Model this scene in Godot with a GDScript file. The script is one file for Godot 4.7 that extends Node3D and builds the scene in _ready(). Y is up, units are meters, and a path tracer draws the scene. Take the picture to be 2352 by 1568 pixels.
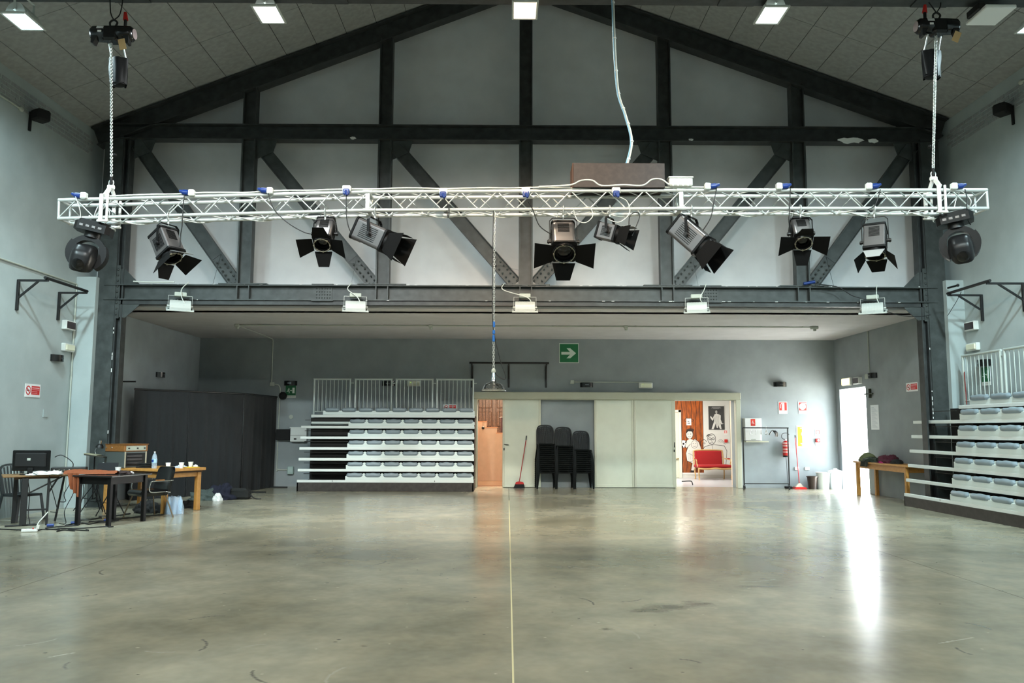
extends Node3D

# ---------------------------------------------------------------- geometry builder
class B:
	var v := PackedVector3Array()
	var n := PackedVector3Array()
	var uv := PackedVector2Array()
	var x := Transform3D()
	func tri(a: Vector3, b: Vector3, c: Vector3, na: Vector3, nb: Vector3, nc: Vector3, ua := Vector2.ZERO, ub := Vector2.ZERO, uc := Vector2.ZERO) -> void:
		var flip := (c - a).cross(b - a).dot(na + nb + nc) < 0.0
		v.append(x * a); n.append((x.basis * na).normalized()); uv.append(ua)
		if flip:
			v.append(x * c); n.append((x.basis * nc).normalized()); uv.append(uc)
			v.append(x * b); n.append((x.basis * nb).normalized()); uv.append(ub)
		else:
			v.append(x * b); n.append((x.basis * nb).normalized()); uv.append(ub)
			v.append(x * c); n.append((x.basis * nc).normalized()); uv.append(uc)
	func quad(a: Vector3, b: Vector3, c: Vector3, d: Vector3, out: Vector3) -> void:
		var m := (b - a).cross(c - a)
		if m.length_squared() < 1e-14:
			m = (c - a).cross(d - a)
		m = m.normalized()
		if m.dot(out) < 0.0:
			m = -m
		tri(a, b, c, m, m, m, Vector2(0, 1), Vector2(1, 1), Vector2(1, 0))
		tri(a, c, d, m, m, m, Vector2(0, 1), Vector2(1, 0), Vector2(0, 0))
	func box(c: Vector3, s: Vector3, bas := Basis()) -> B:
		var h := s * 0.5
		for ax in 3:
			for sg in [-1.0, 1.0]:
				var e := Vector3.ZERO; e[ax] = sg
				var i := Vector3.ZERO; i[(ax + 1) % 3] = h[(ax + 1) % 3]
				var j := Vector3.ZERO; j[(ax + 2) % 3] = h[(ax + 2) % 3]
				if ax == 0:
					var t := i; i = j; j = t
				elif ax == 1:
					var t := i; i = j; j = t
				var o := e * h[ax]
				if ax == 0: i = Vector3(0, 0, -sg * h.z); j = Vector3(0, h.y, 0)
				elif ax == 1: i = Vector3(h.x, 0, 0); j = Vector3(0, 0, -sg * h.z)
				else: i = Vector3(sg * h.x, 0, 0); j = Vector3(0, h.y, 0)
				quad(c + bas * (o - i - j), c + bas * (o + i - j), c + bas * (o + i + j), c + bas * (o - i + j), bas * e)
		return self
	func span(a: Vector3, b: Vector3) -> B:
		return box((a + b) * 0.5, (b - a).abs())
	func cbox(c: Vector3, s: Vector3, ch := 0.01, bas := Basis()) -> B:
		var h := s * 0.5
		ch = minf(ch, minf(h.x, minf(h.y, h.z)) * 0.98)
		var q := h - Vector3.ONE * ch
		var p := func(sx: float, sy: float, sz: float, ax: int) -> Vector3:
			var r := Vector3(sx * q.x, sy * q.y, sz * q.z)
			r[ax] = [sx, sy, sz][ax] * h[ax]
			return c + bas * r
		for sg in [-1.0, 1.0]:
			quad(p.call(sg, -1, -1, 0), p.call(sg, 1, -1, 0), p.call(sg, 1, 1, 0), p.call(sg, -1, 1, 0), bas * Vector3(sg, 0, 0))
			quad(p.call(-1, sg, -1, 1), p.call(1, sg, -1, 1), p.call(1, sg, 1, 1), p.call(-1, sg, 1, 1), bas * Vector3(0, sg, 0))
			quad(p.call(-1, -1, sg, 2), p.call(1, -1, sg, 2), p.call(1, 1, sg, 2), p.call(-1, 1, sg, 2), bas * Vector3(0, 0, sg))
			for sh in [-1.0, 1.0]:
				quad(p.call(sg, sh, -1, 0), p.call(sg, sh, 1, 0), p.call(sg, sh, 1, 1), p.call(sg, sh, -1, 1), bas * Vector3(sg, sh, 0))
				quad(p.call(sg, -1, sh, 0), p.call(sg, 1, sh, 0), p.call(sg, 1, sh, 2), p.call(sg, -1, sh, 2), bas * Vector3(sg, 0, sh))
				quad(p.call(-1, sg, sh, 1), p.call(1, sg, sh, 1), p.call(1, sg, sh, 2), p.call(-1, sg, sh, 2), bas * Vector3(0, sg, sh))
				for si in [-1.0, 1.0]:
					var m := (bas * Vector3(sg, sh, si)).normalized()
					tri(p.call(sg, sh, si, 0), p.call(sg, sh, si, 1), p.call(sg, sh, si, 2), m, m, m)
		return self
	func cspan(a: Vector3, b: Vector3, ch := 0.01) -> B:
		return cbox((a + b) * 0.5, (b - a).abs(), ch)
	static func along(a: Vector3, b: Vector3, up := Vector3.UP) -> Basis:   # z runs from a to b
		var z := (b - a).normalized()
		if absf(z.dot(up.normalized())) > 0.98:
			up = Vector3.RIGHT if absf(z.x) < 0.9 else Vector3.BACK
		var xx := up.cross(z).normalized()
		return Basis(xx, z.cross(xx).normalized(), z)
	func bar(a: Vector3, b: Vector3, w: float, h: float, up := Vector3.UP, ch := 0.0) -> B:
		if ch > 0.0:
			return cbox((a + b) * 0.5, Vector3(w, h, a.distance_to(b)), ch, along(a, b, up))
		return box((a + b) * 0.5, Vector3(w, h, a.distance_to(b)), along(a, b, up))
	func rod(a: Vector3, b: Vector3, r: float, k := 10, r2 := -1.0, caps := true) -> B:
		if r2 < 0.0: r2 = r
		var m := along(a, b)
		var sl := (r - r2) / maxf(a.distance_to(b), 1e-5)
		for i in k:
			var t0 := TAU * i / k
			var t1 := TAU * (i + 1) / k
			var d0 := m.x * cos(t0) + m.y * sin(t0)
			var d1 := m.x * cos(t1) + m.y * sin(t1)
			var n0 := (d0 + m.z * sl).normalized()
			var n1 := (d1 + m.z * sl).normalized()
			if r > 0.0:
				tri(a + d0 * r, a + d1 * r, b + d1 * r2, n0, n1, n1)
			if r2 > 0.0:
				tri(a + d0 * r, b + d1 * r2, b + d0 * r2, n0, n1, n0)
			if caps:
				if r > 0.0: tri(a, a + d0 * r, a + d1 * r, -m.z, -m.z, -m.z)
				if r2 > 0.0: tri(b, b + d0 * r2, b + d1 * r2, m.z, m.z, m.z)
		return self
	func tube(p: PackedVector3Array, r: float, k := 8, closed := false) -> B:
		var c := p.size()
		var fr := []
		var up := Vector3.UP
		for i in c:
			var t: Vector3
			if closed: t = p[(i + 1) % c] - p[(i - 1 + c) % c]
			else: t = p[mini(i + 1, c - 1)] - p[maxi(i - 1, 0)]
			t = t.normalized()
			if i == 0 and absf(t.dot(up)) > 0.9: up = Vector3.RIGHT
			var s := up.cross(t).normalized()
			if s.length_squared() < 0.5: s = Vector3.RIGHT
			up = t.cross(s).normalized()
			fr.append([s, up])
		for i in (c if closed else c - 1):
			var j := (i + 1) % c
			for q in k:
				var t0 := TAU * q / k
				var t1 := TAU * (q + 1) / k
				var a0: Vector3 = fr[i][0] * cos(t0) + fr[i][1] * sin(t0)
				var a1: Vector3 = fr[i][0] * cos(t1) + fr[i][1] * sin(t1)
				var b0: Vector3 = fr[j][0] * cos(t0) + fr[j][1] * sin(t0)
				var b1: Vector3 = fr[j][0] * cos(t1) + fr[j][1] * sin(t1)
				tri(p[i] + a0 * r, p[i] + a1 * r, p[j] + b1 * r, a0, a1, b1)
				tri(p[i] + a0 * r, p[j] + b1 * r, p[j] + b0 * r, a0, b1, b0)
		if not closed:
			for q in k:
				var t0 := TAU * q / k
				var t1 := TAU * (q + 1) / k
				for e in [0, c - 1]:
					var m: Vector3 = (p[0] - p[1]).normalized() if e == 0 else (p[c - 1] - p[c - 2]).normalized()
					tri(p[e], p[e] + (fr[e][0] * cos(t0) + fr[e][1] * sin(t0)) * r, p[e] + (fr[e][0] * cos(t1) + fr[e][1] * sin(t1)) * r, m, m, m)
		return self
	func lathe(prof: Array, at: Vector3, k := 20, bas := Basis(), sharp := false) -> B:   # prof: Vector2(radius, height along y)
		for i in prof.size() - 1:
			var p0: Vector2 = prof[i]
			var p1: Vector2 = prof[i + 1]
			if p0.distance_to(p1) < 1e-6: continue
			var g := Vector2(p1.y - p0.y, p0.x - p1.x).normalized()
			var g0 := g
			var g1 := g
			if not sharp:
				if i > 0:
					var pm: Vector2 = prof[i - 1]
					var gm := Vector2(p0.y - pm.y, pm.x - p0.x).normalized()
					if gm.dot(g) > 0.5: g0 = (g + gm).normalized()
				if i + 2 < prof.size():
					var pn: Vector2 = prof[i + 2]
					var gn := Vector2(pn.y - p1.y, p1.x - pn.x).normalized()
					if gn.dot(g) > 0.5: g1 = (g + gn).normalized()
			for q in k:
				var t0 := TAU * q / k
				var t1 := TAU * (q + 1) / k
				var c0 := Vector3(cos(t0), 0, sin(t0))
				var c1 := Vector3(cos(t1), 0, sin(t1))
				var up := Vector3.UP
				var a := at + bas * (c0 * p0.x + up * p0.y)
				var b := at + bas * (c1 * p0.x + up * p0.y)
				var c := at + bas * (c1 * p1.x + up * p1.y)
				var d := at + bas * (c0 * p1.x + up * p1.y)
				if p0.x > 1e-6: tri(a, b, c, bas * (c0 * g0.x + up * g0.y), bas * (c1 * g0.x + up * g0.y), bas * (c1 * g1.x + up * g1.y))
				if p1.x > 1e-6: tri(a, c, d, bas * (c0 * g0.x + up * g0.y), bas * (c1 * g1.x + up * g1.y), bas * (c0 * g1.x + up * g1.y))
		return self
	func ball(c: Vector3, r: Vector3, k := 12, half := false) -> B:
		var m := k / 2
		for i in m:
			var f0 := PI * i / m - PI / 2
			var f1 := PI * (i + 1) / m - PI / 2
			if half and f1 <= 0.01: continue
			for j in k:
				var t0 := TAU * j / k
				var t1 := TAU * (j + 1) / k
				var p := []
				for ft in [[f0, t0], [f0, t1], [f1, t1], [f1, t0]]:
					p.append(Vector3(cos(ft[0]) * cos(ft[1]), sin(ft[0]), cos(ft[0]) * sin(ft[1])))
				var nn := []
				for w in p: nn.append((w / r).normalized())
				if i > 0: tri(c + p[0] * r, c + p[1] * r, c + p[2] * r, nn[0], nn[1], nn[2])
				if i < m - 1: tri(c + p[0] * r, c + p[2] * r, c + p[3] * r, nn[0], nn[2], nn[3])
		return self
	func prism(poly: PackedVector2Array, d: float, at: Transform3D) -> B:   # outline in xy, thickness d along z, centred
		var idx := Geometry2D.triangulate_polygon(poly)
		var sx := x
		x = x * at
		for i in range(0, idx.size(), 3):
			for s in [-0.5, 0.5]:
				var m := Vector3(0, 0, signf(s))
				var p := []
				for q in 3: p.append(Vector3(poly[idx[i + q]].x, poly[idx[i + q]].y, d * s))
				tri(p[0], p[1], p[2], m, m, m)
		var cw := Geometry2D.is_polygon_clockwise(poly)
		for i in poly.size():
			var a := poly[i]
			var b := poly[(i + 1) % poly.size()]
			var o := Vector3(b.y - a.y, a.x - b.x, 0)
			if cw: o = -o
			quad(Vector3(a.x, a.y, -d / 2), Vector3(b.x, b.y, -d / 2), Vector3(b.x, b.y, d / 2), Vector3(a.x, a.y, d / 2), o)
		x = sx
		return self
	func surf(rows: Array, out := Vector3.UP, wrap := false) -> B:   # smooth sheet through rows of points
		var a := rows.size()
		var c: int = rows[0].size()
		var nn := []
		for i in a:
			var r := PackedVector3Array()
			for j in c:
				var du: Vector3 = rows[mini(i + 1, a - 1)][j] - rows[maxi(i - 1, 0)][j]
				var dv: Vector3 = (rows[i][(j + 1) % c] - rows[i][(j - 1 + c) % c]) if wrap else (rows[i][mini(j + 1, c - 1)] - rows[i][maxi(j - 1, 0)])
				var m := du.cross(dv)
				r.append(m.normalized() if m.length_squared() > 1e-16 else out)
			nn.append(r)
		var sg := 1.0
		var s := 0.0
		var mid := Vector3.ZERO
		for i in a: for j in c: mid += rows[i][j] / float(a * c)
		for i in a: for j in c: s += nn[i][j].dot((rows[i][j] - mid) if wrap else out)
		if s < 0.0: sg = -1.0
		for i in a - 1:
			for j in (c if wrap else c - 1):
				var k := (j + 1) % c
				var u0 := float(j) / (c - 1); var u1 := float(j + 1) / (c - 1)
				var w0 := float(i) / (a - 1); var w1 := float(i + 1) / (a - 1)
				tri(rows[i][j], rows[i][k], rows[i + 1][k], nn[i][j] * sg, nn[i][k] * sg, nn[i + 1][k] * sg, Vector2(u0, w0), Vector2(u1, w0), Vector2(u1, w1))
				tri(rows[i][j], rows[i + 1][k], rows[i + 1][j], nn[i][j] * sg, nn[i + 1][k] * sg, nn[i + 1][j] * sg, Vector2(u0, w0), Vector2(u1, w1), Vector2(u0, w1))
		return self
	func ibeam(a: Vector3, b: Vector3, h: float, w: float, face: Vector3, tf := 0.022, tw := 0.016) -> B:   # web normal = face; flanges h apart
		var m := along(a, b, face)          # y of m is about «face»
		var l := a.distance_to(b)
		var c := (a + b) * 0.5
		box(c, Vector3(h - 2 * tf, tw, l), m)
		for s in [-1.0, 1.0]:
			box(c + m.x * s * (h - tf) / 2, Vector3(tf, w, l), m)
		return self
	func mesh() -> ArrayMesh:
		var a := []
		a.resize(Mesh.ARRAY_MAX)
		a[Mesh.ARRAY_VERTEX] = v
		a[Mesh.ARRAY_NORMAL] = n
		a[Mesh.ARRAY_TEX_UV] = uv
		var m := ArrayMesh.new()
		m.add_surface_from_arrays(Mesh.PRIMITIVE_TRIANGLES, a)
		return m

# ---------------------------------------------------------------- naming and placing
var M := {}
var used := {}
var rng := RandomNumberGenerator.new()
const FRONT := Vector3(0, 0, 1)

func P(x: float, y: float, d: float) -> Vector3:      # d metres in front of the camera's foot
	return Vector3(x, y, -d)

func numbered(called: String) -> String:
	var k: int = used.get(called, 0)
	used[called] = k + 1
	return called if k == 0 else "%s_%03d" % [called, k]

func tag(o: Node3D, label: String, category: String, group := "", kind := "") -> Node3D:
	if label: o.set_meta("label", label)
	if category: o.set_meta("category", category)
	if group: o.set_meta("group", group)
	if kind: o.set_meta("kind", kind)
	return o

func thing(called: String, label: String, category: String, at := Vector3.ZERO, turn := 0.0, group := "") -> Node3D:
	var o := Node3D.new()
	o.name = numbered(called)
	add_child(o)
	o.position = at
	o.rotation.y = turn
	tag(o, label, category, group)
	return o

func put(called: String, mesh: Mesh, m: Material, par: Node = self, xf := Transform3D()) -> MeshInstance3D:
	var o := MeshInstance3D.new()
	o.name = numbered(called) if par == self else called
	o.mesh = mesh
	o.material_override = m
	o.transform = xf
	par.add_child(o, true)
	return o

func ob(called: String, b: B, m: Material, par: Node = self, xf := Transform3D()) -> MeshInstance3D:
	return put(called, b.mesh(), m, par, xf)

func structure(called: String, b: B, m: Material, par: Node = self) -> MeshInstance3D:
	var o := ob(called, b, m, par)
	if par == self: o.set_meta("kind", "structure")
	return o

func copy_of(o: Node3D, at: Vector3, turn: float, label: String) -> Node3D:
	var c: Node3D = o.duplicate()
	c.name = numbered(String(o.name).rstrip("0123456789").rstrip("_"))
	add_child(c)
	c.position = at
	c.rotation.y = turn
	c.set_meta("label", label)
	return c

func curve(pts: Array, steps := 6) -> PackedVector3Array:     # Catmull-Rom through the points
	var o := PackedVector3Array()
	for i in pts.size() - 1:
		var p0: Vector3 = pts[maxi(i - 1, 0)]
		var p3: Vector3 = pts[mini(i + 2, pts.size() - 1)]
		var p1: Vector3 = pts[i]
		var p2: Vector3 = pts[i + 1]
		for s in steps:
			o.append(p1.cubic_interpolate(p2, p0, p3, float(s) / steps))
	o.append(pts[-1])
	return o

func rot(ax: Vector3, deg: float) -> Basis:
	return Basis(ax.normalized(), deg_to_rad(deg))

# ---------------------------------------------------------------- materials and pictures
func mat(c: Color, rough := 0.7, metal := 0.0, spec := 0.5) -> StandardMaterial3D:
	var m := StandardMaterial3D.new()
	m.albedo_color = c
	m.roughness = rough
	m.metallic = metal
	m.metallic_specular = spec
	return m

func glow(c: Color, e: float) -> StandardMaterial3D:
	var m := mat(c, 0.4)
	m.emission_enabled = true
	m.emission = c
	m.emission_energy_multiplier = e
	return m

func noise_tex(f: float, oct: int, ramp: Array, size := 512, as_normal := false, bump := 4.0, sd := 1) -> NoiseTexture2D:
	var fn := FastNoiseLite.new()
	fn.noise_type = FastNoiseLite.TYPE_SIMPLEX_SMOOTH
	fn.frequency = f
	fn.fractal_octaves = oct
	fn.seed = sd
	var t := NoiseTexture2D.new()
	t.width = size; t.height = size
	t.seamless = true
	t.noise = fn
	if as_normal:
		t.as_normal_map = true
		t.bump_strength = bump
	elif ramp:
		var g := Gradient.new()
		g.offsets = PackedFloat32Array([0.0, 1.0])
		g.colors = PackedColorArray([ramp[0], ramp[1]])
		t.color_ramp = g
	return t

func mottled(c: Color, amount: float, scale: float, rough: float, sd := 3, metal := 0.0) -> StandardMaterial3D:
	var m := mat(Color.WHITE, rough, metal)
	m.albedo_texture = noise_tex(0.012, 5, [c.darkened(amount), c.lightened(amount * 0.6)], 512, false, 4.0, sd)
	m.uv1_triplanar = true
	m.uv1_world_triplanar = true
	m.uv1_scale = Vector3.ONE * scale
	return m

func img(w: int, h: int, c: Color) -> Image:
	var im := Image.create(w, h, false, Image.FORMAT_RGBA8)
	im.fill(c)
	return im

func ipoly(im: Image, pts: Array, c: Color) -> void:
	var y0 := 9999; var y1 := -1
	for p in pts:
		y0 = mini(y0, int(floor(p.y))); y1 = maxi(y1, int(ceil(p.y)))
	for y in range(maxi(y0, 0), mini(y1 + 1, im.get_height())):
		var xs := []
		for i in pts.size():
			var a: Vector2 = pts[i]
			var b: Vector2 = pts[(i + 1) % pts.size()]
			if (a.y <= y + 0.5) != (b.y <= y + 0.5):
				xs.append(a.x + (y + 0.5 - a.y) / (b.y - a.y) * (b.x - a.x))
		xs.sort()
		for i in range(0, xs.size() - 1, 2):
			var x0 := int(round(xs[i]))
			var x1 := int(round(xs[i + 1]))
			im.fill_rect(Rect2i(x0, y, maxi(x1 - x0, 1), 1), c)

func icirc(im: Image, p: Vector2, r: Vector2, c: Color) -> void:
	var pts := []
	for i in 28: pts.append(p + Vector2(cos(TAU * i / 28) * r.x, sin(TAU * i / 28) * r.y))
	ipoly(im, pts, c)

func iline(im: Image, pts: Array, w: float, c: Color) -> void:
	for i in pts.size() - 1:
		var a: Vector2 = pts[i]
		var b: Vector2 = pts[i + 1]
		var k := int(a.distance_to(b) / maxf(w * 0.4, 0.5)) + 1
		for j in k + 1:
			var q := a.lerp(b, float(j) / k)
			im.fill_rect(Rect2i(int(q.x - w / 2), int(q.y - w / 2), maxi(int(w), 1), maxi(int(w), 1)), c)

func arc(p: Vector2, r: Vector2, a0: float, a1: float, k := 14) -> Array:
	var o := []
	for i in k + 1:
		var t := deg_to_rad(lerpf(a0, a1, float(i) / k))
		o.append(p + Vector2(cos(t) * r.x, sin(t) * r.y))
	return o

func printed(im: Image, rough := 0.6) -> StandardMaterial3D:
	var m := mat(Color.WHITE, rough)
	im.generate_mipmaps()
	m.albedo_texture = ImageTexture.create_from_image(im)
	return m

func plate(called: String, w: float, h: float, t: float, back: Material, face: Material, label: String, cat: String, at: Vector3, turn: float, group := "") -> Node3D:
	var o := thing(called, label, cat, at, turn, group)
	ob("panel", B.new().cbox(Vector3(0, 0, t / 2), Vector3(w, h, t), 0.002), back, o)
	var b := B.new()
	b.quad(Vector3(-w / 2, -h / 2, t + 0.001), Vector3(w / 2, -h / 2, t + 0.001), Vector3(w / 2, h / 2, t + 0.001), Vector3(-w / 2, h / 2, t + 0.001), FRONT)
	ob("print", b, face, o)
	return o

# ---------------------------------------------------------------- the scene
const LEFT := -8.38       # hall walls
const RIGHT := 8.9
const RLEFT := -8.12      # recess walls
const RRIGHT := 8.65
const BACK := 21.6
const MID := 0.33

func cy(x: float) -> float:      # underside of the pitched ceiling
	return lerpf(7.48, 10.88, (x - LEFT) / (0.3 - LEFT)) if x < 0.3 else lerpf(10.88, 7.75, (x - 0.3) / (RIGHT - 0.3))

func _ready() -> void:
	rng.seed = 7
	# camera
	var cam := Camera3D.new()
	cam.name = "camera"
	cam.fov = rad_to_deg(2.0 * atan(784.0 / 1885.0))
	cam.near = 0.05
	cam.far = 200.0
	cam.transform = Transform3D(Basis(Vector3.UP, deg_to_rad(-0.30)) * Basis(Vector3.RIGHT, deg_to_rad(6.09)) * Basis(Vector3.BACK, deg_to_rad(0.17)), Vector3(0, 1.5, 0))
	cam.current = true
	add_child(cam)
	# sky: bright overcast day beyond the open fire door
	var env := Environment.new()
	env.background_mode = Environment.BG_SKY
	var sm := ProceduralSkyMaterial.new()
	sm.sky_top_color = Color(0.93, 0.97, 1.0)
	sm.sky_horizon_color = Color(0.96, 0.98, 1.0)
	sm.ground_bottom_color = Color(0.75, 0.76, 0.75)
	sm.ground_horizon_color = Color(0.85, 0.87, 0.88)
	sm.energy_multiplier = 31.0
	var sky := Sky.new()
	sky.sky_material = sm
	env.sky = sky
	env.tonemap_mode = Environment.TONE_MAPPER_LINEAR
	env.tonemap_exposure = 1.0
	env.sdfgi_enabled = true
	env.ssao_enabled = true
	env.ssil_enabled = true
	var we := WorldEnvironment.new()
	we.name = "world"
	we.environment = env
	add_child(we)
	# the sun stands behind the camera's side of the yard and only grazes the door reveal
	var sun := DirectionalLight3D.new()
	sun.name = "sun"
	sun.light_energy = 255.0
	sun.light_color = Color(1.0, 0.97, 0.92)
	sun.light_angular_distance = 0.6
	sun.shadow_enabled = true
	sun.sky_mode = DirectionalLight3D.SKY_MODE_LIGHT_ONLY
	sun.transform = Transform3D(Basis.looking_at(Vector3(-0.12, -0.72, -0.7)), Vector3(12, 10, 0))
	add_child(sun)
	# hall lamps: rows of metal-halide floodlights under each roof tie (the row in view and two behind the camera's view)
	make_materials()
	flood_rows()
	room_lights()
	# large structure
	build_floor()
	build_shell()
	build_ceiling()
	steel_truss("steel_roof_truss", 16.0, true, "dark grey steel truss with riveted gussets carrying the gable wall over the stage opening")
	steel_truss("steel_roof_truss", 10.7, false, "nearer dark steel roof tie and rafters above the hanging aluminium truss")
	side_rooms()
	sliding_wall()
	# objects
	lighting_rig()
	bleacher_back()
	bleacher_right()
	wall_fittings()
	back_wall_things()
	chair_stacks()
	black_drapes()
	control_desk()
	right_side_things()

func area(called: String, at: Vector3, w: float, h: float, c: Color, e: float, bas := Basis(Vector3.RIGHT, -PI / 2)) -> void:
	var l := AreaLight3D.new()
	l.name = called
	l.area_size = Vector2(w, h)
	l.light_color = c
	l.light_energy = e
	l.shadow_enabled = true
	l.area_range = 60.0
	l.area_attenuation = 2.0
	l.transform = Transform3D(bas, at)
	add_child(l, true)

const LAMP_X := [-6.62, -3.28, 0.22, 3.6, 7.26]
const LAMP_Y := [7.0, 7.12, 7.2, 7.15, 7.03]
const LAMP_C := [Color(0.86, 0.98, 1.0), Color(0.97, 1.0, 1.0), Color(1.0, 0.9, 0.78), Color(0.93, 1.0, 0.99), Color(0.86, 0.98, 1.0)]
const LAMP_ORD := ["first from the left wall", "second from the left wall", "middle one with a warm glow", "second from the right wall", "first from the right wall"]

func flood_rows() -> void:
	for row in 3:
		var d := 10.7 - 5.3 * row
		for i in 5:
			var y: float = LAMP_Y[i]
			# each reflector throws wide, with a stronger beam tipped towards the stage end
			hall_spot(P(LAMP_X[i], y - 0.03, d), 89.9, 0.28, 0.0, LAMP_C[i], [9.6, 9.0, 10.5][row])
			if row == 0: hall_spot(P(LAMP_X[i], y - 0.04, d), 36.0, 1.0, 36.0, LAMP_C[i], 47.0)
			if row == 1: hall_spot(P(LAMP_X[i], y - 0.04, d), 28.0, 1.0, 56.0, LAMP_C[i], 45.0)
			if row == 0:
				var lab: String = "lit floodlight glowing white under the nearer roof tie, " + LAMP_ORD[i]
				floodlight("lit_floodlight", lab, P(LAMP_X[i], y, d), PI / 2, true, LAMP_C[i], 7.35 - y, "lit floodlights under the nearer roof tie")

func hall_spot(at: Vector3, half: float, soft: float, tip: float, c: Color, e: float) -> void:
	var l := SpotLight3D.new()
	l.name = "hall_light"
	l.spot_angle = half
	l.spot_angle_attenuation = soft
	l.spot_range = 60.0
	l.spot_attenuation = 2.0
	l.light_size = 0.16
	l.light_color = c
	l.light_energy = e
	l.shadow_enabled = true
	l.transform = Transform3D(Basis(Vector3.RIGHT, deg_to_rad(tip - 90.0)), at)
	add_child(l, true)

func floodlight(called: String, label: String, at: Vector3, turn: float, lit: bool, c: Color, drop: float, group: String, tilt := 0.0) -> Node3D:
	# the origin is the middle of the glass; the bracket reaches up by «drop»
	var o := thing(called, label, "floodlight", at, turn, group)
	var tb := rot(Vector3.RIGHT, tilt)
	var tx := Transform3D(tb, Vector3.ZERO)
	var prof := PackedVector2Array()
	for i in 13:
		var t := PI * i / 12
		prof.append(Vector2(cos(t) * 0.135, 0.015 + sin(t) * 0.17))
	var b := B.new()
	b.prism(prof, 0.38, tx * Transform3D(Basis(Vector3.UP, PI / 2), Vector3.ZERO))
	ob("housing", b, M.white_metal, o)
	b = B.new()
	for i in 7:
		var q := PackedVector2Array()
		for k in 13:
			var t := PI * k / 12
			q.append(Vector2(cos(t) * 0.142, 0.012 + sin(t) * 0.178))
		b.prism(q, 0.008, tx * Transform3D(Basis(Vector3.UP, PI / 2), Vector3(-0.15 + 0.05 * i, 0, 0)))
	ob("cooling_fins", b, M.white_metal, o)
	b = B.new()
	b.x = tx
	for s in [-1.0, 1.0]:
		b.cbox(Vector3(0, 0.008, s * 0.165), Vector3(0.5, 0.03, 0.03), 0.006)
		b.cbox(Vector3(s * 0.235, 0.008, 0), Vector3(0.03, 0.03, 0.3), 0.006)
	ob("rim", b, M.white_metal, o)
	b = B.new()
	b.x = tx
	b.box(Vector3(0, 0.003, 0), Vector3(0.44, 0.008, 0.3))
	ob("lamp_glass", b, glow(c, 5.0) if lit else M.lamp_glass, o)
	b = B.new()
	for s in [-1.0, 1.0]:
		b.bar(Vector3(s * 0.215, 0.06, 0), Vector3(s * 0.215, drop, 0), 0.03, 0.006, Vector3.RIGHT)
		b.rod(Vector3(s * 0.19, 0.07, 0), Vector3(s * 0.235, 0.07, 0), 0.018, 8)
	b.box(Vector3(0, drop, 0), Vector3(0.436, 0.006, 0.03))
	ob("bracket", b, M.white_metal, o)
	return o

func room_lights() -> void:
	# the lobby and the stair behind the sliding wall have ceiling lamps of their own
	area("lobby_light", P(4.6, 2.7, 23.9), 1.1, 0.5, Color(1.0, 0.98, 0.94), 17.0)
	area("stair_light", P(-0.4, 3.1, 22.95), 0.4, 0.4, Color(1.0, 0.9, 0.78), 34.0)

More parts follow.
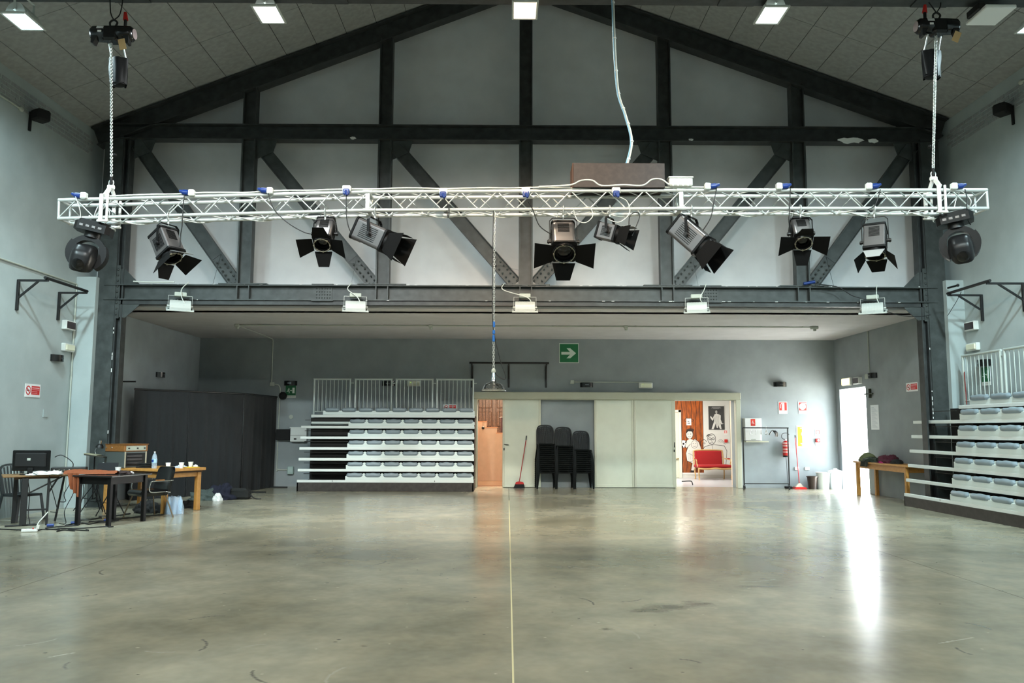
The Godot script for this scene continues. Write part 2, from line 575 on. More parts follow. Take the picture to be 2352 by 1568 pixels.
func make_materials() -> void:
	M.gable = mottled(Color(0.83, 0.835, 0.84), 0.05, 0.25, 0.85, 4)
	M.wall = mottled(Color(0.65, 0.69, 0.69), 0.05, 0.25, 0.85, 5)
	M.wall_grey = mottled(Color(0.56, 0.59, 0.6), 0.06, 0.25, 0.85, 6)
	M.slab_ceiling = mottled(Color(0.76, 0.75, 0.75), 0.05, 0.25, 0.9, 8)
	M.steel = mottled(Color(0.185, 0.205, 0.2), 0.16, 0.6, 0.5, 9)
	M.steel_dark = mottled(Color(0.13, 0.14, 0.138), 0.2, 0.6, 0.5, 10)
	M.ceil = mottled(Color(0.6, 0.6, 0.59), 0.12, 1.1, 0.95, 11)
	M.dark_gap = mat(Color(0.05, 0.05, 0.05), 0.95)
	M.white_metal = mat(Color(0.72, 0.73, 0.71), 0.4)
	M.lamp_glass = mat(Color(0.42, 0.45, 0.42), 0.12)
	M.alu = mat(Color(0.75, 0.765, 0.755), 0.36, 0.4)
	M.chrome = mat(Color(0.85, 0.85, 0.86), 0.12, 1.0)
	M.chain = mat(Color(0.8, 0.81, 0.8), 0.3, 0.7)
	M.black = mat(Color(0.045, 0.045, 0.05), 0.45)
	M.black_matt = mat(Color(0.05, 0.05, 0.052), 0.8)
	M.black_gloss = mat(Color(0.03, 0.03, 0.035), 0.22)
	M.spot_grey = mat(Color(0.4, 0.39, 0.39), 0.36, 0.65)
	M.spot_dark = mat(Color(0.055, 0.055, 0.058), 0.45, 0.0, 0.3)
	M.flap = mat(Color(0.03, 0.03, 0.031), 0.7, 0.0, 0.25)
	M.flap_light = mat(Color(0.6, 0.6, 0.6), 0.4, 0.3)
	M.lens = mat(Color(0.03, 0.03, 0.035), 0.08)
	M.ring = mat(Color(0.6, 0.58, 0.52), 0.35, 0.7)
	M.white = mat(Color(0.88, 0.88, 0.87), 0.5)
	M.white_plastic = mat(Color(0.84, 0.85, 0.83), 0.35)
	M.panel = mottled(Color(0.8, 0.81, 0.74), 0.03, 0.4, 0.45, 12)
	M.panel_frame = mottled(Color(0.74, 0.74, 0.66), 0.03, 0.4, 0.5, 13)
	M.nosing = mat(Color(0.86, 0.88, 0.87), 0.4)
	M.riser = mat(Color(0.83, 0.87, 0.86), 0.4)
	M.seat = mat(Color(0.5, 0.55, 0.58), 0.32)
	M.deck = mat(Color(0.1, 0.085, 0.075), 0.7)
	M.plinth = mottled(Color(0.2, 0.175, 0.16), 0.1, 1.2, 0.6, 14)
	M.rail = mat(Color(0.74, 0.77, 0.75), 0.35, 0.2)
	M.blue = mat(Color(0.05, 0.18, 0.45), 0.35)
	M.red = mat(Color(0.72, 0.1, 0.08), 0.4)
	M.chair = mat(Color(0.03, 0.038, 0.036), 0.33, 0.0, 0.22)
	M.chair_old = mat(Color(0.15, 0.17, 0.175), 0.45)
	M.pine = mottled(Color(0.72, 0.5, 0.22), 0.12, 2.0, 0.5, 15)
	M.darkwood = mat(Color(0.05, 0.047, 0.047), 0.4, 0.0, 0.3)
	M.cable = mat(Color(0.05, 0.055, 0.06), 0.5)
	M.cable_white = mat(Color(0.8, 0.81, 0.78), 0.5)
	M.conduit = mat(Color(0.68, 0.7, 0.66), 0.55)
	M.drape = mat(Color(0.1, 0.107, 0.115), 0.95)
	M.drape.rim_enabled = true
	M.drape.rim = 0.3
	M.joint = mat(Color(0.13, 0.13, 0.11), 0.9)
	M.joint_cream = mat(Color(0.78, 0.74, 0.58), 0.8)
	M.clear = mat(Color(0.85, 0.93, 1.0, 0.28), 0.1)
	M.clear.transparency = BaseMaterial3D.TRANSPARENCY_ALPHA
	M.label_white = mat(Color(0.9, 0.9, 0.9), 0.6)

func floor_texture() -> Array:
	var s := 1536
	var fs := []
	for a in [[0.0042, 5, 21], [0.02, 4, 22], [0.11, 3, 23]]:
		var f := FastNoiseLite.new()
		f.noise_type = FastNoiseLite.TYPE_SIMPLEX_SMOOTH
		f.frequency = a[0]; f.fractal_octaves = a[1]; f.seed = a[2]
		fs.append(f.get_image(s, s).get_data())
	var d0: PackedByteArray = fs[0]
	var d1: PackedByteArray = fs[1]
	var d2: PackedByteArray = fs[2]
	var px := PackedByteArray()
	px.resize(s * s * 3)
	var rg := PackedByteArray()
	rg.resize(s * s)
	for i in s * s:
		var k := 0.6 * d0[i] + 0.28 * d1[i] + 0.12 * d2[i] - 128.0
		var w := (d1[i] - 128.0) * 0.02
		var l := 148.0 + k * 0.3
		px[3 * i] = int(clampf(l + 4.0 + w, 0, 255))
		px[3 * i + 1] = int(clampf(l - 1.0, 0, 255))
		px[3 * i + 2] = int(clampf(l - 20.0 - w, 0, 255))
		rg[i] = int(clampf(60.0 + 0.05 * (d0[i] - 128.0) + 0.05 * (d1[i] - 128.0) + 0.03 * (d2[i] - 128.0), 46, 68))
	var im := Image.create_from_data(s, s, false, Image.FORMAT_RGB8, px)
	im.convert(Image.FORMAT_RGBA8)
	var to := func(x: float, d: float) -> Vector2: return Vector2((x + 9.5) / 19.0 * s, (22.5 - d) / 19.0 * s)
	# specks, scuffs and old spills
	for i in 420:
		var q: Vector2 = to.call(rng.randf_range(-7, 8), rng.randf_range(4.2, 14))
		var lt := rng.randf() < 0.6
		im.fill_rect(Rect2i(int(q.x), int(q.y), 1 if rng.randf() < 0.8 else 2, 1), Color(0.78, 0.76, 0.68) if lt else Color(0.3, 0.29, 0.26))
	for i in 70:
		var x := rng.randf_range(-7, 8)
		var d := rng.randf_range(4.4, 12)
		var a := rng.randf_range(0, TAU)
		var l := rng.randf_range(0.1, 0.5)
		var pts := []
		for k in 8: pts.append(to.call(x + cos(a + k * 0.07) * l * k / 8, d + sin(a + k * 0.07) * l * k / 8))
		iline(im, pts, 1.0, Color(0.42, 0.41, 0.37) if rng.randf() < 0.6 else Color(0.64, 0.63, 0.57))
	for st in [[1.42, 7.2, 0.34, 0.16], [1.2, 7.05, 0.2, 0.08], [1.65, 7.35, 0.16, 0.1], [0.75, 6.4, 0.06, 0.05], [4.6, 6.55, 0.26, 0.05], [-1.0, 5.9, 0.03, 0.03], [2.4, 8.1, 0.25, 0.05]]:
		for k in 9:
			var q: Vector2 = to.call(st[0] + rng.randf_range(-1, 1) * st[2] * 0.7, st[1] + rng.randf_range(-1, 1) * st[3] * 0.7)
			var rr := Vector2(st[2], st[3]) * rng.randf_range(0.25, 0.6) / 19.0 * s
			for yy in range(int(q.y - rr.y), int(q.y + rr.y) + 1):
				for xx in range(int(q.x - rr.x), int(q.x + rr.x) + 1):
					if xx >= 0 and yy >= 0 and xx < s and yy < s and Vector2((xx - q.x) / rr.x, (yy - q.y) / rr.y).length() < 1.0 + rng.randf_range(-0.25, 0.1):
						im.set_pixel(xx, yy, im.get_pixel(xx, yy).darkened(0.07))
	for sc in [[-0.35, 4.62, 0.45, 0.02], [0.2, 4.6, 0.5, -0.02], [-3.0, 5.6, 0.1, 0.1], [3.1, 6.0, 0.3, 0.15]]:
		iline(im, [to.call(sc[0], sc[1]), to.call(sc[0] + sc[2], sc[1] + sc[3])], 1.0, Color(0.74, 0.73, 0.67))
	im.resize(2048, 2048, Image.INTERPOLATE_CUBIC)
	var rim := Image.create_from_data(s, s, false, Image.FORMAT_L8, rg)
	rim.convert(Image.FORMAT_RGBA8)
	rim.resize(768, 768, Image.INTERPOLATE_BILINEAR)
	return [ImageTexture.create_from_image(im), ImageTexture.create_from_image(rim)]

func build_floor() -> void:
	var t := floor_texture()
	var m := mat(Color(0.97, 0.97, 0.97), 1.0)
	m.albedo_texture = t[0]
	m.roughness_texture = t[1]
	m.roughness_texture_channel = BaseMaterial3D.TEXTURE_CHANNEL_RED
	m.metallic_specular = 0.62
	var o := Node3D.new()
	o.name = "floor"
	o.set_meta("kind", "structure")
	add_child(o)
	var b := B.new()
	b.span(P(-9.3, -0.3, -8.2), P(9.3, -0.15, 22.0))
	ob("bed", b, M.joint, o)
	var xs := [-9.2, -4.62, 0.04, 4.65, 9.2]
	var ds := [-8.1, 3.0, 10.4, 16.25, 21.9]
	for i in 4:
		for j in 4:
			b = B.new()
			var g := 0.004
			var a := P(xs[i] + g, 0, ds[j] + g)
			var c := P(xs[i + 1] - g, 0, ds[j + 1] - g)
			var p := [Vector3(a.x, 0, a.z), Vector3(c.x, 0, a.z), Vector3(c.x, 0, c.z), Vector3(a.x, 0, c.z)]
			var u := []
			for q in p: u.append(Vector2((q.x + 9.5) / 19.0, (22.5 + q.z) / 19.0))
			b.tri(p[0], p[1], p[2], Vector3.UP, Vector3.UP, Vector3.UP, u[0], u[1], u[2])
			b.tri(p[0], p[2], p[3], Vector3.UP, Vector3.UP, Vector3.UP, u[0], u[2], u[3])
			for k in 4:
				var e: Vector3 = p[k]
				var f: Vector3 = p[(k + 1) % 4]
				b.quad(e, f, f + Vector3(0, -0.15, 0), e + Vector3(0, -0.15, 0), (e + f) / 2 - (a + c) / 2)
			ob("floor_slab", b, m, o)
	for j in 3:
		b = B.new()
		b.span(P(xs[0], -0.1, ds[j + 1] - 0.004), P(xs[4], -0.001, ds[j + 1] + 0.004))
		ob("floor_joint", b, M.joint, o)
	for i in [1, 3]:
		b = B.new()
		b.span(P(xs[i] - 0.004, -0.1, -8), P(xs[i] + 0.004, -0.001, 21.8))
		ob("floor_joint", b, M.joint, o)
	b = B.new()
	b.span(P(xs[2] - 0.004, -0.1, 17.6), P(xs[2] + 0.004, -0.001, 21.8))
	ob("floor_joint", b, M.joint, o)
	b = B.new()
	b.span(P(xs[2] - 0.006, -0.1, -8), P(xs[2] + 0.006, 0.001, 17.6))
	ob("filled_joint", b, M.joint_cream, o)

func build_shell() -> void:
	var b := B.new()
	b.span(P(LEFT - 0.3, -0.2, -8.3), P(LEFT, 8.0, 16.85))
	structure("wall_left", b, M.wall)
	b = B.new()
	b.span(P(LEFT, 0, 15.78), P(-8.0, 4.42, 16.2))
	structure("wall_left_pier", b, M.wall)
	brick_band(get_node("wall_left"), LEFT, 1.0, 6.96, 5)
	b = B.new()
	b.span(P(RIGHT, -0.2, -8.3), P(RIGHT + 0.3, 8.3, 16.85))
	brick_band(structure("wall_right", b, M.wall), RIGHT, -1.0, 7.16, 5)
	b = B.new()
	b.span(P(8.56, 0, 15.78), P(RIGHT, 4.42, 16.2))
	structure("wall_right_pier", b, M.wall)
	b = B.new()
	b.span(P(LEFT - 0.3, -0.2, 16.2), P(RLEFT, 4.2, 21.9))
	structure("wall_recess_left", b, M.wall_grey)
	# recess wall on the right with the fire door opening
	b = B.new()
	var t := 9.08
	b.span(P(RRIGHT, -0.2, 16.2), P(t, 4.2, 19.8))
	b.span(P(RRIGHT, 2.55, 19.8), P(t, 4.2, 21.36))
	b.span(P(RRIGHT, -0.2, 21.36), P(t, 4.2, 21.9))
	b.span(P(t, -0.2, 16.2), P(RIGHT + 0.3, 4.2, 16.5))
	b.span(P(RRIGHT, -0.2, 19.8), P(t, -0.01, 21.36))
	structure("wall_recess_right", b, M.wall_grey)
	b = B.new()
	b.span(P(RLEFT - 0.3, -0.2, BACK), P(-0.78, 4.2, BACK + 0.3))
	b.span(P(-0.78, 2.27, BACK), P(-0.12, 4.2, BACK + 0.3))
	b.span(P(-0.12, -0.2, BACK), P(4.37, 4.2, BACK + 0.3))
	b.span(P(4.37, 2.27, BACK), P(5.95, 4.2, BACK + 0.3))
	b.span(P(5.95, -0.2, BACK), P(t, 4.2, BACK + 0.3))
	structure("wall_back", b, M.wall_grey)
	b = B.new()
	b.span(P(RLEFT - 0.4, 3.87, 16.1), P(t + 0.1, 4.2, 21.9))
	structure("ceiling_recess", b, M.slab_ceiling)
	b = B.new()
	var poly := PackedVector2Array([Vector2(LEFT - 0.3, 3.87), Vector2(RIGHT + 0.3, 3.87), Vector2(RIGHT + 0.3, 7.68), Vector2(0.3, 10.94), Vector2(LEFT - 0.3, 7.4)])
	b.prism(poly, 0.25, Transform3D(Basis(), P(0, 0, 16.66)))
	structure("wall_gable", b, M.gable)
	b = B.new()
	b.span(P(LEFT - 0.3, -0.2, -8.3), P(RIGHT + 0.3, 11.2, -8.0))
	structure("wall_front", b, M.wall)
	# the pier's cap of old plaster and the low skirting
	b = B.new()
	b.span(P(LEFT - 0.01, 0.0, 2.0), P(LEFT + 0.012, 0.62, 15.77))
	structure("baseboard_left", b, M.wall)

func brick_band(wall: Node3D, x: float, side: float, y0: float, courses: int) -> void:
	# bare painted brickwork under the eaves
	var m := mottled(Color(0.58, 0.6, 0.6), 0.08, 1.5, 0.9, 61)
	var kinds := []
	for i in 4: kinds.append(B.new().cbox(Vector3.ZERO, Vector3(0.02, 0.064 - 0.003 * (i % 2), 0.25 - 0.008 * i), 0.006).mesh())
	for r in courses:
		for i in 27:
			var d := 9.0 + 0.262 * i + (0.131 if r % 2 else 0.0)
			if d > 16.0: continue
			put("brick", kinds[rng.randi() % 4], m, wall, Transform3D(Basis(), P(x + side * rng.randf_range(-0.002, 0.006), y0 + 0.078 * r, d)))

func build_ceiling() -> void:
	var o := Node3D.new()
	o.name = "ceiling"
	o.set_meta("kind", "structure")
	add_child(o)
	ridge(o)
	for s in 2:
		var a := Vector2(LEFT - 0.3, cy(LEFT) - 0.3 * 0.38) if s == 0 else Vector2(RIGHT + 0.3, cy(RIGHT) - 0.3 * 0.358)
		var c := Vector2(0.3, 10.88)
		var dir := (c - a).normalized()
		var up := Vector2(-dir.y, dir.x)
		if up.y < 0: up = -up
		var b := B.new()
		b.prism(PackedVector2Array([a + up * 0.022, c + up * 0.022, c + up * 0.3, a + up * 0.3]), 24.8, Transform3D(Basis(), P(0, 0, 4.1)))
		ob("roof_deck", b, M.dark_gap, o)
		var len := a.distance_to(c)
		var k := int(len / 0.62)
		var w := len / k
		var bas := Basis(Vector3(dir.x, dir.y, 0), Vector3(up.x, up.y, 0), Vector3(dir.x, dir.y, 0).cross(Vector3(up.x, up.y, 0)))
		var big := B.new().cbox(Vector3.ZERO, Vector3(w - 0.008, 0.022, 16.2), 0.004).mesh()
		var small := B.new().cbox(Vector3.ZERO, Vector3(w - 0.008, 0.022, 2.17), 0.004).mesh()
		for i in k:
			var p := a + dir * w * (i + 0.5) + up * 0.011
			put("ceiling_panel", big, M.ceil, o, Transform3D(bas, Vector3(p.x, p.y, -(7.9 - 8.1))))
			for j in 4:
				put("ceiling_panel", small, M.ceil, o, Transform3D(bas, Vector3(p.x, p.y, -(7.9 + 0.01 + 2.18 * (j + 0.5)))))

func ridge(o: Node3D) -> void:
	ob("ridge_cap", B.new().prism(PackedVector2Array([Vector2(-0.5, 10.72), Vector2(0.3, 10.91), Vector2(1.1, 10.72), Vector2(1.1, 11.4), Vector2(-0.5, 11.4)]), 24.8, Transform3D(Basis(), P(0, 0, 4.1))), M.dark_gap, o)

func rivets(b: B, pts: Array, z: float, r := 0.02) -> void:
	for p in pts:
		b.ball(Vector3(p.x, p.y, z), Vector3(r, r, r * 0.8), 8)

func steel_truss(called: String, d: float, full: bool, label: String) -> void:
	var o := thing(called, label, "roof truss", P(0, 0, d), 0, "")
	var posts := [-5.19, -2.47, 0.35, 3.14, 5.82]
	var tie := B.new()
	var x0 := LEFT + 0.01
	var x1 := RIGHT - 0.01
	if full:
		x0 = -7.98; x1 = 8.62
	var ty := 7.395 if full else 7.51
	tie.ibeam(Vector3(x0, ty, 0), Vector3(x1, ty, 0), 0.31, 0.26, FRONT)
	ob("tie_beam", tie, M.steel_dark, o)
	for s in [-1.0, 1.0]:
		var e: float = LEFT + 0.12 if s < 0 else RIGHT - 0.12
		var r := B.new()
		r.ibeam(Vector3(e, cy(e) - 0.25, 0), Vector3(0.3, 10.88 - 0.25, 0), 0.4, 0.26, FRONT, 0.03, 0.02)
		ob("rafter", r, M.steel_dark, o)
	for px in posts:
		var b := B.new()
		b.ibeam(Vector3(px, ty + 0.155, 0), Vector3(px, cy(px) - 0.42, 0), 0.26, 0.22, FRONT)
		ob("upper_post", b, M.steel_dark, o)
	if not full:
		for px in posts:      # gusset plates under the tie
			var b := B.new()
			b.box(Vector3(px, 7.345, 0), Vector3(0.5, 0.02, 0.22))
			ob("joint_plate", b, M.steel_dark, o)
		return
	var bc := B.new()
	bc.ibeam(Vector3(-7.9, 4.145, 0), Vector3(8.45, 4.145, 0), 0.31, 0.24, FRONT, 0.024, 0.016)
	ob("bottom_chord", bc, M.steel, o)
	bc = B.new()
	bc.box(Vector3(0.3, 3.95, -0.02), Vector3(16.3, 0.09, 0.2))
	ob("lower_plate", bc, M.steel_dark, o)
	for px in posts:
		var b := B.new()
		b.ibeam(Vector3(px, 4.3, 0), Vector3(px, 7.25, 0), 0.27, 0.2, FRONT, 0.03, 0.016)
		ob("post", b, M.steel, o)
		for s in [-1.0, 1.0]:
			ob("stiffener", B.new().box(Vector3(px + s * 0.115, 4.145, 0.06), Vector3(0.02, 0.26, 0.11)), M.steel, o)
		b = B.new()
		b.box(Vector3(px, 4.312, 0.02), Vector3(0.95, 0.02, 0.24))
		ob("cap_plate", b, M.steel, o)
	# diagonals with riveted gussets
	var dg := [[-7.62, -5.19], [-5.19, -2.47], [-2.47, 0.35], [8.3, 5.82], [5.82, 3.14], [3.14, 0.35]]
	for q in dg:
		var s := signf(q[1] - q[0])
		var a := Vector3(q[0] + s * 0.16, 7.18, -0.02)
		var c := Vector3(q[1] - s * 0.2, 4.36, -0.02)
		var b := B.new()
		b.ibeam(a, c, 0.26, 0.13, FRONT, 0.014, 0.014)
		ob("diagonal", b, M.steel, o)
		var g := B.new()
		var dir := (c - a).normalized()
		var nn := Vector3(-dir.y, dir.x, 0)
		var e := c - dir * 0.62
		var pl := PackedVector2Array([Vector2(q[1] - s * 0.13, 4.32), Vector2(q[1] - s * 0.62, 4.32), Vector2(e.x + nn.x * 0.105, e.y + nn.y * 0.105), Vector2(e.x - nn.x * 0.105, e.y - nn.y * 0.105), Vector2(q[1] - s * 0.13, 4.62)])
		if s < 0: pl = PackedVector2Array([Vector2(q[1] - s * 0.13, 4.32), Vector2(q[1] - s * 0.62, 4.32), Vector2(e.x - nn.x * 0.105, e.y - nn.y * 0.105), Vector2(e.x + nn.x * 0.105, e.y + nn.y * 0.105), Vector2(q[1] - s * 0.13, 4.62)])
		g.prism(pl, 0.016, Transform3D(Basis(), Vector3(0, 0, 0.02)))
		var go := ob("gusset_plate", g, M.steel, o)
		var rv := B.new()
		var pts := []
		for i in 6:
			for k in [-1.0, 1.0]:
				var w: Vector3 = c - dir * (0.02 + 0.1 * i) + nn * 0.06 * k
				pts.append(Vector2(w.x, w.y))
		rivets(rv, pts, 0.028)
		tag(ob("rivets", rv, M.steel, go), "", "", "", "stuff")
		g = B.new()
		var h := a + dir * 0.1
		g.prism(PackedVector2Array([Vector2(q[0] + s * 0.13, 7.24), Vector2(q[0] + s * 0.55, 7.24), Vector2(h.x + s * 0.25, h.y - 0.1), Vector2(q[0] + s * 0.13, 6.85)]), 0.016, Transform3D(Basis(), Vector3(0, 0, 0.02)))
		ob("gusset_plate", g, M.steel, o)
	# splices with rivets on the bottom chord
	for sx in [-3.63, 3.98]:
		var b := B.new()
		b.box(Vector3(sx, 4.306, 0), Vector3(0.42, 0.02, 0.26))
		b.box(Vector3(sx, 4.145, 0.016), Vector3(0.34, 0.24, 0.016))
		b.box(Vector3(sx, 3.985, 0), Vector3(0.42, 0.02, 0.26))
		var so := ob("splice_plate", b, M.steel, o)
		b = B.new()
		var pts := []
		for i in 6:
			for k in 4: pts.append(Vector2(sx + (i - 2.5) * 0.052, 4.055 + k * 0.06))
		rivets(b, pts, 0.024, 0.014)
		tag(ob("rivets", b, M.steel, so), "", "", "", "stuff")
	# columns at both ends
	for s in [-1.0, 1.0]:
		var cx := -8.04 if s < 0 else 8.62          # outer edge
		var k := 1.0 if s < 0 else -1.0              # towards the middle
		var b := B.new()
		b.span(Vector3(cx, 0, 0.1), Vector3(cx + k * 0.36, 7.3, -0.2))
		ob("column", b, M.steel, o)
		b = B.new()
		b.ibeam(Vector3(cx + k * 0.43, 0, -0.02), Vector3(cx + k * 0.43, 7.25, -0.02), 0.14, 0.2, FRONT, 0.03, 0.016)
		ob("column_flange", b, M.steel_dark, o)
		b = B.new()
		b.span(Vector3(cx - k * 0.03, 0, 0.16), Vector3(cx + k * 0.52, 0.02, -0.24))
		ob("foot_plate", b, M.steel_dark, o)
		b = B.new()
		var ix := cx + k * 0.36
		b.prism(PackedVector2Array([Vector2(ix, 4.3), Vector2(ix, 4.62), Vector2(ix + k * 0.16, 4.6), Vector2(ix + k * 0.46, 4.3)]), 0.02, Transform3D(Basis(), Vector3(0, 0, 0.06)))
		ob("knee_plate", b, M.steel, o)
		b = B.new()
		b.prism(PackedVector2Array([Vector2(ix, 4.0), Vector2(ix + k * 0.46, 4.0), Vector2(ix + k * 0.46, 3.88), Vector2(ix + k * 0.2, 3.64), Vector2(ix, 3.66)]), 0.02, Transform3D(Basis(), Vector3(0, 0, 0.06)))
		ob("knee_plate", b, M.steel, o)
		b = B.new()
		b.box(Vector3(ix + k * 0.03, 4.15, 0.075), Vector3(0.1, 1.05, 0.02))
		var ho := ob("hinge_plate", b, M.steel, o)
		b = B.new()
		var pts := []
		for i in 9: pts.append(Vector2(ix + k * 0.03, 3.71 + i * 0.11))
		rivets(b, pts, 0.088, 0.024)
		tag(ob("bolts", b, M.steel, ho), "", "", "", "stuff")
	# paint lost down to the plaster along the flanges
	var wear := B.new()
	for i in 60:
		var wx := rng.randf_range(-7.4, 8.1)
		var wy: float = [4.302, 3.992, 4.302][i % 3]
		wear.box(Vector3(wx, wy, 0.12), Vector3(rng.randf_range(0.015, 0.07), rng.randf_range(0.006, 0.014), 0.004))
	for i in 14:
		var wx: float = -7.67 if i % 2 == 0 else 8.24
		wear.box(Vector3(wx, rng.randf_range(0.6, 3.6), 0.101), Vector3(0.014, rng.randf_range(0.02, 0.09), 0.004))
	tag(ob("chipped_paint", wear, M.white, o), "", "", "", "stuff")
	for q in [[6.9, 7.262, 0.55, 0.07], [7.35, 7.258, 0.22, 0.05], [-3.05, 7.26, 0.13, 0.03], [3.7, 7.262, 0.11, 0.03]]:
		var fl := PackedVector2Array()
		for i in 14:
			var t := TAU * i / 14
			fl.append(Vector2(cos(t) * q[2] * 0.5 * rng.randf_range(0.7, 1.1), sin(t) * q[3] * rng.randf_range(0.6, 1.1)))
		var b := B.new()
		b.prism(fl, 0.006, Transform3D(Basis(), Vector3(q[0] - 0.05, q[1], 0.133)))
		ob("bare_patch", b, M.white, o)

func side_rooms() -> void:
	# lobby behind the wide opening
	var lob := mat(Color(0.86, 0.86, 0.84), 0.8)
	var b := B.new()
	b.span(P(3.7, -0.2, 21.9), P(7.9, 0.002, 26.2))
	structure("floor_lobby", b, mat(Color(0.72, 0.72, 0.74), 0.22))
	b = B.new()
	b.span(P(3.7, -0.2, 25.95), P(7.9, 3.0, 26.2))
	structure("wall_lobby_back", b, lob)
	b = B.new()
	b.span(P(3.5, -0.2, 21.9), P(3.7, 3.0, 26.2))
	structure("wall_lobby_left", b, lob)
	b = B.new()
	b.span(P(7.9, -0.2, 21.9), P(8.1, 3.0, 26.2))
	structure("wall_lobby_right", b, lob)
	b = B.new()
	b.span(P(3.5, 2.8, 21.9), P(8.1, 3.0, 26.2))
	structure("ceiling_lobby", b, lob)
	b = B.new()
	b.span(P(6.14, 0, 22.4), P(6.5, 2.8, 22.7))
	structure("wall_lobby_pier", b, mat(Color(0.8, 0.72, 0.64), 0.7))
	b = B.new()
	b.span(P(4.0, 0.0, 25.93), P(7.9, 0.09, 25.95))
	structure("baseboard_lobby", b, mat(Color(0.8, 0.79, 0.76), 0.5))
	var lf := thing("ceiling_lamp", "flat white ceiling lamp of the lobby behind the open panel", "ceiling lamp", P(4.6, 2.8, 23.9))
	ob("tray", B.new().cbox(Vector3(0, -0.03, 0), Vector3(1.2, 0.06, 0.6), 0.01), M.white_metal, lf)
	ob("lamp_glass", B.new().box(Vector3(0, -0.064, 0), Vector3(1.1, 0.008, 0.5)), glow(Color(1, 0.98, 0.95), 2.0), lf)
	# stair hall behind the narrow opening, peach coloured
	var peach := mottled(Color(0.87, 0.73, 0.61), 0.04, 0.8, 0.8, 31)
	b = B.new()
	b.span(P(-2.6, -0.2, 21.9), P(1.2, 0.001, 25.3))
	structure("floor_stair", b, mat(Color(0.7, 0.55, 0.45), 0.4))
	b = B.new()
	b.span(P(-2.6, -0.2, 25.0), P(1.2, 3.6, 25.3))
	structure("wall_stair_back", b, peach)
	b = B.new()
	b.span(P(-2.9, -0.2, 21.9), P(-2.6, 3.6, 25.3))
	structure("wall_stair_left", b, peach)
	b = B.new()
	b.span(P(1.2, -0.2, 21.9), P(1.4, 3.6, 25.3))
	structure("wall_stair_right", b, peach)
	b = B.new()
	b.span(P(-2.9, 3.4, 21.9), P(1.4, 3.6, 25.3))
	structure("ceiling_stair", b, peach)
	b = B.new()
	b.span(P(-1.15, 0, 21.9), P(-0.79, 1.52, 22.44))
	structure("wall_stair_return", b, peach)
	b = B.new()
	var st := PackedVector2Array([Vector2(-1.3, 0), Vector2(0.6, 0), Vector2(0.6, 1.06), Vector2(0.12, 1.06), Vector2(0.12, 1.22), Vector2(-0.02, 1.22), Vector2(-0.02, 1.38), Vector2(-0.285, 1.38), Vector2(-0.285, 1.535), Vector2(-0.57, 1.535), Vector2(-0.57, 1.69), Vector2(-0.84, 1.69), Vector2(-0.84, 1.84), Vector2(-1.3, 1.84)])
	b.prism(st, 0.12, Transform3D(Basis(), P(0, 0, 22.5)))
	structure("wall_stair_side", b, peach)
	b = B.new()
	for q in [[-0.58, -0.84, 1.70], [-0.29, -0.6, 1.545], [-0.02, -0.31, 1.39]]:
		b.span(P(q[1], q[2] - 0.012, 22.42), P(q[0] + 0.02, q[2] + 0.012, 22.58))
	structure("trim_1", b, mat(Color(0.86, 0.6, 0.42), 0.5))
	b = B.new()
	b.span(P(-0.8, 0, 22.3), P(0.6, 0.11, 22.44))
	structure("baseboard_stair", b, mat(Color(0.88, 0.7, 0.54), 0.5))
	var dr := thing("carved_door", "tall brown carved wooden double door seen over the stair wall", "door", P(-0.4, 0.9, 24.96))
	var wood := mottled(Color(0.21, 0.11, 0.035), 0.3, 3.0, 0.45, 33)
	ob("body", B.new().cbox(Vector3(0, 0.9, 0), Vector3(1.3, 1.8, 0.06), 0.01), wood, dr)
	for i in 2:
		for j in 3:
			ob("panel", B.new().cbox(Vector3(-0.31 + 0.62 * i, 0.35 + 0.55 * j, 0.035), Vector3(0.46, 0.44, 0.03), 0.02), wood, dr)
	var gr := thing("stair_railing", "black iron bar railing on the stepped stair wall", "railing", P(-0.45, 1.69, 22.52))
	var iron := mat(Color(0.16, 0.12, 0.1), 0.5)
	for i in 7:
		var bx := -0.34 + i * 0.095
		var y0: float = 0.0 if bx < -0.12 else (-0.16 if bx < 0.17 else -0.31)
		ob("bar", B.new().rod(Vector3(bx, y0, 0), Vector3(bx, 0.72, 0), 0.007 if i else 0.02, 6), iron, gr)
	ob("top_rail", B.new().bar(Vector3(-0.36, 0.73, 0), Vector3(0.4, 0.73, 0), 0.02, 0.02), iron, gr)
	var cur := thing("red_curtain", "dark red curtain hanging at the stair behind the railing", "curtain", P(-0.15, 1.2, 23.6))
	var rows := []
	for i in 5:
		var r := PackedVector3Array()
		for j in 17: r.append(Vector3(-0.05 + j * 0.02, 0.62 * i / 4.0, 0.02 * sin(j * 1.7)))
		rows.append(r)
	ob("cloth", B.new().surf(rows, FRONT), mat(Color(0.14, 0.02, 0.03), 0.9), cur)
	ob("rod", B.new().rod(Vector3(-0.1, 0.63, 0), Vector3(1.35, 0.63, 0), 0.012), iron, cur)
	var pc := thing("pull_cord", "small black ball hanging on a cord before the stair wall", "pull cord", P(-0.66, 1.47, 22.36))
	ob("ball", B.new().ball(Vector3(0, 0.06, 0), Vector3.ONE * 0.042, 12), M.black, pc)
	ob("cord", B.new().rod(Vector3(0, 0.1, 0), Vector3(0, 1.9, 0), 0.004, 6), M.black, pc)
	ob("tail", B.new().rod(Vector3(0, -0.02, 0), Vector3(0, 0.03, 0), 0.004, 6), M.black, pc)
	var sl := thing("stair_lamp", "small round warm lamp under the stair hall ceiling", "ceiling lamp", P(-0.4, 3.4, 22.12))
	ob("lamp_globe", B.new().ball(Vector3(0, -0.08, 0), Vector3(0.14, 0.09, 0.14), 14), glow(Color(1.0, 0.75, 0.5), 2.0), sl)
